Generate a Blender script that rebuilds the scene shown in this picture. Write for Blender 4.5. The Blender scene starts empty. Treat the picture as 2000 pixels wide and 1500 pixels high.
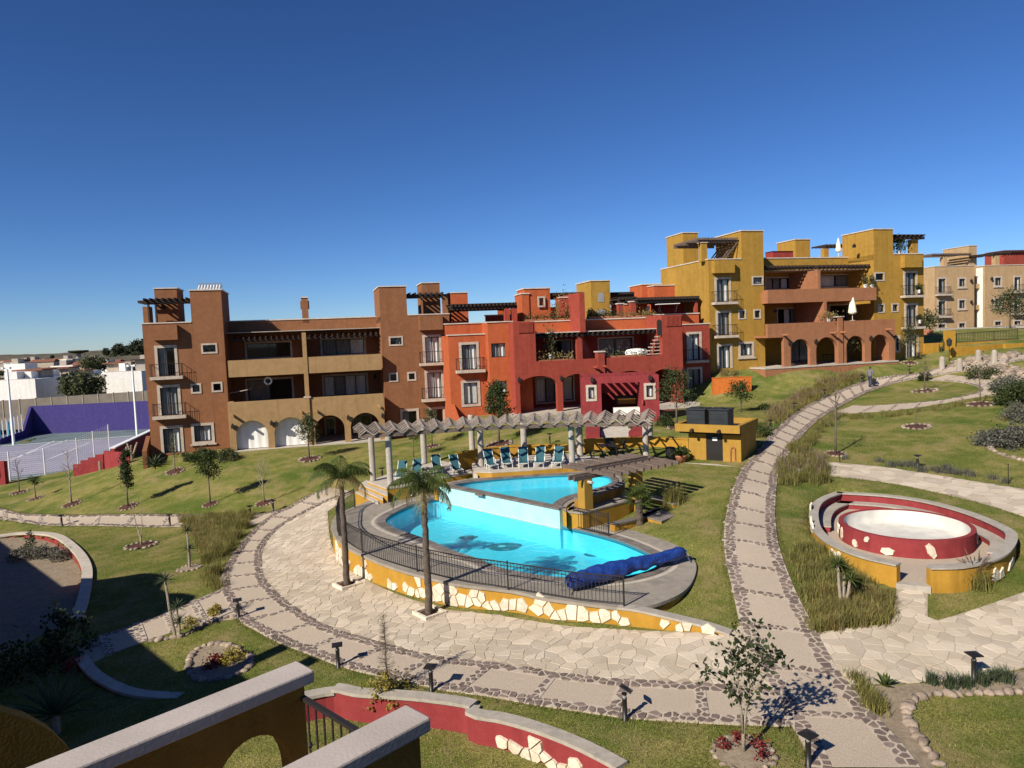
import bpy, bmesh, math, random
import numpy as np
from mathutils import Vector, Matrix

R = math.radians
random.seed(7)
rng = np.random.default_rng(7)
scene = bpy.context.scene
col = scene.collection

# ------------------------------------------------------------------ camera
FPX = 1390.0                       # focal length in photograph pixels (2000 px wide)
PITCH = math.atan(93 / FPX)
ROLL = 0.041
CAM = np.array([0.0, 0.0, 10.0])
_fw = np.array([0, math.cos(PITCH), -math.sin(PITCH)])
_rt0 = np.array([1.0, 0, 0])
_up0 = np.cross(_rt0, _fw)
_rt = math.cos(ROLL) * _rt0 - math.sin(ROLL) * _up0
_up = math.cos(ROLL) * _up0 + math.sin(ROLL) * _rt0
cam_data = bpy.data.cameras.new('camera')
cam_data.sensor_width = 36.0
cam_data.lens = 36.0 * FPX / 2000.0
cam_data.clip_start = 0.1
cam_data.clip_end = 20000
cam = bpy.data.objects.new('camera', cam_data)
col.objects.link(cam)
cam.matrix_world = Matrix(((_rt[0], _up[0], -_fw[0], CAM[0]), (_rt[1], _up[1], -_fw[1], CAM[1]),
                           (_rt[2], _up[2], -_fw[2], CAM[2]), (0, 0, 0, 1)))
scene.camera = cam

# ------------------------------------------------------------------ sky and sun
SUN_AZ = 43.0        # shadows fall this many degrees right of straight ahead
SUN_EL = 35.0
world = bpy.data.worlds.new('World')
scene.world = world
world.use_nodes = True
wn = world.node_tree
wn.nodes.clear()
sky = wn.nodes.new('ShaderNodeTexSky')
sky.sky_type = 'NISHITA'
sky.sun_disc = False
sky.sun_elevation = R(SUN_EL)
sky.sun_rotation = R(SUN_AZ + 180)
sky.altitude = 1900
sky.air_density = 1.0
sky.dust_density = 0.2
sky.ozone_density = 6.0
bg = wn.nodes.new('ShaderNodeBackground')
bg.inputs['Strength'].default_value = 0.0485
wo = wn.nodes.new('ShaderNodeOutputWorld')
# the whole dome graded evenly, as the camera's picture is: deeper and more saturated
gm = wn.nodes.new('ShaderNodeGamma'); gm.inputs[1].default_value = 1.2
hs_ = wn.nodes.new('ShaderNodeHueSaturation'); hs_.inputs['Saturation'].default_value = 1.05
wn.links.new(sky.outputs[0], gm.inputs[0]); wn.links.new(gm.outputs[0], hs_.inputs['Color'])
mx_ = wn.nodes.new('ShaderNodeMix'); mx_.data_type = 'RGBA'; mx_.blend_type = 'MULTIPLY'; mx_.inputs[0].default_value = 1.0; mx_.inputs[7].default_value = (0.90, 0.94, 1.06, 1)
wn.links.new(hs_.outputs[0], mx_.inputs[6]); wn.links.new(mx_.outputs[2], bg.inputs[0])
wn.links.new(bg.outputs[0], wo.inputs[0])
sun_data = bpy.data.lights.new('sun', 'SUN')
sun_data.energy = 5.0
sun_data.angle = R(0.53)
sun_data.color = (1.0, 0.91, 0.76)
sun = bpy.data.objects.new('sun', sun_data)
col.objects.link(sun)
LDIR = Vector((math.sin(R(SUN_AZ)) * math.cos(R(SUN_EL)), math.cos(R(SUN_AZ)) * math.cos(R(SUN_EL)), -math.sin(R(SUN_EL))))
sun.rotation_euler = LDIR.to_track_quat('-Z', 'Y').to_euler()
sun.location = (-30, -40, 60)
scene.view_settings.view_transform = 'Standard'
scene.view_settings.look = 'None'
scene.view_settings.gamma = 1.0
scene.view_settings.exposure = 0.45
scene.view_settings.use_curve_mapping = False
scene.render.engine = 'CYCLES'
scene.cycles.max_bounces = 8
scene.cycles.transparent_max_bounces = 12

# ------------------------------------------------------------------ pixel rays
def ray(px, py):
    return _fw + _rt * ((px - 1000) / FPX) - _up * ((py - 750) / FPX)
def W(px, py, z):
    d = ray(px, py)
    return CAM + d * ((z - CAM[2]) / d[2])
def D(px, py, Y):
    d = ray(px, py)
    return CAM + d * (Y / d[1])

# ------------------------------------------------------------------ mesh helpers
class MB:
    def __init__(s): s.v = []; s.f = []
    def add(s, vs, fs):
        o = len(s.v); s.v.extend([tuple(map(float, p)) for p in vs]); s.f.extend([tuple(i + o for i in f) for f in fs]); return s
    def poly(s, vs): return s.add(vs, [tuple(range(len(vs)))])
    def obox(s, o, a, b, c):
        o, a, b, c = (np.array(t, float) for t in (o, a, b, c))
        return s.add([o, o + a, o + a + b, o + b, o + c, o + a + c, o + a + b + c, o + b + c],
                     [(0, 3, 2, 1), (4, 5, 6, 7), (0, 1, 5, 4), (1, 2, 6, 5), (2, 3, 7, 6), (3, 0, 4, 7)])
    def box(s, x0, x1, y0, y1, z0, z1): return s.obox((x0, y0, z0), (x1 - x0, 0, 0), (0, y1 - y0, 0), (0, 0, z1 - z0))
    def beam(s, p, q, w, h):
        p = np.array(p, float); q = np.array(q, float); d = q - p
        n = np.cross(d, (0, 0, 1.0)); L = np.linalg.norm(n)
        n = np.array((1.0, 0, 0)) if L < 1e-6 * np.linalg.norm(d) + 1e-9 else n / L
        u = np.cross(n, d); u /= np.linalg.norm(u)
        return s.obox(p - n * w / 2 - u * h / 2, d, n * w, u * h)
    def tube(s, pts, rad, n=6, cap=True):
        pts = [np.array(p, float) for p in pts]
        if np.isscalar(rad): rad = [rad] * len(pts)
        o = len(s.v); ref = np.array((0.31, 0.17, 0.93))
        for i, p in enumerate(pts):
            t = pts[min(i + 1, len(pts) - 1)] - pts[max(i - 1, 0)]
            t = t / (np.linalg.norm(t) + 1e-12)
            if abs(t @ ref) > 0.95: ref = np.array((0.9, 0.3, 0.1))
            a = np.cross(t, ref); a /= np.linalg.norm(a); b = np.cross(t, a)
            for k in range(n):
                th = 2 * math.pi * k / n
                s.v.append(tuple(p + rad[i] * (a * math.cos(th) + b * math.sin(th))))
        for i in range(len(pts) - 1):
            for k in range(n):
                s.f.append((o + i * n + k, o + i * n + (k + 1) % n, o + (i + 1) * n + (k + 1) % n, o + (i + 1) * n + k))
        if cap:
            s.f.append(tuple(o + k for k in reversed(range(n)))); s.f.append(tuple(o + (len(pts) - 1) * n + k for k in range(n)))
        return s
    def lathe(s, c, prof, n=16, cap=True):
        o = len(s.v)
        for r, z in prof:
            for k in range(n):
                th = 2 * math.pi * k / n
                s.v.append((c[0] + r * math.cos(th), c[1] + r * math.sin(th), c[2] + z))
        for i in range(len(prof) - 1):
            for k in range(n):
                s.f.append((o + i * n + k, o + i * n + (k + 1) % n, o + (i + 1) * n + (k + 1) % n, o + (i + 1) * n + k))
        if cap:
            s.f.append(tuple(o + k for k in reversed(range(n)))); s.f.append(tuple(o + (len(prof) - 1) * n + k for k in range(n)))
        return s
    def prism(s, poly, z0, z1):
        """poly: xy list; z0/z1 numbers or functions of (x, y)"""
        g0 = z0 if callable(z0) else (lambda x, y: z0); g1 = z1 if callable(z1) else (lambda x, y: z1)
        n = len(poly); o = len(s.v)
        for x, y in poly: s.v.append((x, y, g0(x, y)))
        for x, y in poly: s.v.append((x, y, g1(x, y)))
        s.f.append(tuple(o + i for i in reversed(range(n)))); s.f.append(tuple(o + n + i for i in range(n)))
        for i in range(n): s.f.append((o + i, o + (i + 1) % n, o + n + (i + 1) % n, o + n + i))
        return s
    def mesh(s, name, mat, org=(0, 0, 0), smooth=False):
        me = bpy.data.meshes.new(name)
        v = np.array(s.v, float).reshape(-1, 3) - np.array(org, float)
        me.from_pydata(v.tolist(), [], s.f); me.update()
        if mat is not None: me.materials.append(M[mat] if isinstance(mat, str) else mat)
        if smooth: me.polygons.foreach_set('use_smooth', [True] * len(me.polygons))
        return me
    def build(s, name, mat, parent=None, smooth=False, bevel=0):
        org = ORG.get(parent.name, (0, 0, 0)) if parent else (0, 0, 0)
        o = bpy.data.objects.new(name, s.mesh(name, mat, org, smooth)); col.objects.link(o)
        if parent: o.parent = parent; ORG[o.name] = org
        if bevel:
            m = o.modifiers.new('bevel', 'BEVEL'); m.width = bevel; m.segments = 2; m.limit_method = 'ANGLE'
        return o
ORG = {}
def thing(name, label, cat, loc=(0, 0, 0), rz=0, group=None):
    o = bpy.data.objects.new(name, None); col.objects.link(o)
    o.location = tuple(map(float, loc)); o.rotation_euler = (0, 0, rz); o['label'] = label; o['category'] = cat
    o.empty_display_size = 0.2
    if group: o['group'] = group
    ORG[o.name] = tuple(map(float, loc))
    return o
def local_thing(*a, **k):             # parts are given in local coordinates
    o = thing(*a, **k); ORG[o.name] = (0, 0, 0); return o
def tag(o, label=None, cat=None, group=None, kind=None):
    if label: o['label'] = label
    if cat: o['category'] = cat
    if group: o['group'] = group
    if kind: o['kind'] = kind
    return o
def copy_tree(o, loc, rz=0, label=None, scale=1.0, parent=None):
    c = o.copy(); col.objects.link(c); c.parent = parent
    if parent is None:
        c.location = tuple(map(float, loc)); c.rotation_euler = (0, 0, rz); c.scale = (scale,) * 3 if np.isscalar(scale) else scale
        if label: c['label'] = label
    for ch in list(o.children): copy_tree(ch, None, parent=c)
    return c

# ------------------------------------------------------------------ materials
M = {}
def mat(name, c, rough=0.85, c2=None, scale=3.0, detail=4.0, bump=0.0, bscale=None, lo=0.35, hi=0.65, metal=0.0, spec=0.3, c3=None, scale3=0.4, coords='Object', mix3=1.0):
    m = bpy.data.materials.new(name); m.use_nodes = True
    nt = m.node_tree; b = nt.nodes['Principled BSDF']
    b.inputs['Roughness'].default_value = rough; b.inputs['Metallic'].default_value = metal
    b.inputs['Specular IOR Level'].default_value = spec
    b.inputs['Base Color'].default_value = (*c, 1)
    geo = nt.nodes.new('ShaderNodeNewGeometry')
    pos = geo.outputs['Position']
    if c2 is not None:
        n = nt.nodes.new('ShaderNodeTexNoise'); n.inputs['Scale'].default_value = scale; n.inputs['Detail'].default_value = detail; n.inputs['Roughness'].default_value = 0.6
        nt.links.new(pos, n.inputs['Vector'])
        r = nt.nodes.new('ShaderNodeMapRange'); r.inputs[1].default_value = lo; r.inputs[2].default_value = hi
        nt.links.new(n.outputs['Fac'], r.inputs[0])
        x = nt.nodes.new('ShaderNodeMix'); x.data_type = 'RGBA'
        x.inputs[6].default_value = (*c, 1); x.inputs[7].default_value = (*c2, 1)
        nt.links.new(r.outputs[0], x.inputs[0]); out = x.outputs[2]
        if c3 is not None:
            n3 = nt.nodes.new('ShaderNodeTexNoise'); n3.inputs['Scale'].default_value = scale3; n3.inputs['Detail'].default_value = 5
            nt.links.new(pos, n3.inputs['Vector'])
            r3 = nt.nodes.new('ShaderNodeMapRange'); r3.inputs[1].default_value = 0.42; r3.inputs[2].default_value = 0.68; r3.inputs[4].default_value = mix3
            nt.links.new(n3.outputs['Fac'], r3.inputs[0])
            x3 = nt.nodes.new('ShaderNodeMix'); x3.data_type = 'RGBA'; x3.inputs[7].default_value = (*c3, 1)
            nt.links.new(r3.outputs[0], x3.inputs[0]); nt.links.new(out, x3.inputs[6]); out = x3.outputs[2]
        nt.links.new(out, b.inputs['Base Color'])
    if bump:
        nb = nt.nodes.new('ShaderNodeTexNoise'); nb.inputs['Scale'].default_value = bscale or scale * 6; nb.inputs['Detail'].default_value = 3
        nt.links.new(pos, nb.inputs['Vector'])
        bp = nt.nodes.new('ShaderNodeBump'); bp.inputs['Strength'].default_value = bump; bp.inputs['Distance'].default_value = 0.05
        nt.links.new(nb.outputs['Fac'], bp.inputs['Height']); nt.links.new(bp.outputs[0], b.inputs['Normal'])
    M[name] = m
    return m
def per_object(name, amount=0.25, hue=0.0):
    """vary a material's value from piece to piece"""
    m = M[name]; nt = m.node_tree; b = nt.nodes['Principled BSDF']
    src = b.inputs['Base Color'].links[0].from_socket if b.inputs['Base Color'].links else None
    oi = nt.nodes.new('ShaderNodeObjectInfo')
    hs = nt.nodes.new('ShaderNodeHueSaturation')
    r = nt.nodes.new('ShaderNodeMapRange'); r.inputs[3].default_value = 1 - amount; r.inputs[4].default_value = 1 + amount
    nt.links.new(oi.outputs['Random'], r.inputs[0]); nt.links.new(r.outputs[0], hs.inputs['Value'])
    if hue:
        r2 = nt.nodes.new('ShaderNodeMapRange'); r2.inputs[3].default_value = 0.5 - hue; r2.inputs[4].default_value = 0.5 + hue
        mm = nt.nodes.new('ShaderNodeMath'); mm.operation = 'FRACT'; m7 = nt.nodes.new('ShaderNodeMath'); m7.operation = 'MULTIPLY'; m7.inputs[1].default_value = 7.31
        nt.links.new(oi.outputs['Random'], m7.inputs[0]); nt.links.new(m7.outputs[0], mm.inputs[0]); nt.links.new(mm.outputs[0], r2.inputs[0]); nt.links.new(r2.outputs[0], hs.inputs['Hue'])
    if src: nt.links.new(src, hs.inputs['Color'])
    else: hs.inputs['Color'].default_value = b.inputs['Base Color'].default_value
    nt.links.new(hs.outputs[0], b.inputs['Base Color'])
def island(name, amount=0.25, sat=0.0):
    """vary a material from loose piece to loose piece inside one mesh"""
    per_object(name, amount)
    nt = M[name].node_tree
    oi = [n for n in nt.nodes if n.type == 'OBJECT_INFO'][0]
    geo = nt.nodes.new('ShaderNodeNewGeometry')
    ad = nt.nodes.new('ShaderNodeMath'); ad.operation = 'ADD'
    fr = nt.nodes.new('ShaderNodeMath'); fr.operation = 'FRACT'
    nt.links.new(oi.outputs['Random'], ad.inputs[0]); nt.links.new(geo.outputs['Random Per Island'], ad.inputs[1]); nt.links.new(ad.outputs[0], fr.inputs[0])
    for l in list(nt.links):
        if l.from_node == oi and l.to_node != ad: t = l.to_socket; nt.links.new(fr.outputs[0], t)
def stucco(name, c, k=0.82):
    c2 = tuple(x * k for x in c); c3 = tuple(min(1, x * 1.12 + 0.01) for x in c)
    m = mat(name, c, 0.92, c2, 0.9, 6, 0.25, 26, 0.3, 0.75, spec=0.12, c3=c3, scale3=3.1, mix3=0.5)
    nt = m.node_tree; b = nt.nodes['Principled BSDF']; src = b.inputs['Base Color'].links[0].from_socket      # faint rain streaks
    geo = nt.nodes.new('ShaderNodeNewGeometry'); mp = nt.nodes.new('ShaderNodeMapping'); mp.inputs['Scale'].default_value = (2.6, 2.6, 0.16)
    n = nt.nodes.new('ShaderNodeTexNoise'); n.inputs['Scale'].default_value = 1.0; n.inputs['Detail'].default_value = 6; n.inputs['Roughness'].default_value = 0.65
    r = nt.nodes.new('ShaderNodeMapRange'); r.inputs[1].default_value = 0.5; r.inputs[2].default_value = 0.75; r.inputs[3].default_value = 1.0; r.inputs[4].default_value = 0.80
    hs = nt.nodes.new('ShaderNodeHueSaturation')
    nt.links.new(geo.outputs['Position'], mp.inputs[0]); nt.links.new(mp.outputs[0], n.inputs['Vector']); nt.links.new(n.outputs['Fac'], r.inputs[0]); nt.links.new(r.outputs[0], hs.inputs['Value']); nt.links.new(src, hs.inputs['Color']); nt.links.new(hs.outputs[0], b.inputs['Base Color'])
    return m
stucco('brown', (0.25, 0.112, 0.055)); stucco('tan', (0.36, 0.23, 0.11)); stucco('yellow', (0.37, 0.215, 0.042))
stucco('orange', (0.44, 0.108, 0.042)); stucco('red', (0.31, 0.060, 0.040)); stucco('crimson', (0.255, 0.040, 0.044))
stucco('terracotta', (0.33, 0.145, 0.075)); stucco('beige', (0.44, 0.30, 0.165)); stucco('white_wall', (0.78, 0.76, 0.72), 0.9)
stucco('bright_orange', (0.52, 0.145, 0.03)); stucco('purple', (0.062, 0.050, 0.19), 0.9); stucco('grey_wall', (0.36, 0.32, 0.27)); stucco('maroon', (0.28, 0.045, 0.04))
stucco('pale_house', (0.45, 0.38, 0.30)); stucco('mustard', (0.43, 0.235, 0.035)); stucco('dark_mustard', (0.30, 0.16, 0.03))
mat('coping', (0.62, 0.55, 0.48), 0.9, (0.48, 0.41, 0.35), 2, bump=0.2)
mat('terrace_cap', (0.44, 0.39, 0.36), 0.85, (0.38, 0.335, 0.305), 1.5, 6, bump=0.1, bscale=30)
mat('cantera', (0.52, 0.45, 0.38), 0.9, (0.40, 0.33, 0.27), 3, bump=0.3, bscale=30)
mat('concrete', (0.38, 0.345, 0.30), 0.9, (0.29, 0.26, 0.225), 1.3, 6, bump=0.2, bscale=25, c3=(0.43, 0.39, 0.34), scale3=6, mix3=0.6)
mat('light_concrete', (0.50, 0.45, 0.385), 0.9, (0.40, 0.36, 0.31), 2.5, 6, bump=0.25, bscale=25)
mat('pool_deck', (0.29, 0.255, 0.215), 0.88, (0.22, 0.195, 0.165), 0.9, 6, bump=0.2, bscale=20, c3=(0.33, 0.295, 0.25), scale3=3, mix3=0.7)
mat('dark_coping', (0.13, 0.115, 0.105), 0.8, (0.19, 0.165, 0.15), 3, bump=0.2); island('dark_coping', 0.22)
mat('aggregate', (0.53, 0.445, 0.355), 0.95, (0.38, 0.31, 0.24), 38, 3, bump=0.5, bscale=70, c3=(0.42, 0.35, 0.28), scale3=0.8, mix3=0.55)
mat('mortar', (0.50, 0.43, 0.355), 0.95, (0.41, 0.35, 0.285), 12, bump=0.3, bscale=60)
mat('flag_mortar', (0.40, 0.335, 0.26), 0.95, (0.33, 0.275, 0.21), 9, bump=0.3, bscale=50)
mat('flagstone', (0.50, 0.43, 0.345), 0.85, (0.43, 0.36, 0.27), 1.1, 6, bump=0.3, bscale=16, c3=(0.55, 0.475, 0.39), scale3=0.7, mix3=0.6); island('flagstone', 0.16)
mat('white_stone', (0.70, 0.64, 0.53), 0.85, (0.56, 0.48, 0.37), 3.5, 6, bump=0.6, bscale=10); island('white_stone', 0.12)
mat('dark_stone', (0.135, 0.102, 0.090), 0.85, (0.205, 0.16, 0.14), 5, bump=0.4, bscale=22); island('dark_stone', 0.30)
mat('ring_stone', (0.33, 0.265, 0.21), 0.9, (0.22, 0.17, 0.135), 6, bump=0.5, bscale=20); island('ring_stone', 0.35)
mat('mulch', (0.13, 0.055, 0.040), 1.0, (0.07, 0.032, 0.024), 22, bump=1.0, bscale=60)
mat('soil', (0.27, 0.215, 0.155), 1.0, (0.19, 0.15, 0.105), 3, bump=0.5, bscale=30, c3=(0.33, 0.27, 0.20), scale3=10, mix3=0.6)
mat('black_metal', (0.014, 0.013, 0.013), 0.45, spec=0.5)
mat('iron', (0.020, 0.016, 0.015), 0.6, spec=0.4)
mat('white_metal', (0.74, 0.74, 0.73), 0.45, spec=0.5)
mat('steel', (0.6, 0.6, 0.6), 0.25, metal=0.9)
mat('dark_wood', (0.045, 0.030, 0.024), 0.85, (0.026, 0.018, 0.015), 8, bump=0.4, bscale=40)
mat('grey_wood', (0.33, 0.275, 0.24), 0.9, (0.22, 0.18, 0.155), 7, bump=0.4, bscale=40); island('grey_wood', 0.2)
mat('brown_wood', (0.15, 0.112, 0.092), 0.9, (0.10, 0.073, 0.06), 7, bump=0.4, bscale=40); island('brown_wood', 0.2)
mat('tile_roof', (0.24, 0.10, 0.06), 0.9, (0.16, 0.07, 0.045), 3, bump=0.4)
mat('curtain', (0.80, 0.79, 0.76), 0.9, (0.70, 0.69, 0.67), 2)
mat('grey_curtain', (0.30, 0.30, 0.30), 0.9, (0.24, 0.24, 0.24), 2)
mat('room', (0.030, 0.028, 0.026), 0.95)
mat('white_cloth', (0.80, 0.80, 0.78), 0.9, (0.74, 0.74, 0.72), 1.2)
mat('cream_cloth', (0.82, 0.77, 0.60), 0.9)
mat('tank', (0.016, 0.021, 0.026), 0.55, (0.024, 0.029, 0.034), 2)
mat('teal_mesh', (0.020, 0.085, 0.110), 0.8, (0.028, 0.10, 0.125), 9)
mat('terracotta_pot', (0.40, 0.16, 0.085), 0.8, (0.34, 0.14, 0.08), 6)
mat('plastic_black', (0.02, 0.02, 0.022), 0.5)
mat('asphalt', (0.13, 0.115, 0.105), 0.95, (0.10, 0.09, 0.08), 4, bump=0.3)
mat('court', (0.275, 0.27, 0.35), 0.9, (0.23, 0.225, 0.30), 0.25)
mat('court_edge', (0.14, 0.185, 0.20), 0.9, (0.12, 0.16, 0.175), 0.25)
mat('white_paint', (0.78, 0.78, 0.78), 0.7)
mat('sky_blue', (0.09, 0.38, 0.52), 0.6)
mat('grey_block', (0.33, 0.285, 0.225), 0.95, (0.26, 0.22, 0.175), 0.8, 6)
mat('bark', (0.17, 0.135, 0.105), 0.95, (0.10, 0.08, 0.062), 9, bump=0.6, bscale=30)
mat('pale_bark', (0.36, 0.31, 0.25), 0.95, (0.26, 0.22, 0.17), 9, bump=0.5, bscale=30)
mat('palm_bark', (0.125, 0.098, 0.078), 0.95, (0.085, 0.066, 0.052), 5, bump=0.8, bscale=14)
def leafmat(name, c, v=0.35, trans=0.35):
    mat(name, c, 0.6, tuple(x * 0.6 for x in c), 2.5, spec=0.25); island(name, v)
    nt = M[name].node_tree; b = nt.nodes['Principled BSDF']; out = [n for n in nt.nodes if n.type == 'OUTPUT_MATERIAL'][0]
    tr = nt.nodes.new('ShaderNodeBsdfTranslucent'); ms = nt.nodes.new('ShaderNodeMixShader'); ms.inputs[0].default_value = trans
    nt.links.new(b.inputs['Base Color'].links[0].from_socket, tr.inputs[0])
    nt.links.new(b.outputs[0], ms.inputs[1]); nt.links.new(tr.outputs[0], ms.inputs[2]); nt.links.new(ms.outputs[0], out.inputs[0])
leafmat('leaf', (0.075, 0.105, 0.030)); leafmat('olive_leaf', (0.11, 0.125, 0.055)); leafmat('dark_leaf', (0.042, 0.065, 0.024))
leafmat('bush_leaf', (0.062, 0.088, 0.028)); leafmat('palm_leaf', (0.105, 0.145, 0.035)); leafmat('dry_leaf', (0.36, 0.28, 0.12)); leafmat('yellow_leaf', (0.36, 0.30, 0.055))
leafmat('red_leaf', (0.24, 0.035, 0.035)); leafmat('straw', (0.38, 0.31, 0.12), .35, .45); leafmat('tall_grass', (0.30, 0.28, 0.09), .35, .45); leafmat('sage', (0.165, 0.165, 0.135)); leafmat('plume', (0.23, 0.165, 0.125))
leafmat('agave', (0.10, 0.135, 0.075)); leafmat('cactus', (0.10, 0.13, 0.06)); leafmat('blade', (0.21, 0.225, 0.06), 0.5, .45); leafmat('dry_blade', (0.42, 0.35, 0.16), 0.4, .45)
leafmat('far_leaf', (0.05, 0.062, 0.028)); leafmat('bougain', (0.42, 0.04, 0.07))

def glassmat(name, tint, ior=1.45):
    m = bpy.data.materials.new(name); m.use_nodes = True; nt = m.node_tree; nt.nodes.clear()
    out = nt.nodes.new('ShaderNodeOutputMaterial'); ms = nt.nodes.new('ShaderNodeMixShader'); fr = nt.nodes.new('ShaderNodeMath'); fr.operation = 'MULTIPLY_ADD'; fr.inputs[1].default_value = 0.92; fr.inputs[2].default_value = ((ior - 1) / (ior + 1)) ** 2
    lw = nt.nodes.new('ShaderNodeLayerWeight'); pw = nt.nodes.new('ShaderNodeMath'); pw.operation = 'POWER'; pw.inputs[1].default_value = 5
    nt.links.new(lw.outputs['Facing'], pw.inputs[0]); nt.links.new(pw.outputs[0], fr.inputs[0])
    tr = nt.nodes.new('ShaderNodeBsdfTransparent'); tr.inputs[0].default_value = (*tint, 1)
    gl = nt.nodes.new('ShaderNodeBsdfGlossy'); gl.inputs['Roughness'].default_value = 0.03
    nt.links.new(fr.outputs[0], ms.inputs[0]); nt.links.new(tr.outputs[0], ms.inputs[1]); nt.links.new(gl.outputs[0], ms.inputs[2]); nt.links.new(ms.outputs[0], out.inputs[0])
    M[name] = m; return m
glassmat('glass', (0.86, 0.88, 0.88), 1.5)
def watermat():
    m = glassmat('water', (0.55, 0.91, 0.96), 1.33); nt = m.node_tree; [n for n in nt.nodes if n.type == 'MATH' and n.operation == 'MULTIPLY_ADD'][0].inputs[1].default_value = 0.7
    geo = nt.nodes.new('ShaderNodeNewGeometry'); n = nt.nodes.new('ShaderNodeTexNoise'); n.inputs['Scale'].default_value = 2.6; n.inputs['Detail'].default_value = 3; n.inputs['Distortion'].default_value = 0.6
    bp = nt.nodes.new('ShaderNodeBump'); bp.inputs['Strength'].default_value = 0.7; bp.inputs['Distance'].default_value = 0.05
    nt.links.new(geo.outputs['Position'], n.inputs['Vector']); nt.links.new(n.outputs['Fac'], bp.inputs['Height'])
    for t in ('BSDF_GLOSSY', 'LAYER_WEIGHT'):
        nd = [x for x in nt.nodes if x.type == t][0]; nt.links.new(bp.outputs[0], nd.inputs['Normal'])
watermat()
mat('pool_paint', (0.13, 0.62, 0.76), 0.6, (0.16, 0.68, 0.80), 1.6, 3, lo=0.3, hi=0.7)
mat('pool_tile_line', (0.62, 0.66, 0.60), 0.5)
mat('pool_white', (0.33, 0.69, 0.71), 0.6, (0.40, 0.73, 0.74), 1.2)
mat('pool_mosaic', (0.03, 0.16, 0.22), 0.6)
mat('blue_cover', (0.010, 0.035, 0.20), 0.38, (0.02, 0.06, 0.28), 3, bump=0.9, bscale=9, spec=0.5)
mat('fountain_white', (0.62, 0.60, 0.55), 0.8, (0.47, 0.46, 0.43), 1.6, 6)
mat('skin', (0.30, 0.17, 0.11), 0.6); mat('jacket', (0.17, 0.16, 0.18), 0.9, (0.13, 0.125, 0.14), 9); mat('jeans', (0.035, 0.045, 0.075), 0.9); mat('hair', (0.012, 0.010, 0.009), 0.7)

# lawn: patchy green and straw
def lawnmat():
    m = mat('lawn', (0.150, 0.165, 0.038), 1.0, (0.25, 0.225, 0.075), 1.3, 8, 1.0, 34, 0.38, 0.62, spec=0.05, c3=(0.08, 0.125, 0.022), scale3=0.33, mix3=0.9)
    nt = m.node_tree; b = nt.nodes['Principled BSDF']; src = b.inputs['Base Color'].links[0].from_socket
    geo = nt.nodes.new('ShaderNodeNewGeometry')
    n = nt.nodes.new('ShaderNodeTexNoise'); n.inputs['Scale'].default_value = 17; n.inputs['Detail'].default_value = 4
    nt.links.new(geo.outputs['Position'], n.inputs['Vector'])
    r = nt.nodes.new('ShaderNodeMapRange'); r.inputs[1].default_value = 0.3; r.inputs[2].default_value = 0.7; r.inputs[3].default_value = 0.6; r.inputs[4].default_value = 1.4
    nt.links.new(n.outputs['Fac'], r.inputs[0])
    hs = nt.nodes.new('ShaderNodeHueSaturation'); nt.links.new(src, hs.inputs['Color']); nt.links.new(r.outputs[0], hs.inputs['Value'])
    n2 = nt.nodes.new('ShaderNodeTexNoise'); n2.inputs['Scale'].default_value = 0.55; n2.inputs['Detail'].default_value = 7; n2.inputs['Roughness'].default_value = 0.7
    nt.links.new(geo.outputs['Position'], n2.inputs['Vector'])
    r2 = nt.nodes.new('ShaderNodeMapRange'); r2.inputs[1].default_value = 0.50; r2.inputs[2].default_value = 0.66; r2.inputs[4].default_value = 0.85
    nt.links.new(n2.outputs['Fac'], r2.inputs[0])
    x = nt.nodes.new('ShaderNodeMix'); x.data_type = 'RGBA'; x.inputs[7].default_value = (0.30, 0.235, 0.11, 1)
    nt.links.new(r2.outputs[0], x.inputs[0]); nt.links.new(hs.outputs[0], x.inputs[6]); nt.links.new(x.outputs[2], b.inputs['Base Color'])
lawnmat()
mat('far_ground', (0.10, 0.082, 0.055), 1.0, (0.05, 0.052, 0.028), 0.02, 8, c3=(0.13, 0.10, 0.07), scale3=0.05)
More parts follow.
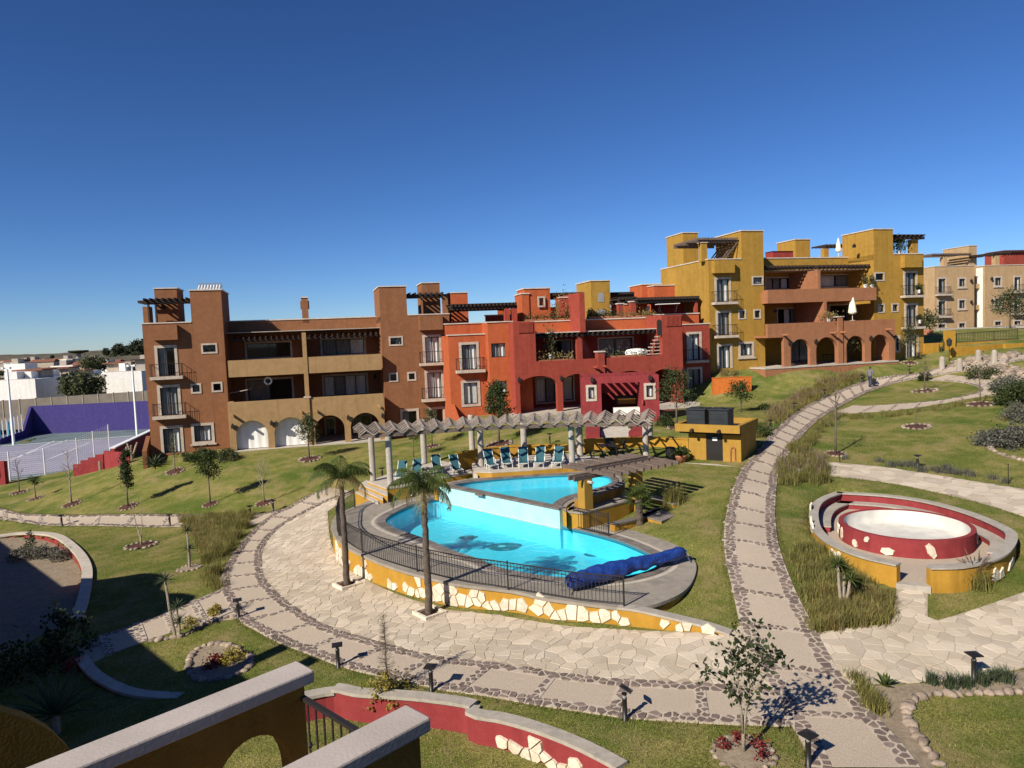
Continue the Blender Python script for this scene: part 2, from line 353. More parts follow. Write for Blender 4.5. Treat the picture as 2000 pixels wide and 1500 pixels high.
# ------------------------------------------------------------------ terrain heights (thin-plate through surveyed spots)
_spots = [(466,1208,.3),(660,1303,.6),(843,1351,.8),(1221,1407,.9),(1579,1497,.95),(1902,1330,1.0),(1750,1250,1.15),(1990,1200,1.3),(1490,1240,1.3),(1400,1380,.95),
 (560,1100,.3),(533,1000,.3),(330,1028,-.4),(121,1028,-.6),(0,1000,-.75),(620,1000,.5),(640,1060,.55),(300,1120,-.1),(100,1060,-.4),
 (680,1145,.65),(840,1200,.75),(1050,1215,.9),(1300,1235,1.1),(1420,1240,1.25),(760,1240,.68),(1000,1290,.85),(250,1220,-.05),(300,1300,.05),(470,1290,.3),(560,1340,.45),
 (320,888,1.95),(440,884,2.0),(600,878,2.0),(690,869,2.0),(861,848,2.0),(500,950,.95),(620,940,1.1),(700,905,1.75),(700,945,1.45),(250,905,1.3),(150,935,.1),(0,950,-.6),(60,960,-.5),
 (905,813,3.75),(940,809,3.7),(1000,808,3.55),(1060,807,3.55),(1130,804,3.6),(900,860,2.5),(840,890,2.2),(960,850,3.0),(1050,850,3.1),
 (1340,782,3.9),(1400,771,4.3),(1460,762,4.5),(1290,824,3.6),(1140,832,3.55),(1330,835,3.5),(1470,810,3.75),(1440,850,3.3),(1480,890,2.95),
 (1400,724,6.2),(1540,719,6.14),(1620,715,6.14),(1690,711,6.14),(1750,708,6.14),(1830,702,6.2),(1440,745,5.3),(1560,750,4.9),(1640,738,5.0),
 (1400,905,2.7),(1300,940,2.5),(1350,960,2.35),(1350,1000,2.1),(1400,1060,1.95),(1400,1150,1.6),(1290,1010,1.9),(1380,1100,1.7),(1240,1015,1.65),
 (1800,850,3.2),(1900,800,3.9),(1990,900,2.75),(1650,890,2.75),(1850,762,4.5),(1980,740,5.1),(1900,718,5.6),(1990,700,6.4),(1960,800,4.0),
 (1785,1150,1.45),(1600,1000,2.0),(1590,1100,1.7),(1985,1050,1.9),(1770,955,2.25),(1960,975,2.2),(1700,920,2.45),(1990,985,2.25),(1660,1180,1.4),
 (1700,755,4.4),(1620,785,3.85),(1550,830,3.35),(1500,880,3.0),(1480,950,2.7),(1470,1050,2.2),(1490,1150,1.65),(1780,735,4.9),
 (1900,1420,.85),(1800,1450,.85),(1600,1450,.95)]
_cp = [W(x, y, z) for x, y, z in _spots]
_cp += [np.array(p, float) for p in [(-62,55,-1.2),(-62,30,-1.6),(-62,92,-.6),(-40,92,-.4),(-30,75,.2),(-15,75,2.2),(0,80,4.4),(20,85,6.6),(45,92,8.2),(62,92,8.6),(62,70,7.2),(62,50,5.0),(62,30,3.2),(40,30,2.3),(30,20,1.5),(25,10,1.0),(10,8,.8),(-25,22,-.4),(-40,20,-1.0),(-15,14,.1),(-5,10,.5),(45,45,4.0),(48,62,5.8),(40,75,7.3)]] + [D(1060,790,61)*np.array([1,1,0])+(0,0,3.45), D(1160,790,62)*np.array([1,1,0])+(0,0,3.45), D(1260,780,63)*np.array([1,1,0])+(0,0,3.5), D(980,790,59.5)*np.array([1,1,0])+(0,0,3.45), D(1500,700,70)*np.array([1,1,0])+(0,0,5.8), D(1700,700,72)*np.array([1,1,0])+(0,0,5.8), D(1600,700,69)*np.array([1,1,0])+(0,0,5.8)]
_cp = np.array(_cp)
def _tps(r2): return 0.5 * r2 * np.log(r2 + 1e-9)
_P = _cp[:, :2]; _n = len(_P)
_K = _tps(((_P[:, None] - _P[None]) ** 2).sum(-1)) + np.eye(_n) * 6.0
_A = np.zeros((_n + 3, _n + 3)); _A[:_n, :_n] = _K; _A[:_n, _n] = 1; _A[:_n, _n + 1:] = _P; _A[_n, :_n] = 1; _A[_n + 1:, :_n] = _P.T
_w = np.linalg.solve(_A, np.concatenate([_cp[:, 2], np.zeros(3)]))
def zt(x, y):
    x = np.atleast_1d(np.asarray(x, float)); y = np.atleast_1d(np.asarray(y, float)); out = np.empty(x.shape)
    for i in range(0, len(x), 20000):
        X = np.stack([x[i:i + 20000], y[i:i + 20000]], -1)
        k = _tps(((X[:, None] - _P[None]) ** 2).sum(-1))
        out[i:i + 20000] = k @ _w[:_n] + _w[_n] + X @ _w[_n + 1:]
    return out
def zt1(x, y): return float(zt([x], [y])[0])
_ts = np.geomspace(8, 140, 500)
def G(px, py):
    d = ray(px, py); d = d / d[1]
    P = CAM + d * _ts[:, None]
    e = P[:, 2] - zt(P[:, 0], P[:, 1])
    k = np.where(e < 0)[0]
    if not len(k): return P[-1]
    k = max(k[0], 1); a, b = _ts[k - 1], _ts[k]
    for _ in range(12):
        m = (a + b) / 2; p = CAM + d * m
        if p[2] - zt1(p[0], p[1]) < 0: b = m
        else: a = m
    p = CAM + d * b; p[2] = zt1(p[0], p[1]); return p
def GL(pts): return np.array([G(*p) for p in pts])

# ------------------------------------------------------------------ 2-D helpers
def inside(x, y, poly):
    x = np.asarray(x, float); y = np.asarray(y, float); r = np.zeros(x.shape, bool); n = len(poly)
    for i in range(n):
        x0, y0 = poly[i][:2]; x1, y1 = poly[(i + 1) % n][:2]
        c = (y0 > y) != (y1 > y)
        r ^= c & (x < (x1 - x0) * (y - y0) / ((y1 - y0) + 1e-12) + x0)
    return r
def smooth_line(P, step=0.25):
    """Catmull-Rom through points, resampled evenly"""
    P = np.array(P, float); Q = np.vstack([2 * P[0] - P[1], P, 2 * P[-1] - P[-2]]); out = []
    for i in range(1, len(Q) - 2):
        for t in np.linspace(0, 1, 12, endpoint=False):
            a, b, c, d = Q[i - 1], Q[i], Q[i + 1], Q[i + 2]
            out.append(0.5 * (2 * b + (c - a) * t + (2 * a - 5 * b + 4 * c - d) * t * t + (3 * b - a - 3 * c + d) * t ** 3))
    out.append(P[-1]); return resample(np.array(out), step=step)
def resample(P, step=None, n=None):
    s = np.concatenate([[0], np.cumsum(np.linalg.norm(np.diff(P[:, :2], axis=0), axis=1))])
    if n is None: n = max(2, int(round(s[-1] / step)) + 1)
    t = np.linspace(0, s[-1], n)
    return np.stack([np.interp(t, s, P[:, k]) for k in range(P.shape[1])], -1)
def closed_smooth(P, step=0.25):
    P = np.array(P, float); k = len(P); Q = np.vstack([P[-2:], P, P[:3]])
    return smooth_line_mid(Q, k, step)
def smooth_line_mid(Q, k, step):
    out = []
    for i in range(2, 2 + k):
        for t in np.linspace(0, 1, 12, endpoint=False):
            a, b, c, d = Q[i - 1], Q[i], Q[i + 1], Q[i + 2]
            out.append(0.5 * (2 * b + (c - a) * t + (2 * a - 5 * b + 4 * c - d) * t * t + (3 * b - a - 3 * c + d) * t ** 3))
    out.append(out[0]); return resample(np.array(out), step=step)[:-1]
def normals2(P):
    t = np.gradient(P[:, :2], axis=0); t /= np.linalg.norm(t, axis=1)[:, None] + 1e-12
    return np.stack([t[:, 1], -t[:, 0]], -1)      # right-hand side of travel
def offset_line(P, d):
    Q = P.copy(); Q[:, :2] += normals2(P) * d; return Q
def clip_half(poly, nx, ny, c):
    out = []; n = len(poly)
    for i in range(n):
        a = poly[i]; b = poly[(i + 1) % n]; da = a[0] * nx + a[1] * ny - c; db = b[0] * nx + b[1] * ny - c
        if da <= 0: out.append(a)
        if (da < 0 < db) or (db < 0 < da):
            t = da / (da - db); out.append((a[0] + (b[0] - a[0]) * t, a[1] + (b[1] - a[1]) * t))
    return out
def voronoi(x0, x1, y0, y1, sx, sy, gap, jit=0.42, clip=True, drop=0.0):
    """irregular stones: list of (centre, polygon)"""
    nx = max(1, int(round((x1 - x0) / sx))); ny = max(1, int(round((y1 - y0) / sy))); sx = (x1 - x0) / nx; sy = (y1 - y0) / ny
    pts = {}
    for i in range(-2, nx + 2):
        for j in range(-2, ny + 2):
            if random.random() < drop and 0 <= i < nx: continue
            pts[i, j] = (x0 + (i + .5 + random.uniform(-jit, jit) + (0.5 if j % 2 else 0)) * sx, y0 + (j + .5 + random.uniform(-jit, jit)) * sy)
    out = []
    for (i, j), p in pts.items():
        if clip and not (x0 - sx * .5 <= p[0] <= x1 + sx * .5 and y0 <= p[1] <= y1): continue
        if not (-1 <= i <= nx and -1 <= j <= ny): continue
        poly = [(p[0] - 2 * sx, p[1] - 2 * sy), (p[0] + 2 * sx, p[1] - 2 * sy), (p[0] + 2 * sx, p[1] + 2 * sy), (p[0] - 2 * sx, p[1] + 2 * sy)]
        for a in (-2, -1, 0, 1, 2):
            for b in (-2, -1, 0, 1, 2):
                q = pts.get((i + a, j + b))
                if q is None or q == p: continue
                dx, dy = q[0] - p[0], q[1] - p[1]; L = math.hypot(dx, dy)
                poly = clip_half(poly, dx / L, dy / L, (dx * (p[0] + q[0]) / 2 + dy * (p[1] + q[1]) / 2) / L - gap / 2)
                if len(poly) < 3: break
            if len(poly) < 3: break
        if clip and len(poly) > 2:
            for n_ in ((1, 0, x1), (-1, 0, -x0), (0, 1, y1), (0, -1, -y0)): poly = clip_half(poly, *n_) if len(poly) > 2 else poly
        if len(poly) > 2:
            A = 0.5 * sum(poly[k][0] * poly[(k + 1) % len(poly)][1] - poly[(k + 1) % len(poly)][0] * poly[k][1] for k in range(len(poly)))
            if abs(A) > 0.12 * sx * sy: out.append((p, poly))
    return out
BAND = []          # every paved polygon, for keeping grass off
def strip(L, Rr, n, m=6, off=0.03, skirt=0.08):
    """sheet between two lines, draped on the terrain"""
    L = resample(L, n=n); Rr = resample(Rr, n=n); mb = MB()
    t = np.linspace(0, 1, m + 1)
    X = L[:, None, :2] * (1 - t)[None, :, None] + Rr[:, None, :2] * t[None, :, None]
    Z = zt(X[..., 0].ravel(), X[..., 1].ravel()).reshape(n, m + 1) + off
    V = [(X[i, j, 0], X[i, j, 1], Z[i, j]) for i in range(n) for j in range(m + 1)]
    F = [(i * (m + 1) + j, (i + 1) * (m + 1) + j, (i + 1) * (m + 1) + j + 1, i * (m + 1) + j + 1) for i in range(n - 1) for j in range(m)]
    mb.add(V, F)
    for e in (0, m):
        V = [(X[i, e, 0], X[i, e, 1], Z[i, e] - k * skirt) for i in range(n) for k in (0, 1)]
        mb.add(V, [(2 * i, 2 * i + 2, 2 * i + 3, 2 * i + 1) for i in range(n - 1)])
    BAND.append(np.vstack([L[:, :2], Rr[::-1, :2]]))
    return mb
def stones_on(parent, polys, name, m, off, thick, limit=300):
    """polys: world xy polygons; the nearest are parts, the rest one joined part"""
    polys = sorted(polys, key=lambda q: np.mean([v[1] for v in q]))
    rest = MB(); cnt = 0
    allp = np.array([v[:2] for q in polys for v in q]); zz = zt(allp[:, 0], allp[:, 1]); k = 0
    for q in polys:
        z = zz[k:k + len(q)]; k += len(q); n = len(q); dz = random.uniform(-0.25, 0.25) * thick
        c = np.mean(np.array(q), axis=0)
        V = [(v[0], v[1], z[i] - 0.01) for i, v in enumerate(q)] + [(v[0], v[1], z[i] + off + thick * 0.6 + dz) for i, v in enumerate(q)] + \
            [(c[0] + (v[0] - c[0]) * 0.93, c[1] + (v[1] - c[1]) * 0.93, z[i] + off + thick + dz) for i, v in enumerate(q)]
        F = [tuple(2 * n + i for i in range(n))] + [(a * n + i, a * n + (i + 1) % n, (a + 1) * n + (i + 1) % n, (a + 1) * n + i) for a in (0, 1) for i in range(n)]
        if cnt < limit and np.mean([v[1] for v in q]) < 48:
            MB().add(V, F).build(name, m, parent); cnt += 1
        else: rest.add(V, F)
    if rest.v: tag(rest.build(name, m, parent), kind='stuff')
def band_polys(line, w, size, gap=0.055, rows=2, side=1):
    """two uneven rows of small stones along a line, on its right (side=1) or left"""
    s = np.concatenate([[0], np.cumsum(np.linalg.norm(np.diff(line[:, :2], axis=0), axis=1))]); N = normals2(line) * side; out = []
    for c, poly in voronoi(0, s[-1], 0, w, size, w / rows, gap, 0.36, drop=0.12):
        q = []
        for a, b in poly:
            q.append((np.interp(a, s, line[:, 0]) + np.interp(a, s, N[:, 0]) * b, np.interp(a, s, line[:, 1]) + np.interp(a, s, N[:, 1]) * b))
        out.append(q)
    return out
def cross_polys(p, q, w, size=0.26):
    line = resample(np.array([p[:2], q[:2]]), step=0.3); return band_polys(line, w, size)
def structure(o): o['kind'] = 'structure'; return o

# ------------------------------------------------------------------ outlines taken from the photograph, laid on the ground
ring_in_px = [(690,962),(640,980),(600,1000),(560,1022),(532,1045),(515,1070),(511,1095),(514,1125),(532,1150),(560,1175),(596,1200),(650,1228),(722,1250),(789,1269),(857,1284),(911,1291),(965,1297),(1032,1306),(1100,1317),(1200,1328),(1300,1333),(1376,1337),(1440,1341),(1508,1346)]
ring_out_px = [(640,952),(600,970),(560,993),(525,1010),(490,1040),(462,1075),(440,1110),(432,1150),(466,1209),(500,1232),(540,1254),(580,1270),(620,1285),(660,1301),(710,1315),(749,1323),(816,1338),(870,1350),(965,1363),(1032,1376),(1100,1386),(1219,1403),(1300,1409),(1400,1415),(1500,1419),(1550,1420)]
ring_in = smooth_line(GL(ring_in_px)); ring_out = smooth_line(GL(ring_out_px))
main_l_px = [(1586,1503),(1565,1448),(1546,1419),(1508,1346),(1470,1280),(1446,1222),(1430,1150),(1418,1096),(1414,1050),(1420,1000),(1436,945),(1454,911),(1480,884),(1504,850),(1532,825),(1574,794),(1636,765),(1692,745),(1756,733),(1832,719),(1880,708),(1930,700),(2010,690)]
main_r_px = [(1798,1503),(1760,1454),(1712,1403),(1658,1339),(1632,1304),(1594,1237),(1580,1208),(1560,1170),(1542,1128),(1526,1084),(1518,1050),(1514,1000),(1517,950),(1524,915),(1542,885),(1560,860),(1585,833),(1620,806),(1653,788),(1692,768),(1731,754),(1776,743),(1830,734),(1890,724),(1950,714),(2015,703)]
main_l = smooth_line(GL(main_l_px)); main_r = smooth_line(GL(main_r_px))
wall_base_px = [(640,1000),(644,1045),(651,1072),(669,1100),(708,1129),(758,1154),(794,1168),(833,1181),(867,1191),(935,1198),(1000,1207),(1052,1216),(1124,1225),(1220,1231),(1292,1234),(1380,1237),(1425,1240)]
wall_base = smooth_line(GL(wall_base_px))
left_u_px = [(-40,985),(0,993),(48,1004),(168,1007),(347,1006),(487,1004),(520,1003),(560,993)]
left_l_px = [(-40,1008),(0,1014),(50,1021),(92,1026),(220,1028),(350,1029),(430,1029),(490,1030)]
left_u = smooth_line(GL(left_u_px)); left_l = smooth_line(GL(left_l_px))
branch_u = smooth_line(GL([(432,1152),(300,1207),(213,1238),(150,1264)])); branch_l = smooth_line(GL([(466,1208),(380,1222),(310,1245),(233,1272),(165,1302)]))
upper_u = smooth_line(GL([(1524,893),(1566,900),(1619,903),(1720,912),(1832,929),(1916,943),(2000,956),(2060,966)])); upper_l = smooth_line(GL([(1516,925),(1560,926),(1622,930),(1720,941),(1804,957),(1900,979),(2000,1010),(2060,1030)]))
loop_in = smooth_line(GL([(1664,793),(1692,794),(1760,790),(1830,784),(1880,776),(1912,768),(1921,760),(1905,751),(1860,744),(1815,742)]))
loop_out = smooth_line(GL([(1622,809),(1690,806),(1760,800),(1832,790),(1902,777),(1950,769),(1968,758),(1955,748),(1900,738),(1850,732)]))
plaza_poly = np.vstack([ring_in[:, :2], resample(main_l[(main_l[:, 1] > G(1508, 1346)[1]) & (main_l[:, 1] < G(1446, 1222)[1])][:, :2], n=6), wall_base[::-1, :2]])
rp_px = [(1592,1238),(1640,1229),(1735,1220),(1745,1190),(1752,1150),(1812,1150),(1812,1217),(1860,1205),(1930,1182),(2000,1157),(2070,1130),(2070,1290),(2000,1306),(1850,1331),(1720,1338),(1660,1340),(1632,1304)]
rplaza = np.array([G(*p)[:2] for p in rp_px])

# ------------------------------------------------------------------ footprints cut out of the lawn sheet
DECK_Z, UP_Z = 1.65, 2.45
deck_px = [(647,1022),(650,1040),(658,1052),(676,1068),(706,1083),(737,1097),(785,1114),(833,1127),(889,1140),(1000,1154),(1064,1168),(1148,1179),(1220,1187),(1262,1184),(1300,1173),(1335,1155),(1355,1130),(1359,1100),(1338,1077),(1311,1060),(1244,1038),(1206,1029),(1150,1012),(1100,1000),(1000,985),(900,968),(833,966),(785,976),(737,973),(700,986),(662,1000)]
deck_poly = closed_smooth([W(x, y, DECK_Z)[:2] for x, y in deck_px], 0.2)
upper_px = [(850,948),(862,940),(935,934),(1000,928),(1060,924),(1124,921),(1185,923),(1215,933),(1222,945),(1200,960),(1165,970),(1130,978),(1112,988),(1098,999)]
fore_px = [(560,1372),(600,1362),(655,1353),(700,1362),(760,1366),(826,1371),(920,1385),(925,1400),(985,1412),(1050,1432),(1120,1460),(1180,1490),(1215,1510)]
fore_top = smooth_line(np.array([W(x, y, 0.75) for x, y in fore_px]))
fore_poly = np.vstack([fore_top[:, :2], [[3.0, 9.5], [-2, 8.2], [-9, 8.2], [-10, 14], [fore_top[0, 0] - 1.5, fore_top[0, 1] - 1.0]]])
bed_px = [(-60,1062),(0,1050),(50,1044),(100,1047),(132,1062),(158,1088),(170,1115),(168,1150),(160,1185),(150,1215)]
bed_line = smooth_line(GL(bed_px))
bed_poly = np.vstack([bed_line[:, :2], [[-20, 20], [-32, 24]]])
kf = lambda x, y: (1560 + x / 4.545, 940 + y / 4.545)
F_FLOOR, F_TOP = 1.62, 2.24
fount_px = [(1175,770),(1450,762),(1700,712),(1850,648),(1925,565),(1945,480),(1890,420),(1700,330),(1500,258),(1250,190),(1000,142),(700,108),(340,88),(220,128),(130,185),(92,270),(104,390),(165,475),(265,550),(420,622),(600,682),(862,742)]
fount_out = np.array([W(*kf(x, y), F_TOP)[:2] for x, y in fount_px])
fo_a = smooth_line(fount_out[:13], 0.2); fo_b = smooth_line(fount_out[12:], 0.2)
fount_loop = np.vstack([fo_a, fo_b[1:]])
court_q = [W(-160, 980, -.75)[:2], W(0, 946, -.75)[:2], W(145, 928, -.75)[:2], W(300, 838, -.75)[:2] + np.array([1.5, 1.0]), np.array([-62.5, 93.])]
upper_hole = closed_smooth([W(x, y, UP_Z)[:2] for x, y in upper_px], 0.3)
upper_hole = upper_hole + (upper_hole.mean(0) - upper_hole) * 0.05
holes = [upper_hole, deck_poly + (deck_poly.mean(0) - deck_poly) * 0.05, fore_poly, bed_poly + np.array([-0.15, -0.15]), fount_loop + (fount_loop.mean(0) - fount_loop) * 0.06]

# ------------------------------------------------------------------ the lawn sheet
xs = np.arange(-62, 62.01, 0.31); ys = np.arange(8, 92.01, 0.31)
XX, YY = np.meshgrid(xs, ys); ZZ = zt(XX.ravel(), YY.ravel()).reshape(XX.shape)
_cz = inside(XX.ravel(), YY.ravel(), court_q).reshape(XX.shape)
ZZ = np.where(_cz, -1.05, ZZ)
_dk = inside(XX.ravel(), YY.ravel(), deck_poly + (deck_poly - deck_poly.mean(0)) * 0.035).reshape(XX.shape); ZZ = np.where(_dk, np.minimum(ZZ, DECK_Z - 0.09), ZZ)
_fk = inside(XX.ravel(), YY.ravel(), fount_loop + (fount_loop.mean(0) - fount_loop) * 0.02).reshape(XX.shape); ZZ = np.where(_fk, np.minimum(ZZ, F_FLOOR - 0.2), ZZ)
CX = (XX[1:, 1:] + XX[:-1, :-1]) / 2; CY = (YY[1:, 1:] + YY[:-1, :-1]) / 2
keep = np.ones(CX.shape, bool)
for h in holes: keep &= ~inside(CX.ravel(), CY.ravel(), h).reshape(CX.shape)
nxs = len(xs); idx = np.arange(XX.size).reshape(XX.shape)
I, J = np.where(keep)
F = np.stack([idx[I, J], idx[I, J + 1], idx[I + 1, J + 1], idx[I + 1, J]], -1)
me = bpy.data.meshes.new('ground'); me.from_pydata(np.stack([XX.ravel(), YY.ravel(), ZZ.ravel()], -1).tolist(), [], F.tolist()); me.update()
me.materials.append(M['lawn']); me.polygons.foreach_set('use_smooth', [True] * len(me.polygons))
ground = structure(bpy.data.objects.new('ground', me)); col.objects.link(ground)
# far country, one sheet to the horizon
mb = MB(); rr = [60, 90, 140, 220, 400, 800, 1600, 4000, 12000]; na = 48
for r in rr:
    for k in range(na):
        a = 2 * math.pi * k / na; x, y = r * math.sin(a), 40 + r * math.cos(a)
        side = 1 / (1 + math.exp(-min(50, max(-50, (x / max(abs(y), 20.0) - 0.1) * 6)))); far = min(1, max(0, (r - 60) / 100))
        z = (-2.2 + 3.0 * far) + side * 6.6 * min(1, 200 / r)
        mb.v.append((x, y, z - (0.6 if r < 100 else 0)))
mb.f += [(i * na + k, (i + 1) * na + k, (i + 1) * na + (k + 1) % na, i * na + (k + 1) % na) for i in range(len(rr) - 1) for k in range(na)]
structure(mb.build('terrain', 'far_ground', smooth=True))
# ------------------------------------------------------------------ paths and plazas
ring = structure(strip(ring_out, ring_in, 150, 8, 0.03).build('path', 'aggregate'))
mainp = structure(strip(main_l, main_r, 190, 8, 0.042).build('path', 'aggregate'))
leftp = structure(strip(left_u, left_l, 110, 5, 0.022).build('path', 'aggregate'))
branch = structure(strip(branch_u, branch_l, 50, 5, 0.022).build('path', 'aggregate'))
loopp = structure(strip(loop_out, loop_in, 110, 5, 0.03).build('path', 'aggregate'))
upperp = structure(strip(upper_u, upper_l, 80, 6, 0.02).build('path', 'flag_mortar'))
def sheet(poly, name, m, off, res=0.35):
    """flat-lying polygon, cut into a fine grid so that it follows the ground"""
    poly = np.array(poly); bm = bmesh.new()
    vs = [bm.verts.new((p[0], p[1], 0)) for p in poly]; bm.faces.new(vs); bmesh.ops.triangulate(bm, faces=bm.faces[:])
    lo, hi = poly.min(0), poly.max(0)
    for ax in (0, 1):
        for t in np.arange(lo[ax] + res, hi[ax], res * 3):
            co = [0, 0, 0]; no = [0, 0, 0]; co[ax] = t; no[ax] = 1
            bmesh.ops.bisect_plane(bm, geom=bm.verts[:] + bm.edges[:] + bm.faces[:], plane_co=co, plane_no=no)
    P = np.array([v.co[:] for v in bm.verts]); Z = zt(P[:, 0], P[:, 1]) + off
    for v, z in zip(bm.verts, Z): v.co.z = z
    me = bpy.data.meshes.new(name); bm.to_mesh(me); bm.free(); me.materials.append(M[m])
    o = bpy.data.objects.new(name, me); col.objects.link(o); BAND.append(poly); return o
plaza = structure(sheet(plaza_poly, 'plaza', 'flag_mortar', 0.020))
rpl = structure(sheet(rplaza, 'plaza', 'flag_mortar', 0.020))
def flags(parent, poly, size, limit=300, off=0.02):
    poly = np.array(poly); lo, hi = poly.min(0), poly.max(0)
    cells = voronoi(lo[0], hi[0], lo[1], hi[1], size, size * 0.9, 0.020, 0.42, drop=0.1)
    c = np.array([np.mean(np.array(q), axis=0) for _, q in cells]); ok = inside(c[:, 0], c[:, 1], poly)
    def fit(q):
        q = np.array(q); m = q.mean(0)
        for _ in range(7):
            o = ~inside(q[:, 0], q[:, 1], poly)
            if not o.any(): break
            q[o] = m + (q[o] - m) * .8
        return q.tolist()
    stones_on(parent, [fit(q) for (p, q), k in zip(cells, ok) if k], 'flagstone', 'flagstone', off, 0.013, limit)
flags(plaza, plaza_poly, 0.39); flags(rpl, rplaza, 0.42)
flags(upperp, np.vstack([upper_u[:, :2], upper_l[::-1, :2]]), 0.55, 250)
# pale mortar beds under the dark border stones, then the stones
def border(parent, line, w, side, size=0.235, off=0.036, limit=150, rows=2):
    mb = strip(line, offset_line(line, w * side), max(20, len(line)), 1, off, 0.03); BAND.pop(); mb.build('mortar_bed', 'mortar', parent)
    return band_polys(line, w, size, rows=rows, side=side)
polys = border(ring, ring_out, 0.35, -1) + border(ring, ring_in, 0.35, 1)
def strip_pair(L, R2): mb = strip(L, R2, 8, 1, 0.046, 0.02); BAND.pop(); return mb
def add_cross(parent, A, B, n, w=0.36):
    mbx = MB(); out = []
    A = resample(A[:, :2], n=n); B = resample(B[:, :2], n=n)
    for i in range(1, n - 1):
        d = B[i] - A[i]; L = resample(np.array([A[i], B[i]]), n=8); s = strip_pair(L, L + normals2(L) * w); mbx.add(s.v, s.f); out += band_polys(L, w, 0.24)
    mbx.build('mortar_bed', 'mortar', parent); return out
polys += add_cross(ring, ring_out, ring_in, 20, 0.27)
BAND.append(fount_loop)
stones_on(ring, polys, 'stone', 'dark_stone', 0.046, 0.012)
polys = border(mainp, main_l, 0.40, 1, off=0.050) + border(mainp, main_r, 0.40, -1, off=0.050) + add_cross(mainp, main_l, main_r, 36, 0.24)
stones_on(mainp, polys, 'stone', 'dark_stone', 0.054, 0.012)
polys = border(leftp, left_u, 0.3, 1, off=0.03, rows=1) + border(leftp, left_l, 0.3, -1, off=0.03, rows=1) + add_cross(leftp, left_u, left_l, 12, 0.25)
stones_on(leftp, polys, 'stone', 'dark_stone', 0.036, 0.012, 100)
polys = border(branch, branch_u, 0.3, -1, off=0.03, rows=1) + add_cross(branch, branch_u, branch_l, 6, 0.3)
stones_on(branch, polys, 'stone', 'dark_stone', 0.036, 0.012, 100)
polys = border(loopp, loop_in, 0.25, -1, off=0.036, rows=1) + add_cross(loopp, loop_out, loop_in, 14, 0.22)
stones_on(loopp, polys, 'stone', 'dark_stone', 0.042, 0.012, 0)
# ------------------------------------------------------------------ swimming pool: deck, two basins, yellow retaining wall
LOW_W = 1.56
low_px = [(753,1024),(758,1014),(767,1008),(785,999),(812,987),(835,981),(860,978),(900,986),(980,1006),(1040,1019),(1094,1031),(1148,1043),(1208,1060),(1256,1080),(1282,1095),(1288,1107),(1270,1119),(1232,1130),(1184,1136),(1107,1134),(1052,1129),(980,1115),(935,1097),(889,1082),(844,1062),(799,1046),(771,1036)]
low = closed_smooth([W(x, y, LOW_W)[:2] for x, y in low_px], 0.18)
pool = thing('swimming_pool', 'two level turquoise swimming pool with grey deck and yellow stone clad front wall', 'pool', (*low.mean(0), DECK_Z))
def poly_ring(outer, inner, z, name, m, parent):
    """flat ring between two closed loops (bridged), as one sheet"""
    bm = bmesh.new()
    def loop(P):
        vs = [bm.verts.new((p[0], p[1], z)) for p in P]; return [bm.edges.new((vs[i], vs[(i + 1) % len(vs)])) for i in range(len(vs))]
    e = loop(outer) + loop(inner)
    bmesh.ops.triangle_fill(bm, use_beauty=True, edges=e)
    org = ORG.get(parent.name, (0, 0, 0))
    bmesh.ops.translate(bm, verts=bm.verts, vec=-Vector(org))
    me = bpy.data.meshes.new(name); bm.to_mesh(me); bm.free(); me.materials.append(M[m])
    o = bpy.data.objects.new(name, me); col.objects.link(o); o.parent = parent; ORG[o.name] = org; return o
def grow(loop, d):
    loop = np.array(loop); t = np.roll(loop, -1, 0) - np.roll(loop, 1, 0); t /= np.linalg.norm(t, axis=1)[:, None] + 1e-9
    A = 0.5 * np.sum(loop[:, 0] * np.roll(loop[:, 1], -1) - np.roll(loop[:, 0], -1) * loop[:, 1])
    n = np.stack([t[:, 1], -t[:, 0]], -1) * (1 if A > 0 else -1)
    return loop + n * d
poly_ring(deck_poly, low, DECK_Z, 'deck', 'pool_deck', pool)
BAND.append(deck_poly)
# deck edge face and the yellow wall below it
mb = MB(); n = len(deck_poly)
mb.add([(p[0], p[1], z) for p in deck_poly for z in (DECK_Z, DECK_Z - 0.10)], [(2 * i, 2 * ((i + 1) % n), 2 * ((i + 1) % n) + 1, 2 * i + 1) for i in range(n)]); mb.build('deck_edge', 'pool_deck', pool)
inn = grow(deck_poly, -0.06)
mb = MB(); mb.add([(p[0], p[1], z) for p in inn for z in (DECK_Z - 0.09, zt1(p[0], p[1]) - 0.5)], [(2 * i, 2 * ((i + 1) % n), 2 * ((i + 1) % n) + 1, 2 * i + 1) for i in range(n)])
mb.build('retaining_wall', 'mustard', pool)
# the wall's tail running down to the path
tail = smooth_line(np.array([W(1205, 1186, DECK_Z), W(1240, 1190, DECK_Z), W(1290, 1201, 1.60), W(1340, 1213, 1.52), W(1385, 1224, 1.44), W(1425, 1238, 1.33)]), 0.3)
mb = MB(); cp = MB(); T2 = offset_line(tail, -0.30)
for A, B, C, E_ in zip(tail[:-1], tail[1:], T2[1:], T2[:-1]):
    zb = zt1(*A[:2]) - 0.4
    mb.add([(A[0], A[1], zb), (B[0], B[1], zb), (C[0], C[1], zb), (E_[0], E_[1], zb), (A[0], A[1], A[2] - .06), (B[0], B[1], B[2] - .06), (C[0], C[1], B[2] - .06), (E_[0], E_[1], A[2] - .06)], [(0, 1, 5, 4), (2, 3, 7, 6), (1, 2, 6, 5), (3, 0, 4, 7), (4, 5, 6, 7)])
To, Ti = offset_line(tail, 0.03), offset_line(tail, -0.33)
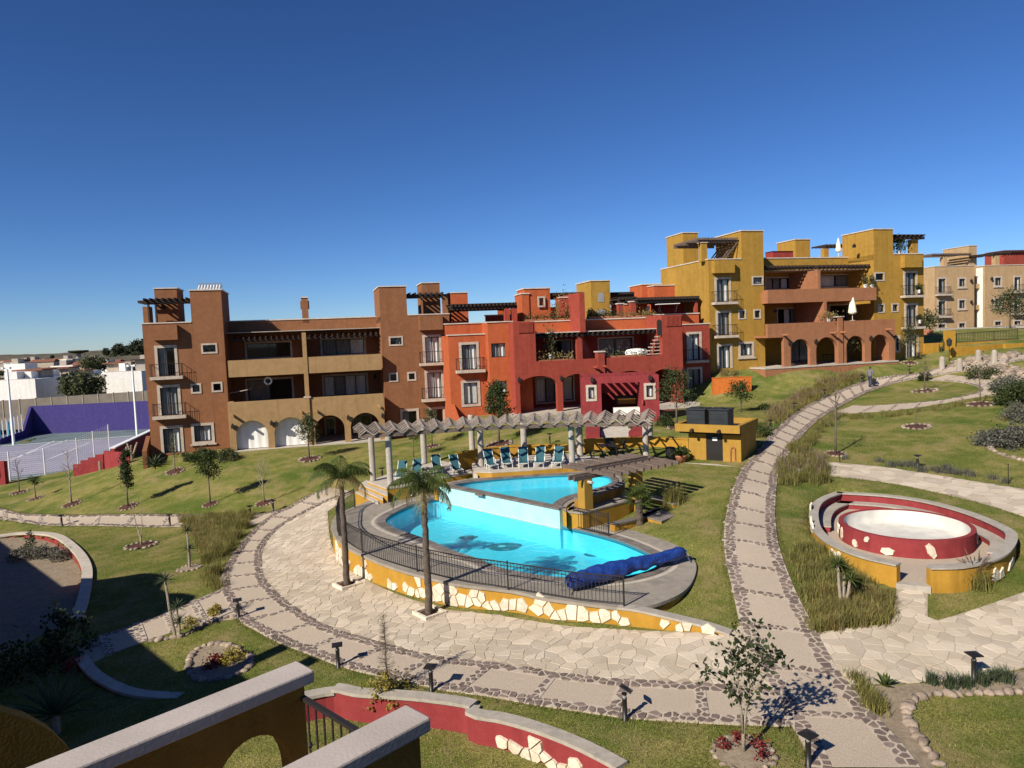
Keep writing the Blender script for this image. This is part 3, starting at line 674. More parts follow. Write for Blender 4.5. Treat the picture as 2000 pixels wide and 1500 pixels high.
for A, B, C, E_ in zip(To[:-1], To[1:], Ti[1:], Ti[:-1]):
    cp.add([(p[0], p[1], p[2] + k) for k in (-.07, 0.0) for p in (A, B, C, E_)], [(0, 1, 5, 4), (1, 2, 6, 5), (2, 3, 7, 6), (3, 0, 4, 7), (4, 5, 6, 7)])
mb.build('wall_tail', 'mustard', pool); cp.build('wall_coping', 'concrete', pool)
# basin
def basin(loop, ztop, zbot, m, parent, name='basin'):
    n = len(loop); mb = MB()
    mb.add([(p[0], p[1], z) for p in loop for z in (ztop, zbot)], [(2 * i, 2 * i + 1, 2 * ((i + 1) % n) + 1, 2 * ((i + 1) % n)) for i in range(n)])
    mb.poly([(p[0], p[1], zbot) for p in loop]); return mb.build(name, m, parent)
basin(low, DECK_Z, DECK_Z - 0.95, 'pool_paint', pool)
n = len(low); g = grow(low, -0.012); mb = MB(); mb.add([(p[0], p[1], z) for p in g for z in (DECK_Z - .005, DECK_Z - .14)], [(2 * i, 2 * i + 1, 2 * ((i + 1) % n) + 1, 2 * ((i + 1) % n)) for i in range(n)]); mb.build('waterline_tiles', 'pool_mosaic', pool)
# dark coping stones round the lower basin
def coping_ring(loop, w, z, parent, step=0.42, m='dark_coping', h=0.03):
    L = resample(np.vstack([loop, loop[:1]]), step=step)[:-1]; O = grow(L, w); k = len(L)
    for i in range(k):
        a, b, c, d = L[i], L[(i + 1) % k], O[(i + 1) % k], O[i]
        e = 0.012 / step
        a2, b2 = a + (b - a) * e, b + (a - b) * e; d2, c2 = d + (c - d) * e, c + (d - c) * e
        MB().prism([a2, b2, c2, d2], z - 0.02, z + h).build('coping_stone', m, parent)
coping_ring(low, 0.42, DECK_Z, pool)
pale = grow(low, 0.50)
poly_ring(grow(low, 0.66), pale, DECK_Z + 0.005, 'inlay_band', 'light_concrete', pool)
w_ = MB(); w_.poly([(p[0], p[1], LOW_W) for p in grow(low, -0.004)]); structure(w_.build('water', 'water'))
# mosaics on the basin floor
zf = DECK_Z - 0.945
for (cx, cy), r, nm in [((985, 1068), 0.62, 'mosaic'), ((1158, 1083), 0.30, 'mosaic'), ((915, 1050), 0.35, 'mosaic')]:
    c = W(cx, cy, DECK_Z - .95); mb = MB(); k = 22
    mb.poly([(c[0] + r * (1.25 + 0.12 * math.sin(3 * t)) * math.cos(t), c[1] + r * math.sin(t), zf) for t in np.linspace(0, 2 * math.pi, k, endpoint=False)])
    mb.build(nm, 'pool_mosaic', pool)
    mb = MB(); mb.poly([(c[0] - .12 + r * .3 * math.cos(t), c[1] + .08 + r * .2 * math.sin(t), zf + .004) for t in np.linspace(0, 2 * math.pi, 10, endpoint=False)]); mb.build(nm, 'pool_white', pool)

# upper basin and the pale weir wall between the two
A0 = W(858, 980, LOW_W); A1 = W(1094, 1034, LOW_W)            # foot of the weir wall
U = (A1 - A0)[:2]; U /= np.linalg.norm(U); Nb = np.array([-U[1], U[0]]);  Nb = Nb if Nb[1] > 0 else -Nb    # away from the camera
up_px = [(886,949),(920,943),(980,937),(1052,932),(1124,929),(1180,931),(1197,940),(1186,949),(1148,961),(1114,969),(1095,976),(1080,986)]
upl = smooth_line(np.array([W(x, y, UP_Z - .05)[:2] for x, y in up_px]), 0.2)
wl0 = A0[:2] + Nb * 0.40 + U * 0.15; wl1 = A1[:2] + Nb * 0.40 - U * 0.25
up_loop = np.vstack([wl0, upl, wl1])
basin(up_loop, UP_Z - .03, UP_Z - 0.62, 'pool_paint', pool)
k = len(up_loop); g = up_loop + (up_loop.mean(0) - up_loop) * 0.004; mb = MB(); mb.add([(p[0], p[1], z) for p in g for z in (UP_Z - .005, UP_Z - .10)], [(2 * i, 2 * i + 1, 2 * ((i + 1) % k) + 1, 2 * ((i + 1) % k)) for i in range(k)]); mb.build('waterline_tiles', 'pool_mosaic', pool)
w_ = MB(); w_.poly([(p[0], p[1], UP_Z - 0.06) for p in up_loop]); structure(w_.build('water', 'water'))
mb = MB(); mb.obox((*A0[:2], LOW_W - .03), (*(A1 - A0)[:2], 0), (*(Nb * .36), 0), (0, 0, UP_Z - LOW_W - .02)); mb.build('weir_wall', 'pool_white', pool)
mb = MB(); mb.obox((*(A0[:2] + Nb * .005), DECK_Z - 1.2), (*(A1 - A0)[:2], 0), (*(Nb * .36), 0), (0, 0, LOW_W - .03 - DECK_Z + 1.2)); mb.build('weir_footing', 'pool_paint', pool)
mb = MB(); mb.obox((*(A0[:2] - Nb * .01), LOW_W + .005), (*(A1 - A0)[:2], 0), (*(Nb * .012), 0), (0, 0, .035)); mb.build('waterline_trim', 'cantera', pool)
L = np.linalg.norm((A1 - A0)[:2])
for i in range(int(L / .5) + 1):
    s0, s1 = i * .5, min(L, i * .5 + .488); o = A0[:2] + U * s0 - Nb * .03
    if s1 > s0: MB().obox((*o, UP_Z - .05), (*(U * (s1 - s0)), 0), (*(Nb * .46), 0), (0, 0, .075)).build('coping_stone', 'dark_coping', pool)
o = A0[:2] + U * (L * .37) - Nb * .22; MB().obox((*o, UP_Z - .08), (*(U * .55), 0), (*(Nb * .5), 0), (0, 0, .10)).build('spout', 'dark_coping', pool)
mb = MB(); mb.obox((*(A0[:2] - U * .34 - Nb * .04), DECK_Z - .02), (*(U * .32), 0), (*(Nb * .9), 0), (0, 0, UP_Z - DECK_Z)); mb.build('end_pier', 'mustard', pool)
mb = MB(); mb.obox((*(A1[:2] + U * .003 + Nb * .20), DECK_Z - .01), (*(U * .36), 0), (*(Nb * .9), 0), (0, 0, UP_Z - DECK_Z - .04)); mb.build('end_pier', 'mustard', pool)
# upper rim: slab with coping, retaining face
rim = smooth_line(np.array([W(x, y, UP_Z)[:2] for x, y in [(862,945),(905,936),(980,929),(1052,924),(1124,921),(1190,923),(1214,934),(1206,948),(1165,966),(1128,976),(1108,987),(1106,1000)]]), 0.2)
A = resample(upl, n=60); B = resample(rim, n=60); mb = MB()
mb.add([(*p, UP_Z - .012) for p in A] + [(*p, UP_Z - .012) for p in B], [(i, i + 1, 61 + i, 60 + i) for i in range(59)]); mb.build('rim_slab', 'pool_deck', pool)
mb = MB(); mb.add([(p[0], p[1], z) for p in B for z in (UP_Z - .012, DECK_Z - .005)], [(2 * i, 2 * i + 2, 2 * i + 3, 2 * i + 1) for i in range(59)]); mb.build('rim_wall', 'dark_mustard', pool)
Ai = A; Bo = A + (B - A) * 0.62
for i in range(0, 59, 1):
    q = [Ai[i] + (Ai[i + 1] - Ai[i]) * .03, Ai[i + 1], Bo[i + 1], Bo[i] + (Bo[i + 1] - Bo[i]) * .03]
    MB().prism(q, UP_Z - .03, UP_Z + .02).build('coping_stone', 'dark_coping', pool)
# seating terrace under the small pergola, walls with stone caps
def capwall(pts, z0, z1, w, m, parent, capm='pool_deck', cap=0.07, over=0.04, name='low_wall'):
    P = np.array(pts, float)[:, :2]; P = resample(P, step=0.5) if len(P) == 2 else smooth_line(P, 0.3)
    a, b = offset_line(P, w / 2), offset_line(P, -w / 2); mb = MB(); mb.prism(np.vstack([a, b[::-1]]).tolist(), z0, z1 - cap); mb.build(name, m, parent)
    a, b = offset_line(P, w / 2 + over), offset_line(P, -w / 2 - over); mb = MB(); mb.prism(np.vstack([a, b[::-1]]).tolist(), z1 - cap, z1); mb.build('cap', capm, parent)
tz = 2.40
tq = [W(x, y, tz)[:2] for x, y in [(1138, 1001), (1165, 994), (1229, 977), (1250, 966), (1226, 957), (1180, 970), (1120, 984), (1108, 998)]]; tc = np.mean(tq, 0)
mb = MB(); mb.prism(tq, DECK_Z - .01, tz - .07); mb.build('terrace_base', 'mustard', pool); mb = MB(); mb.prism([q + (q - tc) * .02 for q in tq], tz - .07, tz); mb.build('terrace_slab', 'pool_deck', pool)
capwall([W(1126, 973, 2.85), W(1140, 969, 2.85), W(1170, 961, 2.85), W(1205, 949, 2.85), W(1215, 941, 2.85)], DECK_Z - .005, 2.85, .26, 'dark_mustard', pool, 'dark_coping')
capwall([W(1196, 1022, 1.98), W(1245, 1010, 1.98), W(1292, 990, 1.98)], 1.3, 1.98, .30, 'mustard', pool, 'dark_coping')
mb = MB(); q = [W(x, y, 1.92)[:2] for x, y in [(1252, 1008), (1292, 994), (1330, 1005), (1292, 1020)]]; mb.prism(q, 1.2, 1.92); mb.build('bench_block', 'mustard', pool)
q2 = [np.array(p) + (np.array(p) - np.mean(q, 0)) * .04 for p in q]; mb = MB(); mb.prism(q2, 1.92, 1.98); mb.build('bench_top', 'dark_coping', pool)
capwall([W(1262, 965, 2.3), W(1320, 985, 2.2)], 1.4, 2.25, .3, 'mustard', pool, 'pool_deck')

# white stones clad on the yellow wall: irregular cells under a broken outline
wall_arc = []
for p in deck_poly: wall_arc.append(p)
wa = np.array([p for p in grow(deck_poly, -0.06)])
def clad(line, zbase, prof, size, parent, out=0.04, side=1, name='wall_stone', depth=0.045, top=9):
    s = np.concatenate([[0], np.cumsum(np.linalg.norm(np.diff(line[:, :2], axis=0), axis=1))]); N = normals2(line) * side
    for c, poly in voronoi(0, s[-1], 0, 1.1, size, size * 1.05, 0.02, 0.4, drop=0.1):
        cy = np.mean([b for a, b in poly]); cx = np.mean([a for a, b in poly])
        if max(b for a, b in poly) > min(prof(cx / s[-1]) + 0.10, top): continue
        k = len(poly); V = []
        for dd in (-0.02, depth):
            for a, b in poly:
                sh = 1 if dd < 0 else .93; a2, b2 = cx + (a - cx) * sh, cy + (b - cy) * sh
                x, y = np.interp(a2, s, line[:, 0]), np.interp(a2, s, line[:, 1]); nx, ny = np.interp(a2, s, N[:, 0]), np.interp(a2, s, N[:, 1])
                V.append((x + nx * dd, y + ny * dd, zbase(x, y) + b2))
        MB().add(V, [tuple(range(k, 2 * k))] + [(i, (i + 1) % k, k + (i + 1) % k, k + i) for i in range(k)]).build(name, 'white_stone', parent)
i0 = int(np.argmin(np.linalg.norm(wa - W(652, 1045, DECK_Z)[:2], axis=1))); i1 = int(np.argmin(np.linalg.norm(wa - W(1215, 1186, DECK_Z)[:2], axis=1)))
front = wa[i0:i1 + 1] if i0 < i1 else np.vstack([wa[i0:], wa[:i1 + 1]])
_h = [(0, .75), (.04, .85), (.08, .5), (.11, .9), (.155, .25), (.17, .1), (.20, .75), (.255, .8), (.285, .12), (.345, .02), (.36, .55), (.39, .45), (.42, .2), (.45, .75), (.49, .75), (.505, .35), (.53, .7), (.60, .78), (.625, .5), (.66, .75), (.70, .45), (.74, .6), (.79, .5), (.82, .75), (.86, .5), (.9, .72), (.95, .55), (1, .5)]
prof = lambda t: max(np.interp(t, [a for a, b in _h], [b for a, b in _h]) + .03, 0)
clad(front, lambda x, y: zt1(x, y) + .02, prof, 0.33, pool, top=.92)
clad(tail[:, :2], lambda x, y: zt1(x, y) + .02, lambda t: 0.44 - .25 * t if (int(t * 11) % 2 == 0 and t < .85) else 0.0, 0.26, pool)

# iron railing along the deck
def railing(pts, name, label, posts, h=0.92, step=0.125, grp=None, base=None):
    P = resample(np.array(pts, float), step=step); t = thing(name, label, 'railing', P[0], group=grp)
    s = np.concatenate([[0], np.cumsum(np.linalg.norm(np.diff(P[:, :2], axis=0), axis=1))])
    for i in range(len(P)): MB().tube([P[i] + (0, 0, .10), P[i] + (0, 0, h - .02)], 0.011, 4, False).build('baluster', 'iron', t)
    mb = MB()
    for z, r in ((.09, .018), (h - .12, .014), (h, .022)): mb.tube([p + (0, 0, z) for p in P], r, 5)
    mb.build('rail', 'iron', t)
    mb = MB()                                      # scroll work between the two upper rails
    for i in range(len(P) - 1):
        a, b = P[i] + (0, 0, h - .105), P[i + 1] + (0, 0, h - .02); mb.tube([a, (a + b) / 2 + (0, 0, .02 * (-1) ** i), b], .007, 4, False)
    mb.build('scroll_work', 'iron', t)
    for q in posts:
        q = np.interp(q * s[-1], s, np.arange(len(P))); i = int(round(q)); MB().beam(P[i] - (0, 0, .02), P[i] + (0, 0, h + .06), .05, .05).build('post', 'iron', t)
    return t
fr = smooth_line(np.array([W(x, y, DECK_Z) for x, y in [(693,991),(668,1004),(661,1022),(662,1046),(706,1079),(785,1108),(895,1136),(975,1149),(1064,1164),(1140,1176),(1219,1184)]]), 0.1)
railing(fr, 'railing', 'long black wrought iron railing along the curved front of the pool deck', [0, .085, .19, .27, .42, .60, .80, 1.0])
railing(np.array([W(1122, 1032, DECK_Z), W(1189, 1048, DECK_Z)]), 'railing', 'short black iron railing beside the weir wall and small pergola', [0, 1.0])

# steel ladders
def ladder(px, z, a, label):
    p = W(*px, z); t = local_thing('pool_ladder', label, 'ladder', (p[0], p[1], z), a)
    for s in (-.24, .24):
        MB().tube([(s, .55, 0), (s, .55, .55), (s, .45, .68), (s, .1, .70), (s, -.08, .60), (s, -.1, .2), (s, -.1, -.9)], .022, 6).build('handrail', 'steel', t, True)
    for k in range(4): MB().box(-.24, .24, -.16, -.06, -.2 - .2 * k, -.17 - .2 * k).build('step', 'steel', t)
    return t
ladder((822, 985), DECK_Z, R(160), 'curved steel pool ladder at the far left corner of the lower pool')
ladder((1196, 941), UP_Z, R(90 + 180), 'curved steel pool ladder at the right end of the upper pool')

# rolled blue cover on its reel
ra, rb = W(1110, 1136, DECK_Z + .36), W(1333, 1078, DECK_Z + .36)
cov = thing('pool_cover_reel', 'rolled up deep blue plastic pool cover lying on a metal reel', 'pool cover', ((ra + rb) / 2 - (0, 0, .36)))
mb = MB(); nseg, nr = 70, 26; dvec = rb - ra; ax = dvec / np.linalg.norm(dvec); sx = np.cross(ax, (0, 0, 1.)); sx /= np.linalg.norm(sx); upv = np.cross(sx, ax); V = []
from mathutils import noise as mn
for i in range(nseg + 1):
    f = i / nseg; c = ra + dvec * f
    for k in range(nr):
        th = 2 * math.pi * k / nr; d = sx * math.cos(th) + upv * math.sin(th)
        q = c + d * .3; r = .25 + .07 * math.sin(5.2 * f + .6) * math.sin(2.1 * f) + .055 * mn.noise(Vector(q * 3.2)) + .03 * mn.noise(Vector((q[0] * 2 + k, q[1] * 2, q[2] * 9)))
        if math.sin(th) < -.2: r += .10 * max(0, mn.noise(Vector((f * 9, 3.1, th * .3))) + .25)
        if f < .02 or f > .98: r *= .75
        V.append(c + d * r)
mb.add(V, [(i * nr + k, i * nr + (k + 1) % nr, (i + 1) * nr + (k + 1) % nr, (i + 1) * nr + k) for i in range(nseg) for k in range(nr)] + [tuple(range(nr)), tuple(nseg * nr + k for k in range(nr))])
mb.build('cover_roll', 'blue_cover', cov, True)
mb = MB(); k0 = ra + dvec * .60 + sx * .18 - (0, 0, .1); V = []
for i in range(15):
    for j in range(7):
        q = ra + dvec * (.46 + .27 * i / 14) + (sx if sx[1] > 0 else -sx) * (.12 + .11 * j); z = DECK_Z + .30 - .06 * j - (.18 if j > 4 else 0); q[2] = z + .05 * mn.noise(Vector(q * 4)); V.append(q)
mb.add(V, [(i * 7 + j, (i + 1) * 7 + j, (i + 1) * 7 + j + 1, i * 7 + j + 1) for i in range(14) for j in range(6)]); mb.build('loose_flap', 'blue_cover', cov, True)
for e, sgn in ((ra, -1), (rb, 1)):
    c = e + ax * .12 * sgn; mb = MB()
    for sd in (-1, 1): mb.tube([c, c + sx * .28 * sd - (0, 0, .36)], .02, 5)
    mb.tube([c - ax * .12 * sgn, c + ax * .06 * sgn], .05, 8); mb.build('reel_stand', 'steel', cov)
# ------------------------------------------------------------------ poolside deck under the big pergola
PL, PR = 2.18, 2.74
pdeck = thing('pergola_terrace', 'raised concrete terrace with yellow edge and steps under the long pergola', 'terrace', W(950, 930, PL))
lp = [W(x, y, PL)[:2] for x, y in [(756,954),(800,948),(860,934),(930,922),(945,905),(925,893),(850,902),(780,918),(717,940)]]
rp = [W(x, y, PR)[:2] for x, y in [(930,921),(960,922),(1040,917),(1100,912),(1145,909),(1165,902),(1300,902),(1350,905),(1445,912),(1470,900),(1420,880),(1270,878),(1150,880),(1030,890),(960,898),(922,905)]]
for q, z, nm in ((lp, PL, 'terrace_slab'), (rp, PR, 'terrace_slab')):
    q = np.array(q); mb = MB(); mb.prism(q.tolist(), z - .06, z); mb.build(nm, 'light_concrete', pdeck); mb = MB(); mb.prism((q + (q.mean(0) - q) * .006).tolist(), z - 1.6, z - .06); mb.build('terrace_base', 'mustard', pdeck); BAND.append(q)
for i in range(3):
    z = PL - .16 * (i + 1); q = [W(x, y, z)[:2] for x, y in [(757 - 9 * i, 957 + 8 * i), (757 - 9 * i, 968 + 8 * i), (702 - 4 * i, 945 + 8 * i), (716 - 4 * i, 937 + 8 * i)]]
    MB().prism(q, z - .8, z - .05).build('step_riser', 'mustard', pdeck); MB().prism(q, z - .05, z).build('step', 'light_concrete', pdeck)
MB().prism([W(x, y, PR - .17)[:2] for x, y in [(925, 925), (933, 928), (937, 912), (922, 908)]], 1, PR - .17).build('step', 'light_concrete', pdeck)
capwall([W(890, 893, 3.0), W(960, 878, 3.1), W(1030, 872, 3.15), W(1110, 869, 3.2), W(1145, 870, 3.2)], 1.6, 3.25, .22, 'mustard', pdeck, 'mustard', name='back_wall')
capwall([W(1140, 866, 3.35), W(1255, 862, 3.35), W(1345, 860, 3.5)], 1.8, 3.62, .22, 'mustard', pdeck, 'mustard', name='back_wall')
# columns: front row, back row
Yf = 5.0 * FPX / 181
cols_f = [(763, 949, PL), (729, 939, PL), (941, 922, PL + .2), (1118, 911, PR), (1262, 899, PR)]
cols_b = [(829, 905, PL), (923, 893, PL), (1024, 887, PR), (1133, 890, PR), (1270, 881, PR)]
perg = thing('pergola', 'long curved poolside pergola of zigzag weathered slats on concrete columns', 'pergola', W(1000, 920, 2.5))
TOPZ = 5.0
ctop = []
for (x, y, z) in cols_f + cols_b:
    p = W(x, y, z); r = .17 if p[1] < 42 else .19
    mb = MB(); mb.lathe((p[0], p[1], z - .02), [(r * 1.06, 0), (r * 1.06, .08), (r, .12), (r, TOPZ - z - .10), (r * 1.02, TOPZ - z)], 16); mb.build('column', 'concrete', perg, True); ctop.append(p)
fl = smooth_line(np.array([W(700, 851, TOPZ + .1), W(762, 848, TOPZ + .1), W(941, 836, TOPZ + .1), W(1119, 829, TOPZ + .1), W(1275, 828, TOPZ + .1)]), 0.5)
bl = smooth_line(np.array([W(690, 841, TOPZ + .1), W(729, 838, TOPZ + .1), W(829, 832, TOPZ + .1), W(1023, 821, TOPZ + .1), W(1133, 817, TOPZ + .1), W(1281, 812, TOPZ + .1)]), 0.5)
for Ln in (fl, bl):
    for a, b in zip(Ln[:-1:4], list(Ln[4::4]) + [Ln[-1]]): MB().beam(a - (0, 0, .02), b - (0, 0, .02), .16, .20).build('main_beam', 'brown_wood', perg)
nb = 21; A = resample(fl, n=nb * 2 + 1); B = resample(bl, n=nb * 2 + 1)
for i in range(nb * 2):                             # zigzag: each pair meets in a small ridge
    a0, a1 = A[i], A[i + 1]; b0, b1 = B[i], B[i + 1]; up = .27
    z0, z1 = (.10, .10 + up) if i % 2 == 0 else (.10 + up, .10)
    for f in (-.34, -.06, .22, .50, .78, 1.06):
        p = a0 * (1 - f) + b0 * f; q = a1 * (1 - f) + b1 * f
        MB().beam((p[0], p[1], TOPZ + .12 + z0), (q[0], q[1], TOPZ + .12 + z1), .14, .05).build('slat', 'grey_wood', perg)
for i in range(1, nb * 2, 2):
    p = A[i] * 1.34 - B[i] * .34; q = B[i] * 1.08 - A[i] * .08; MB().beam((p[0], p[1], TOPZ + .47), (q[0], q[1], TOPZ + .47), .08, .06).build('ridge_batten', 'grey_wood', perg)
# ------------------------------------------------------------------ small pergola on two yellow pillars
sp = thing('pergola', 'small weathered timber pergola on two square yellow pillars by the pool', 'pergola', W(1190, 985, 1.9))
pA = W(1144, 994, 2.4); pB = D(1242, 960, 32.2); pB[2] = 2.4
def pillar(p, z1, w=.46):
    d = (pB - pA)[:2]; d /= np.linalg.norm(d); e = np.array([d[1], -d[0]])
    MB().obox((*(p[:2] - d * w / 2 - e * w / 2), p[2] - .9), (*(d * w), 0), (*(e * w), 0), (0, 0, z1 - p[2] + .9)).build('pillar', 'yellow', sp); return d, e
SZ = 3.74
d, e = pillar(pA, SZ); pillar(pB, SZ)
for s in (-.18, .18): MB().beam((*(pA[:2] - d * .75 + e * s), SZ + .10), (*(pB[:2] + d * 1.6 + e * s), SZ + .10), .10, .20).build('main_beam', 'brown_wood', sp)
MB().tube([(*(pA[:2] - e * .5), SZ - .12), (*(pA[:2] + e * .5), SZ - .12)], .07, 8).build('bolster', 'light_concrete', sp)
Lp = np.linalg.norm((pB - pA)[:2])
for i in range(10):
    c = pA[:2] + d * (.35 + i * (Lp + .9) / 9); MB().beam((*(c - e * 1.9), SZ + .28), (*(c + e * 1.5), SZ + .28), .11, .16).build('rafter', 'brown_wood', sp)
for s in (-.2, .2): MB().beam((*(pA[:2] + e * s + d * .2), SZ + .40), (*(pB[:2] + d * 1.0 + e * s), SZ + .40), .06, .08).build('batten', 'brown_wood', sp)
# ------------------------------------------------------------------ sun loungers
def lounger():
    t = local_thing('sun_lounger', '', 'sun lounger', (0, 0, 0), 0, 'teal sun loungers under the long pergola')
    mb = MB(); V = []; prof_ = [(-.95, .36), (-.15, .34), (.05, .36), (.30, .85), (.52, 1.28)]
    mb.add([(s, y, z) for y, z in prof_ for s in (-.30, .30)] + [(s, y + .012, z - .03) for y, z in prof_ for s in (-.30, .30)],
           [(2 * i, 2 * i + 1, 2 * i + 3, 2 * i + 2) for i in range(4)] + [(10 + 2 * i, 12 + 2 * i, 13 + 2 * i, 11 + 2 * i) for i in range(4)]); mb.build('sling', 'teal_mesh', t)
    for s in (-.325, .325):
        MB().tube([(s, y, z - .01) for y, z in prof_], .022, 6).build('side_rail', 'white_metal', t)
        MB().tube([(s, .30, .72), (s, .02, .66), (s * 1.03, -.22, .60), (s * 1.03, -.26, .50), (s * 1.03, -.30, 0)], .02, 6).build('armrest', 'white_metal', t)
        for y in (-.85, .25): MB().tube([(s, y, .34), (s, y + (.08 if y > 0 else -.05), 0)], .02, 6).build('leg', 'white_metal', t)
    MB().tube([(-.32, -.93, .35), (.32, -.93, .35)], .02, 6).build('cross_bar', 'white_metal', t)
    return t
L0 = lounger()
spots = [(782,940,PL,-8),(812,936,PL,-8),(852,926,PL,12),(889,926,PL,20),(957,917,PR,18),(989,913,PR,8),(1023,913,PR,0),(1056,912,PR,-10),(1092,911,PR,-14)]
words = ['leftmost teal sun lounger, half hidden by the first concrete column', 'second teal sun lounger from the left, behind the palm crown', 'third teal sun lounger from the left, beside the shaded column', 'teal sun lounger standing last before the terrace step', 'teal sun lounger just right of the column at the terrace step', 'sixth teal sun lounger counted from the left', 'teal sun lounger in the middle of the upper row of five', 'second teal sun lounger from the right', 'rightmost teal sun lounger, beside the broad double column']
for i, (x, y, z, a) in enumerate(spots):
    p = W(x, y, z); p = p + np.array([0, .45, 0])
    if i == 0: L0.location = (p[0], p[1], z); L0.rotation_euler = (0, 0, R(a)); L0['label'] = words[0]; L0.scale = (.8,) * 3
    else: copy_tree(L0, (p[0], p[1], z), R(a), words[i], .8)
# dark table set in the pergola's shade
def patio_chair(px, z, a, label):
    p = W(*px, z); t = local_thing('patio_chair', label, 'chair', (p[0], p[1], z), R(a), group='dark chairs at the poolside table')
    MB().box(-.25, .25, -.25, .25, .41, .45).build('seat', 'plastic_black', t); MB().box(-.25, .25, .22, .26, .45, .92).build('backrest', 'plastic_black', t)
    for x in (-.22, .22):
        for y in (-.22, .22): MB().tube([(x, y, .42), (x * 1.05, y * 1.05, 0)], .016, 5).build('leg', 'plastic_black', t)
tp = W(1188, 893, PR); t = local_thing('patio_table', 'square dark patio table in the shade of the long pergola', 'table', (tp[0], tp[1], PR))
MB().box(-.5, .5, -.5, .5, .70, .74).build('tabletop', 'plastic_black', t)
for x in (-.42, .42):
    for y in (-.42, .42): MB().tube([(x, y, .70), (x, y, 0)], .025, 6).build('leg', 'plastic_black', t)
patio_chair((1168, 895), PR, 80, 'dark patio chair left of the shaded poolside table'); patio_chair((1212, 890), PR, -80, 'dark patio chair right of the shaded poolside table'); patio_chair((1192, 886), PR, 0, 'dark patio chair behind the shaded poolside table')
# litter bin and potted plant
p = W(1310, 901, PR); t = local_thing('litter_bin', 'round black litter bin standing beside the potted plant', 'bin', (p[0], p[1], PR))
MB().lathe((0, 0, 0), [(.22, 0), (.25, .7), (.27, .72), (.27, .78), (.20, .80)], 14).build('body', 'plastic_black', t)
for k in range(14): a = 2 * math.pi * k / 14; MB().beam((.245 * math.cos(a), .245 * math.sin(a), .06), (.265 * math.cos(a), .265 * math.sin(a), .68), .04, .02).build('slat', 'black_metal', t)
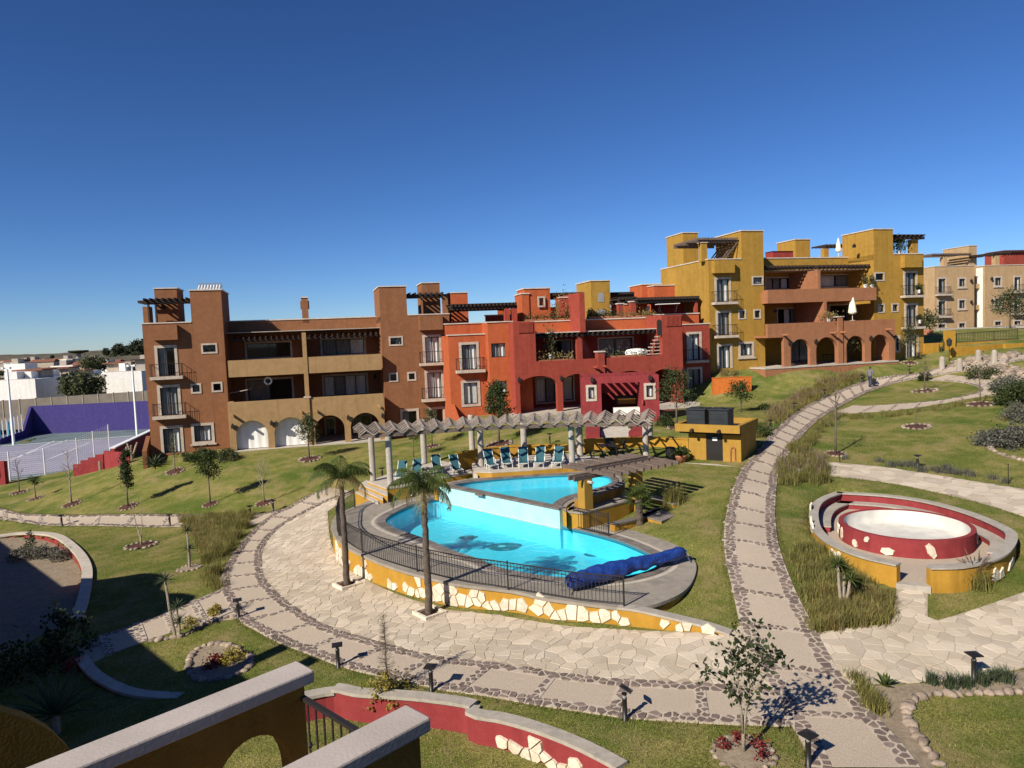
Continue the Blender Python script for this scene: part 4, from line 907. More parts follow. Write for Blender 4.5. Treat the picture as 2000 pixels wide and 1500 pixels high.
# ------------------------------------------------------------------ apartment buildings
def crop(x0, y0, s): return lambda x, y: (x0 + x / s, y0 + y / s)
k2 = crop(260, 540, 3.9475); k3 = crop(580, 540, 3.9475); k4 = crop(860, 530, 5.0); k5 = crop(1100, 530, 5.0); k6 = crop(1280, 430, 4.839); k7 = crop(1540, 430, 4.839); k8 = crop(1760, 430, 4.8375)
class Bld:
    def __init__(s, name, label, px, py, Y, yaw, cat='building'):
        s.O = D(px, py, Y); s.U = np.array([math.cos(R(yaw)), math.sin(R(yaw)), 0]); s.V = np.array([-s.U[1], s.U[0], 0])
        s.t = thing(name, label, cat, s.O); s.walls = {}; s.cop = MB()
    def P(s, u, v, w): return s.O + s.U * u + s.V * v + np.array([0, 0, w])
    def uw(s, p, v=0):
        d = ray(*p); t = ((s.O - CAM) @ s.V + v) / (d @ s.V); q = CAM + d * t - s.O
        return q @ s.U, q[2]
    def r(s, k, x0, x1, y0, y1, v=0):
        ym, xm = (y0 + y1) / 2, (x0 + x1) / 2
        return s.uw(k(x0, ym), v)[0], s.uw(k(x1, ym), v)[0], s.uw(k(xm, y1), v)[1], s.uw(k(xm, y0), v)[1]
    def m(s, c):
        return s.walls.setdefault(c, MB())
    def quad(s, mb, a, b, c, d): mb.add([s.P(*a), s.P(*b), s.P(*c), s.P(*d)], [(0, 1, 2, 3)])
    def box(s, mb, u0, u1, v0, v1, w0, w1):
        if isinstance(mb, str): mb = s.m(mb)
        mb.obox(s.P(u0, v0, w0), s.U * (u1 - u0), s.V * (v1 - v0), (0, 0, w1 - w0)); return mb
    def wall(s, c, u0, u1, w0, w1, v, holes=(), t=0.22):
        """front wall with window openings and reveals"""
        mb = s.m(c); us = sorted({u0, u1} | {x for h in holes for x in h[:2] if u0 < x < u1}); ws = sorted({w0, w1} | {x for h in holes for x in h[2:4] if w0 < x < w1})
        def hole(i, j):
            a, b = (us[i] + us[i + 1]) / 2, (ws[j] + ws[j + 1]) / 2
            return any(h[0] < a < h[1] and h[2] < b < h[3] for h in holes)
        for i in range(len(us) - 1):
            for j in range(len(ws) - 1):
                if not hole(i, j): s.quad(mb, (us[i], v, ws[j]), (us[i + 1], v, ws[j]), (us[i + 1], v, ws[j + 1]), (us[i], v, ws[j + 1]))
        for h in holes:
            a, b, c_, d = h[:4]
            s.quad(mb, (a, v, c_), (a, v, d), (a, v + t, d), (a, v + t, c_)); s.quad(mb, (b, v, c_), (b, v + t, c_), (b, v + t, d), (b, v, d))
            s.quad(mb, (a, v, d), (b, v, d), (b, v + t, d), (a, v + t, d)); s.quad(mb, (a, v, c_), (a, v + t, c_), (b, v + t, c_), (b, v, c_))
    def block(s, c, u0, u1, v0, v1, w0, w1, holes=(), top=True):
        s.wall(c, u0, u1, w0, w1, v0, holes); mb = s.m(c)
        s.quad(mb, (u0, v0, w0), (u0, v0, w1), (u0, v1, w1), (u0, v1, w0)); s.quad(mb, (u1, v0, w0), (u1, v1, w0), (u1, v1, w1), (u1, v0, w1)); s.quad(mb, (u0, v1, w0), (u0, v1, w1), (u1, v1, w1), (u1, v1, w0))
        if top: s.quad(mb, (u0, v0, w1), (u1, v0, w1), (u1, v1, w1), (u0, v1, w1))
    def coping(s, u0, u1, v0, v1, w, h=.09, o=.07):
        mb = MB(); s.box(mb, u0 - o, u1 + o, v0 - o, v1 + o, w + .003, w + h); mb.build('coping', 'coping', s.t)
    def rim(s, u0, u1, v0, v1, w, t=.3, h=.09, o=.06):
        """coping round the top of a parapet, open in the middle"""
        mb = MB(); s.box(mb, u0 - o, u1 + o, v0 - o, v0 + t, w + .003, w + h); s.box(mb, u0 - o, u0 + t, v0 + t, v1 + o, w + .003, w + h); s.box(mb, u1 - t, u1 + o, v0 + t, v1 + o, w + .003, w + h); mb.build('coping', 'coping', s.t)
    def window(s, q, v, kind='cd', inset=.2, surround='cantera', label=None, sill=False, bars=True, name='window'):
        """q: outer rectangle of the surround; returns the opening. kind: one letter per leaf (c curtain, g grey curtain, d dark)"""
        u0, u1, w0, w1 = q; i = inset; a, b, c, d = u0 + i, u1 - i, w0 + (i if w0 > 0.25 and not name == 'french_window' else 0.02), w1 - i
        fr = MB(); fv = v + .11; th = .06
        for (x0, x1, y0, y1) in ((a, b, c, c + th), (a, b, d - th, d), (a, a + th, c + th, d - th), (b - th, b, c + th, d - th)): s.box(fr, x0, x1, fv, fv + .06, y0, y1)
        n = len(kind); st = (b - a) / n
        for k in range(1, n): s.box(fr, a + st * k - .035, a + st * k + .035, fv - .004, fv + .064, c + th, d - th)
        f = fr.build(name, 'black_metal', s.t)
        if label: f['label'] = label
        if surround:
            sm = MB()
            for (x0, x1, y0, y1) in ((u0, u1, d, w1), (u0, a, w0, d), (b, u1, w0, d)) + (((a, b, w0, c),) if c - w0 > .05 else ()): s.box(sm, x0, x1, v - .05, v + .02, y0, y1)
            if sill: s.box(sm, u0 - .12, u1 + .12, v - .13, v - .05, w0 - .10, w0 + .02)
            sm.build('surround', surround, f)
        for k in range(n):
            x0, x1 = a + st * k + .03, a + st * (k + 1) - .03
            mb = MB(); s.quad(mb, (x0, fv + .03, c + th), (x1, fv + .03, c + th), (x1, fv + .03, d - th), (x0, fv + .03, d - th)); mb.build('pane', 'glass', f)
            mb = MB(); kk = kind[k]
            if kk == 'd':
                s.quad(mb, (x0 - .05, fv + .75, c), (x1 + .05, fv + .75, c), (x1 + .05, fv + .75, d), (x0 - .05, fv + .75, d)); mb.build('interior', 'room', f)
            elif kk == 'b':                        # slatted blind
                z = c + .02
                while z < d - .06: s.box(mb, x0, x1, fv + .09, fv + .12, z, z + .09); z += .105
                mb.build('blind', 'curtain', f)
            else:                                  # hanging folds
                m_ = max(8, int((x1 - x0) / .07)); V = []
                for e in range(m_ + 1):
                    uu = x0 + (x1 - x0) * e / m_; vv = fv + .14 + .035 * math.sin(e * 1.9) + .012 * math.sin(e * .7)
                    V += [s.P(uu, vv, c + .03), s.P(uu, vv, d - .03)]
                mb.add(V, [(2 * e, 2 * e + 2, 2 * e + 3, 2 * e + 1) for e in range(m_)]); mb.build('curtain', 'curtain' if kk == 'c' else 'grey_curtain', f)
        mb = MB(); s.box(mb, a - .02, b + .02, fv + .8, fv + .82, c, d); mb.build('interior', 'room', f)
        return (a, b, c, d)
    def balcony(s, q, v, depth=.62, h=.95, sw=.35, slab=.22):
        """small stone balcony under a french window"""
        u0, u1, w0, _ = q; u0 -= sw; u1 += sw; mb = MB(); s.box(mb, u0, u1, v - depth, v - .002, w0 - slab, w0); o = mb.build('balcony', 'cantera', s.t); rm = MB(); z0, z1 = w0 + .02, w0 + h
        pts = [(u0 + .05, v), (u0 + .05, v - depth + .06), (u1 - .05, v - depth + .06), (u1 - .05, v)]
        for (a, b), (c, d) in zip(pts[:-1], pts[1:]):
            rm.tube([s.P(a, b, z1), s.P(c, d, z1)], .022, 4); rm.tube([s.P(a, b, z0 + .06), s.P(c, d, z0 + .06)], .014, 4)
            n = max(2, int(math.hypot(c - a, d - b) / .15))
            for e in range(n + 1): f = e / n; rm.tube([s.P(a + (c - a) * f, b + (d - b) * f, z0), s.P(a + (c - a) * f, b + (d - b) * f, z1)], .011, 4, False)
        rm.build('railing', 'iron', o); return o
    def arch(s, c, u0, u1, w0, wtop, arches, v, t=.35):
        """arcade wall: arches = (ua, ub, spring height, rise)"""
        mb = s.m(c); x = u0
        for ua, ub, sp, rise in arches:
            for vv in (v, v + t): s.quad(mb, (x, vv, w0), (ua, vv, w0), (ua, vv, wtop), (x, vv, wtop))
            n = 18; pts = []
            for e in range(n + 1):
                th = math.pi * (1 - e / n); pts.append(((ua + ub) / 2 + (ub - ua) / 2 * math.cos(th), sp + rise * math.sin(th)))
            for (a, b), (c_, d) in zip(pts[:-1], pts[1:]):
                for vv in (v, v + t): s.quad(mb, (a, vv, b), (c_, vv, d), (c_, vv, wtop), (a, vv, wtop))
                s.quad(mb, (a, v, b), (a, v + t, b), (c_, v + t, d), (c_, v, d))
            for uu in (ua, ub): s.quad(mb, (uu, v, w0), (uu, v + t, w0), (uu, v + t, sp), (uu, v, sp))
            x = ub
        for vv in (v, v + t): s.quad(mb, (x, vv, w0), (u1, vv, w0), (u1, vv, wtop), (x, vv, wtop))
        s.quad(mb, (u0, v, wtop), (u1, v, wtop), (u1, v + t, wtop), (u0, v + t, wtop))
        for uu in (u0, u1): s.quad(mb, (uu, v, w0), (uu, v + t, w0), (uu, v + t, wtop), (uu, v, wtop))
    def rafters(s, u0, u1, v0, v1, w, n, dz=0, m='dark_wood', wd=.10, hh=.16, name='rafter', beam=True):
        for e in range(n):
            u = u0 + (u1 - u0) * (e + .5) / n; MB().beam(s.P(u, v0, w), s.P(u, v1, w + dz), wd, hh).build(name, m, s.t)
        if beam: MB().beam(s.P(u0, v0 + .3, w - .17), s.P(u1, v0 + .3, w - .17), .12, .16).build('roof_beam', m, s.t)
    def lamp(s, p, v):
        u, w = s.uw(p, v); mb = MB(); s.box(mb, u - .07, u + .07, v - .06, v - .002, w - .1, w + .15); s.box(mb, u - .11, u + .11, v - .30, v - .06, w - .12, w + .16); s.box(mb, u - .05, u + .05, v - .23, v - .13, w + .16, w + .26); mb.build('wall_lamp', 'iron', s.t)
    def viga(s, p, v, L=.75, m='terracotta'):
        u, w = s.uw(p, v - L); mb = MB(); mb.tube([s.P(u, v + .05, w), s.P(u, v - L, w)], .11, 8); mb.build('water_spout', m, s.t)
    def finish(s):
        for c, mb in s.walls.items(): mb.build('wall', c, s.t)

# ------------------------------------------------------------------ brown building
def brown():
    B = Bld('apartment_building', 'brown three storey apartment block with tan arcade and two towers', 333, 886, 54.5, 15.5)
    VM, VB, VA = 4.0, -0.8, -1.4
    uL = B.uw(k2(108, 900))[0]; uT1 = B.uw(k2(703, 500))[0]; uT0 = B.uw(k2(442, 220))[0]
    wP = B.uw(k2(265, 362))[1]; wT = B.uw(k2(560, 108))[1]
    uR0 = B.uw(k3(645, 350))[0]; uR1 = B.uw(k3(1192, 700))[0]; uRT = B.uw(k3(846, 200))[0]; wPR = B.uw(k3(1010, 296))[1]; wTR = B.uw(k3(735, 80))[1]
    H1, H2 = [], []
    def win(k, x0, x1, y0, y1, kind, H, v=0, name='window', bal=False, **kw):
        q = list(B.r(k, x0, x1, y0, y1, v)); 
        if q[2] < .35: q[2] = 0.03
        H.append(B.window(q, v, kind, name=name, **kw))
        if bal: B.balcony(q, v)
    fw = dict(name='french_window', bal=True)
    win(k2, 170, 345, 530, 770, 'gd', H1, **fw); win(k2, 190, 370, 835, 1072, 'gg', H1, **fw); win(k2, 212, 390, 1150, 1362, 'gc', H1, name='french_window')
    win(k2, 525, 650, 515, 595, 'dd', H1, inset=.13); win(k2, 445, 527, 825, 903, 'g', H1, inset=.13); win(k2, 605, 690, 813, 892, 'd', H1, inset=.13); win(k2, 450, 627, 1130, 1290, 'gc', H1, sill=True)
    win(k3, 970, 1115, 448, 665, 'cc', H2, **fw); win(k3, 987, 1132, 722, 940, 'cc', H2, **fw); win(k3, 1015, 1145, 1005, 1200, 'cd', H2, name='french_window')
    win(k3, 708, 818, 460, 535, 'dg', H2, inset=.13); win(k3, 708, 780, 742, 813, 'd', H2, inset=.13); win(k3, 850, 920, 735, 805, 'd', H2, inset=.13); win(k3, 797, 942, 1020, 1160, 'gd', H2, sill=True)
    B.block('brown', uL, uT1, 0, 9, -1, wP, H1); B.block('brown', uT0, uT1, 0.003, 5, wP - .5, wT)
    B.block('brown', uR0, uR1, 0, 9, -1, wPR, H2); B.block('brown', uR0, uRT, 0.003, 5, wPR - .5, wTR)
    B.coping(uT0, uT1, 0, 5, wT); B.coping(uR0, uRT, 0, 5, wTR); B.rim(uL, uT0 - .1, 0, 8.9, wP); B.rim(uRT + .1, uR1, 0, 8.9, wPR)
    # stair towers behind the parapets and roof pergolas
    q = B.r(k2, 168, 342, 95, 300, 3.0); B.block('brown', q[0], q[1], 3.0, 6.0, wP - .5, q[3]); B.coping(q[0], q[1], 3, 6, q[3])
    q = B.r(k3, 968, 1104, 52, 280, 3.0); B.block('brown', q[0], q[1], 3.0, 6.0, wPR - .5, q[3]); B.coping(q[0], q[1], 3, 6, q[3])
    w = B.uw(k2(260, 195), 1)[1]
    for v in (.4, 1.1, 1.8, 2.5): MB().beam(B.P(uL - .25, v, w), B.P(uT0 - .02, v, w), .12, .20).build('roof_beam', 'dark_wood', B.t)
    B.rafters(uL, uT0 - .1, .1, 2.9, w + .18, 8, m='dark_wood', beam=False)
    for x in (122, 178): u = B.uw(k2(x, 280), .5)[0]; MB().beam(B.P(u, .5, wP), B.P(u, .5, w - .1), .12, .12).build('pergola_post', 'dark_wood', B.t)
    q = B.r(k2, 75, 130, 232, 330, 1.2); B.block('brown', q[0], q[1], 1.2, 2.2, wP - .2, q[3])
    w = B.uw(k3(1000, 150), 1)[1]
    for v in (.6, 1.6, 2.6): MB().beam(B.P(uRT + .02, v, w), B.P(uR1, v, w), .12, .20).build('roof_beam', 'dark_wood', B.t)
    B.rafters(uRT + .1, uR1 - .2, .1, 2.9, w + .18, 7, beam=False)
    for x0, x1 in ((962, 972), (1125, 1165)): q = B.r(k3, x0, x1, 165, 285, .5); B.box('brown', q[0], q[1], .5, .9, wPR, w - .1)
    # projecting bays under the parapets
    for k, a in ((k2, (145, 340, 375, 490)), (k3, (945, 1125, 300, 412))): q = B.r(k, *a, -.55); B.box('brown', q[0], q[1], -.55, -.003, q[2], q[3])
    # recessed middle
    HM = []
    wm = B.uw(k2(1120, 338), VM)[1]
    big = dict(name='sliding_door', inset=.16)
    for k, a, kd in ((k2, (862, 1228, 498, 640), 'dd'), (k2, (868, 1240, 780, 965), 'gd'), (k3, (180, 532, 470, 615), 'ggc'), (k3, (195, 550, 750, 930), 'cgcc')):
        q = list(B.r(k, *a, VM)); HM.append(B.window(q, VM, kd, **big))
    for k, a, kd in ((k3, (215, 300, 1085, 1260), 'gd'), (k3, (430, 580, 1060, 1255), 'gd')): q = list(B.r(k, *a, VM)); q[2] = .05; HM.append(B.window(q, VM, kd, **big))
    B.wall('brown', uT1, uR0, -1, wm, VM, HM); B.quad(B.m('brown'), (uT1, VM, wm), (uR0, VM, wm), (uR0, 9, wm), (uT1, 9, wm))
    mb = MB(); B.box(mb, uT1, uR0, VM - .06, VM + .35, wm + .003, wm + .09); mb.build('coping', 'coping', B.t)
    q = B.r(k2, 1300, 1350, 165, 330, VM); B.box('brown', q[0], q[1], VM, VM + .9, wm - .3, q[3]); B.coping(q[0], q[1], VM, VM + .9, q[3])
    B.box('brown', q[0] - .1, q[0] + .003, VM + .25, VM + .65, wm + .9, wm + 1.6); B.box('brown', q[1] - .003, q[1] + .1, VM + .25, VM + .65, wm + .9, wm + 1.6)
    # terrace parapets in tan
    u0 = B.uw(k2(732, 700), VB)[0]; u1 = B.uw(k3(650, 650), VB)[0]
    a = B.r(k2, 900, 1000, 640, 768, VB)
    B.box('tan', u0, u1, VB, VB + .25, a[2], a[3]); B.box('tan', u0, u1, VB + .25, VM - .003, a[2] + .003, a[2] + .22)
    B.box('tan', u0, u0 + .25, VB + .25, -.003, a[2] + .22, a[3]); B.box('tan', u1 - .25, u1, VB + .25, -.003, a[2] + .22, a[3])
    # arcade
    ua0 = B.uw(k2(738, 1150), VA)[0]; ua1 = B.uw(k3(675, 1090), VA)[0]; wA = B.uw(k2(1000, 958), VA)[1]; arcs = []
    for k, x0, x1, yt in ((k2, 795, 1040, 1110), (k2, 1090, 1340, 1085), (k3, 140, 370, 1070), (k3, 415, 640, 1050)):
        a_, b_ = B.uw(k(x0, yt + 120), VA)[0], B.uw(k(x1, yt + 120), VA)[0]; top = B.uw(k((x0 + x1) / 2, yt), VA)[1]; arcs.append((a_, b_, top - (b_ - a_) / 2, (b_ - a_) / 2))
    um = B.uw(k2(1352, 1200), VA)[0]
    B.arch('tan', ua0, um, -1, wA, arcs[:2], VA); B.arch('tan', um + .003, ua1, -1, wA, arcs[2:], VA)
    wf = a[2] - 3.05 if False else B.uw(k2(1000, 1080), VA)[1]
    B.box('tan', ua0 + .36, ua1 - .36, VA + .355, VM - .003, wf - .1, wf + .12); B.box('tan', ua0, ua0 + .355, VA + .355, -.003, -1, wA); B.box('tan', ua1 - .355, ua1, VA + .355, -.003, -1, wA - .2)
    mb = MB(); B.box(mb, ua0 - .1, ua1 + .1, VA - .35, VM - .01, -1, .02); mb.build('patio_floor', 'light_concrete', B.t)
    for (a_, b_, sp, ri) in arcs[:2]:            # white sun screens hung in the first two arches
        mb = MB(); V = []; n = 24
        for e in range(n + 1):
            u = a_ - .05 + (b_ - a_ + .1) * e / n; V += [B.P(u, VA + .5 + .015 * math.sin(e * 1.1), .06), B.P(u, VA + .5 + .015 * math.sin(e * 1.1 + .5), sp + ri + .05)]
        mb.add(V, [(2 * e, 2 * e + 2, 2 * e + 3, 2 * e + 1) for e in range(n)]); mb.build('sun_screen', 'white_cloth', B.t)
    # party fins between the terraces, stepped
    uf = B.uw(k2(1330, 700), VB)[0]; wtop = B.uw(k2(1330, 432), VB)[1]
    B.box('tan', uf - .16, uf + .16, VB - .06, VB + .3, wA, wtop); B.box('brown', uf - .12, uf + .12, VB + .3, VM - .003, wA, wtop - .7)
    for e in range(6): B.box('tan', uf - .165, uf + .165, VA + .1 * e, VA + .1 * e + .6, wA + .1 + e * .28, wA + .375 + e * .28)
    B.coping(uf - .2, uf + .2, VA - .05, VA + .3, wA + .02); B.box('tan', uf - .14, uf + .14, VA - .12, VA - .003, .02, wA)
    # rafters over the top terraces
    w = B.uw(k2(1050, 470), 1.0)[1]; uc = uf
    B.rafters(uT1 + .3, uc - .2, .6, VM, w, 13, .1); B.rafters(uc + .2, uR0 - .1, .6, VM, w, 13, .1)
    for k, pts in ((k2, ((770, 1158), (1068, 1133), (1105, 1138))), (k3, ((395, 1090), (660, 1075)))):
        for p in pts: B.lamp(k(*p), VA)
    B.lamp(k3(598, 775), VM); B.lamp(k2(235, 238), 3.0)
    for k, p in ((k2, (765, 1080)), (k2, (1295, 1050)), (k3, (150, 1042)), (k3, (640, 1005))): B.viga(k(*p), VA, m='tan')
    # thermal solar panel on the left tower
    q = B.r(k2, 500, 682, 66, 100, 2.0); mb = MB(); B.box(mb, q[0], q[1], 2.0, 2.9, wT + .35, wT + .75); mb.build('solar_heater', 'steel', B.t)
    for e in range(8): u = q[0] + (q[1] - q[0]) * (e + .5) / 8; MB().tube([B.P(u, 1.2, wT + .15), B.P(u, 2.1, wT + .6)], .05, 6).build('collector_tube', 'white_metal', B.t)
    mb = MB(); B.box(mb, uL + .3, uR1 - .3, 1.2, 8.7, wP - .9, wP - .85); mb.build('roof_deck', 'light_concrete', B.t)
    B.finish(); return B
BR = brown()

# ------------------------------------------------------------------ red and orange building
def redb():
    B = Bld('apartment_building', 'red and orange two storey apartment block with wide arches and roof gardens', 905, 810, 57.0, 14.0)
    V1, V2, VR, VM = -1.1, -2.6, 0.6, 1.6
    uL = B.uw(k4(92, 1000))[0]; uA = B.uw(k4(462, 900))[0]; wL = B.uw(k4(280, 622))[1]
    H = []; fw = dict(name='french_window')
    def win(k, x0, x1, y0, y1, kind, v, H, bal=False, **kw):
        q = list(B.r(k, x0, x1, y0, y1, v)); H.append(B.window(q, v, kind, **kw))
        if bal: B.balcony(q, v)
    win(k4, 185, 378, 690, 962, 'gc', 0, H, True, **fw); win(k4, 205, 390, 1062, 1320, 'bb', 0, H)
    B.block('orange', uL, uA, 0, 8, -2, wL, H); B.coping(uL, uA, 0, .3, wL)
    w2 = B.uw(k4(270, 512), 1.2)[1]; B.box('orange', uL, uA + .3, 1.2, 1.5, wL - .3, w2); B.coping(uL, uA + .3, 1.2, 1.5, w2)
    # orange bay stepping forward
    H = []; uB0 = B.uw(k4(478, 900), V1)[0]; uB1 = B.uw(k4(716, 900), V1)[0]; wB = B.uw(k4(590, 498), V1)[1]
    win(k4, 495, 640, 698, 842, 'gc', V1, H, surround=None, inset=.03); win(k4, 512, 655, 1068, 1198, 'cc', V1, H, surround=None, inset=.03)
    B.block('orange', uB0, uB1 + 1.5, V1, 8, -2, wB, H); B.coping(uB0, uB1, V1, V1 + .3, wB); 
    # red front
    u0 = B.uw(k4(720, 800), V2)[0]; uO0 = B.uw(k4(932, 740), V2)[0]; uO1 = B.uw(k5(968, 700), V2)[0]; u1 = B.uw(k5(1168, 800), V2)[0]
    wT = B.uw(k4(810, 492), V2)[1]; wS = B.uw(k4(1100, 872), V2)[1]; wO = B.uw(k4(1100, 606), V2)[1]; wTr = B.uw(k5(1080, 425), V2)[1]
    arcs = []
    for k, xa, k_, xb, yt in ((k4, 778, k4, 1140, 1022), (k4, 1196, k5, 268, 996), (k5, 500, k5, 800, 965), (k5, 870, k5, 1122, 952)):
        a, b = B.uw(k(xa, 1150), V2)[0], B.uw(k_(xb, 1100 if k_ is k5 else 1150), V2)[0]; top = B.uw(k(xa, yt), V2)[1]; top = (B.uw(k4(960, 1022), V2)[1] if k is k4 else B.uw(k5(1000, 952), V2)[1]); arcs.append((a, b, top - .75, .75))
    B.arch('red', u0, u1, -2, wS, arcs, V2, .4)
    B.box('red', u0, uO0, V2, V2 + 2.4, wS + .003, wT); B.box('red', uO1, u1, V2, V2 + 3.0, wS + .003, wTr)
    B.box('red', u0 + .003, u0 + .4, V2 + .403, 6, -2, wT); B.box('red', u1 - .4, u1 - .003, V2 + .403, 6, -2, wTr)
    B.box('red', u0 + .4, u1 - .4, V2 + .403, VM, wS - 1.15, wS - .95)     # terrace floor
    # terrace back wall with doors
    H = []; big = dict(name='sliding_door', inset=.12)
    for k, a, kd in ((k4, (1080, 1290, 665, 855), 'dg'), (k5, (335, 690, 640, 830), 'gg')): H.append(B.window(list(B.r(k, *a, VM)), VM, kd, **big))
    for k, a, kd in ((k4, (930, 1140, 1030, 1290), 'cg'), (k4, (1196, 1310, 1010, 1270), 'b'), (k5, (1020, 1125, 960, 1180), 'gd')):
        q = list(B.r(k, *a, VM)); q[2] = max(.05, q[2]); H.append(B.window(q, VM, kd, **big))
    wR = B.uw(k5(500, 470), VM)[1]
    B.wall('red', u0 + .4, u1 - .4, -2, wO + 1.0, VM, H)
    # roof parapet strip with white coping, rafters below it
    B.box('orange', uO0 - 1.5, uO1 + .5, VM - .9, VM - .6, wO + .05, wR); B.coping(uO0 - 1.5, uO1 + .5, VM - .9, VM - .6, wR)
    mb = MB(); B.box(mb, uO0 - .1, uO1 + .1, V2 + 1.0, VM - .55, wO + .02, wO + .10); mb.build('awning_roof', 'coping', B.t)
    B.rafters(uO0 + .05, uO1 - .05, V2 + .9, VM - .01, wO - .08, 24, 0, beam=True)
    # stepped wall between the two terraces
    uS = B.uw(k5(375, 900), V2)[0]
    for e in range(9): B.box('red', uS - 1.5 + e * .16 - .15, uS - 1.5 + e * .16 + .35, V2 + 1.2 + .1 * e, V2 + 1.5 + .1 * e, wS - .4, wO - .1 - e * .26)
    q = B.r(k5, 340, 405, 790, 980, V2 - .15); B.box('red', q[0], q[1], V2 - .15, V2 + .5, -2, q[3]); B.coping(q[0], q[1], V2 - .15, V2 + .5, q[3], .1)
    q = B.r(k5, 155, 205, 275, 590, V2 + 1.0); B.box('red', q[0], q[0] + .45, V2 + .8, 4.5, wO, wO + 3.2)
    mb = MB(); V = [B.P(q[0], V2 + .8, wO + 3.2), B.P(q[0], 4.5, wO + 3.2), B.P(q[0] - 4.2, 4.5, wO + 2.2), B.P(q[0] - 4.2, 4.5, wO), B.P(q[0], 4.5, wO)]
    q4 = B.r(k4, 1165, 1390, 270, 450, 1.2); B.box('red', q4[0], q4[1] - .3, 1.0, 1.35, wR - .3, q4[3] + .1); B.coping(q4[0], q4[1] - .3, 1.0, 1.35, q4[3] + .1)
    # right wing, set back
    H = []; uR1 = B.uw(k5(1437, 900), VR)[0]; wRt = B.uw(k5(1310, 518), VR)[1]
    win(k5, 1205, 1352, 590, 868, 'cc', VR, H, True, **fw); win(k5, 1205, 1358, 935, 1165, 'gg', VR, H)
    B.block('red', u1 + .003, uR1, VR, 8, -2, wRt, H); B.coping(u1 + .003, uR1, VR, VR + .3, wRt)
    w = B.uw(k5(1280, 415), VR + 1.3)[1]; B.box('orange', u1 - .3, uR1 - .3, VR + 1.3, VR + 1.6, wRt - .3, w); B.coping(u1 - .3, uR1 - .3, VR + 1.3, VR + 1.6, w)
    # slatted vents in the two piers
    for k, a in ((k4, (760, 905, 500, 600)), (k5, (1000, 1150, 432, 535))):
        q = B.r(k, *a, V2); n = 12
        for e in range(n): u = q[0] + (q[1] - q[0]) * (e + .5) / n; mb = MB(); B.box(mb, u - .035, u + .035, V2 - .07, V2 - .003, q[2], q[3]); mb.build('vent_slat', 'red', B.t)
    q = B.r(k5, 915, 962, 470, 625, V2); mb = MB(); n = 12
    pts = [B.P(q[0], V2 - .01, q[2]), B.P(q[1], V2 - .01, q[2])] + [B.P((q[0] + q[1]) / 2 + (q[1] - q[0]) / 2 * math.cos(t), V2 - .01, q[3] - (q[1] - q[0]) / 2 + (q[1] - q[0]) / 2 * math.sin(t)) for t in np.linspace(0, math.pi, n)]
    mb.poly(pts); mb.build('arched_niche', 'room', B.t)
    # open stair with railing beside it
    q = B.r(k5, 820, 970, 640, 810, V2 + .6)
    for e in range(6): mb = MB(); B.box(mb, q[0] + .2 * e, q[1], V2 + .45, V2 + 1.3, q[2] + .28 * e, q[2] + .28 * e + .07); mb.build('stair_step', 'cantera', B.t)
    for e in range(5): u = q[0] + .2 + .25 * e; MB().tube([B.P(u, V2 + .42, q[2] + .3 * e), B.P(u, V2 + .42, q[2] + .3 * e + 1.0)], .02, 4).build('stair_baluster', 'iron', B.t)
    # patio plinth
    mb = MB(); B.box(mb, u0 - .6, u1 + 1.2, V2 - .5, VM - .01, -.35, .03); mb.build('patio_floor', 'light_concrete', B.t); mb = MB(); B.box(mb, u0 - .58, u1 + 1.18, V2 - .48, VM - .03, -2.5, -.353); mb.build('plinth', 'maroon', B.t)
    for k, p in ((k4, (765, 1065)), (k4, (1178, 1048)), (k5, (1165, 972))): B.lamp(k(*p), V2)
    for p in ((340, 940), (425, 930)): B.viga(k5(*p), V2, m='red')
    # triangular garden wall at the left foot
    q0 = B.uw(k4(100, 1290), -.2); mb = B.m('orange')
    for v in (-.3, -2.4): pass
    B.quad(mb, (uL - .05, -.02, -2.5), (uL - .05, -.02, .9), (uL + .1, -3.2, -.9), (uL + .1, -3.2, -2.5)); B.quad(mb, (uL + .25, -.02, -2.5), (uL + .25, -.02, .9), (uL + .4, -3.2, -.9), (uL + .4, -3.2, -2.5)); B.quad(mb, (uL - .05, -.02, .9), (uL + .25, -.02, .9), (uL + .4, -3.2, -.9), (uL + .1, -3.2, -.9)); B.quad(mb, (uL + .1, -3.2, -.9), (uL + .4, -3.2, -.9), (uL + .4, -3.2, -2.5), (uL + .1, -3.2, -2.5))
    # roof: stair towers
    def tower(k, a, c, v, d, base=None):
        q = B.r(k, *a, v); sv, B.walls = B.walls, {}; B.block(c, q[0], q[1], v, v + d, (base if base is not None else wR) - .8, q[3]); B.walls[c].build('roof_block', c, B.t); B.walls = sv; B.coping(q[0], q[1], v, v + d, q[3], .1); return q
    tower(k4, (105, 268, 212, 330), 'orange', 7.0, 3); q = tower(k4, (825, 1075, 170, 470), 'orange', 4.0, 2.5); q = tower(k4, (800, 870, 222, 470), 'orange', 3.9, 2.5)
    B.window(list(B.r(k4, 945, 1018, 245, 350, 4.0)), 3.85, 'd', inset=.14)
    tower(k4, (1078, 1170, 358, 470), 'orange', 4.6, .3); tower(k4, (445, 700, 432, 500), 'red', 5.0, .3); tower(k4, (565, 800, 372, 470), 'orange', 6.0, .3)
    q = tower(k5, (272, 460, 95, 440), 'yellow', 7.0, 4.0); a = B.r(k5, 335, 398, 205, 300, 7.0); mb = MB()
    r_ = (a[1] - a[0]) / 2; c = (a[0] + a[1]) / 2; mb.poly([B.P(a[0], 6.97, a[2]), B.P(a[1], 6.97, a[2])] + [B.P(c + r_ * math.cos(t), 6.97, a[3] - r_ + r_ * math.sin(t)) for t in np.linspace(0, math.pi, 12)]); mb.build('arched_window', 'grey_curtain', B.t)
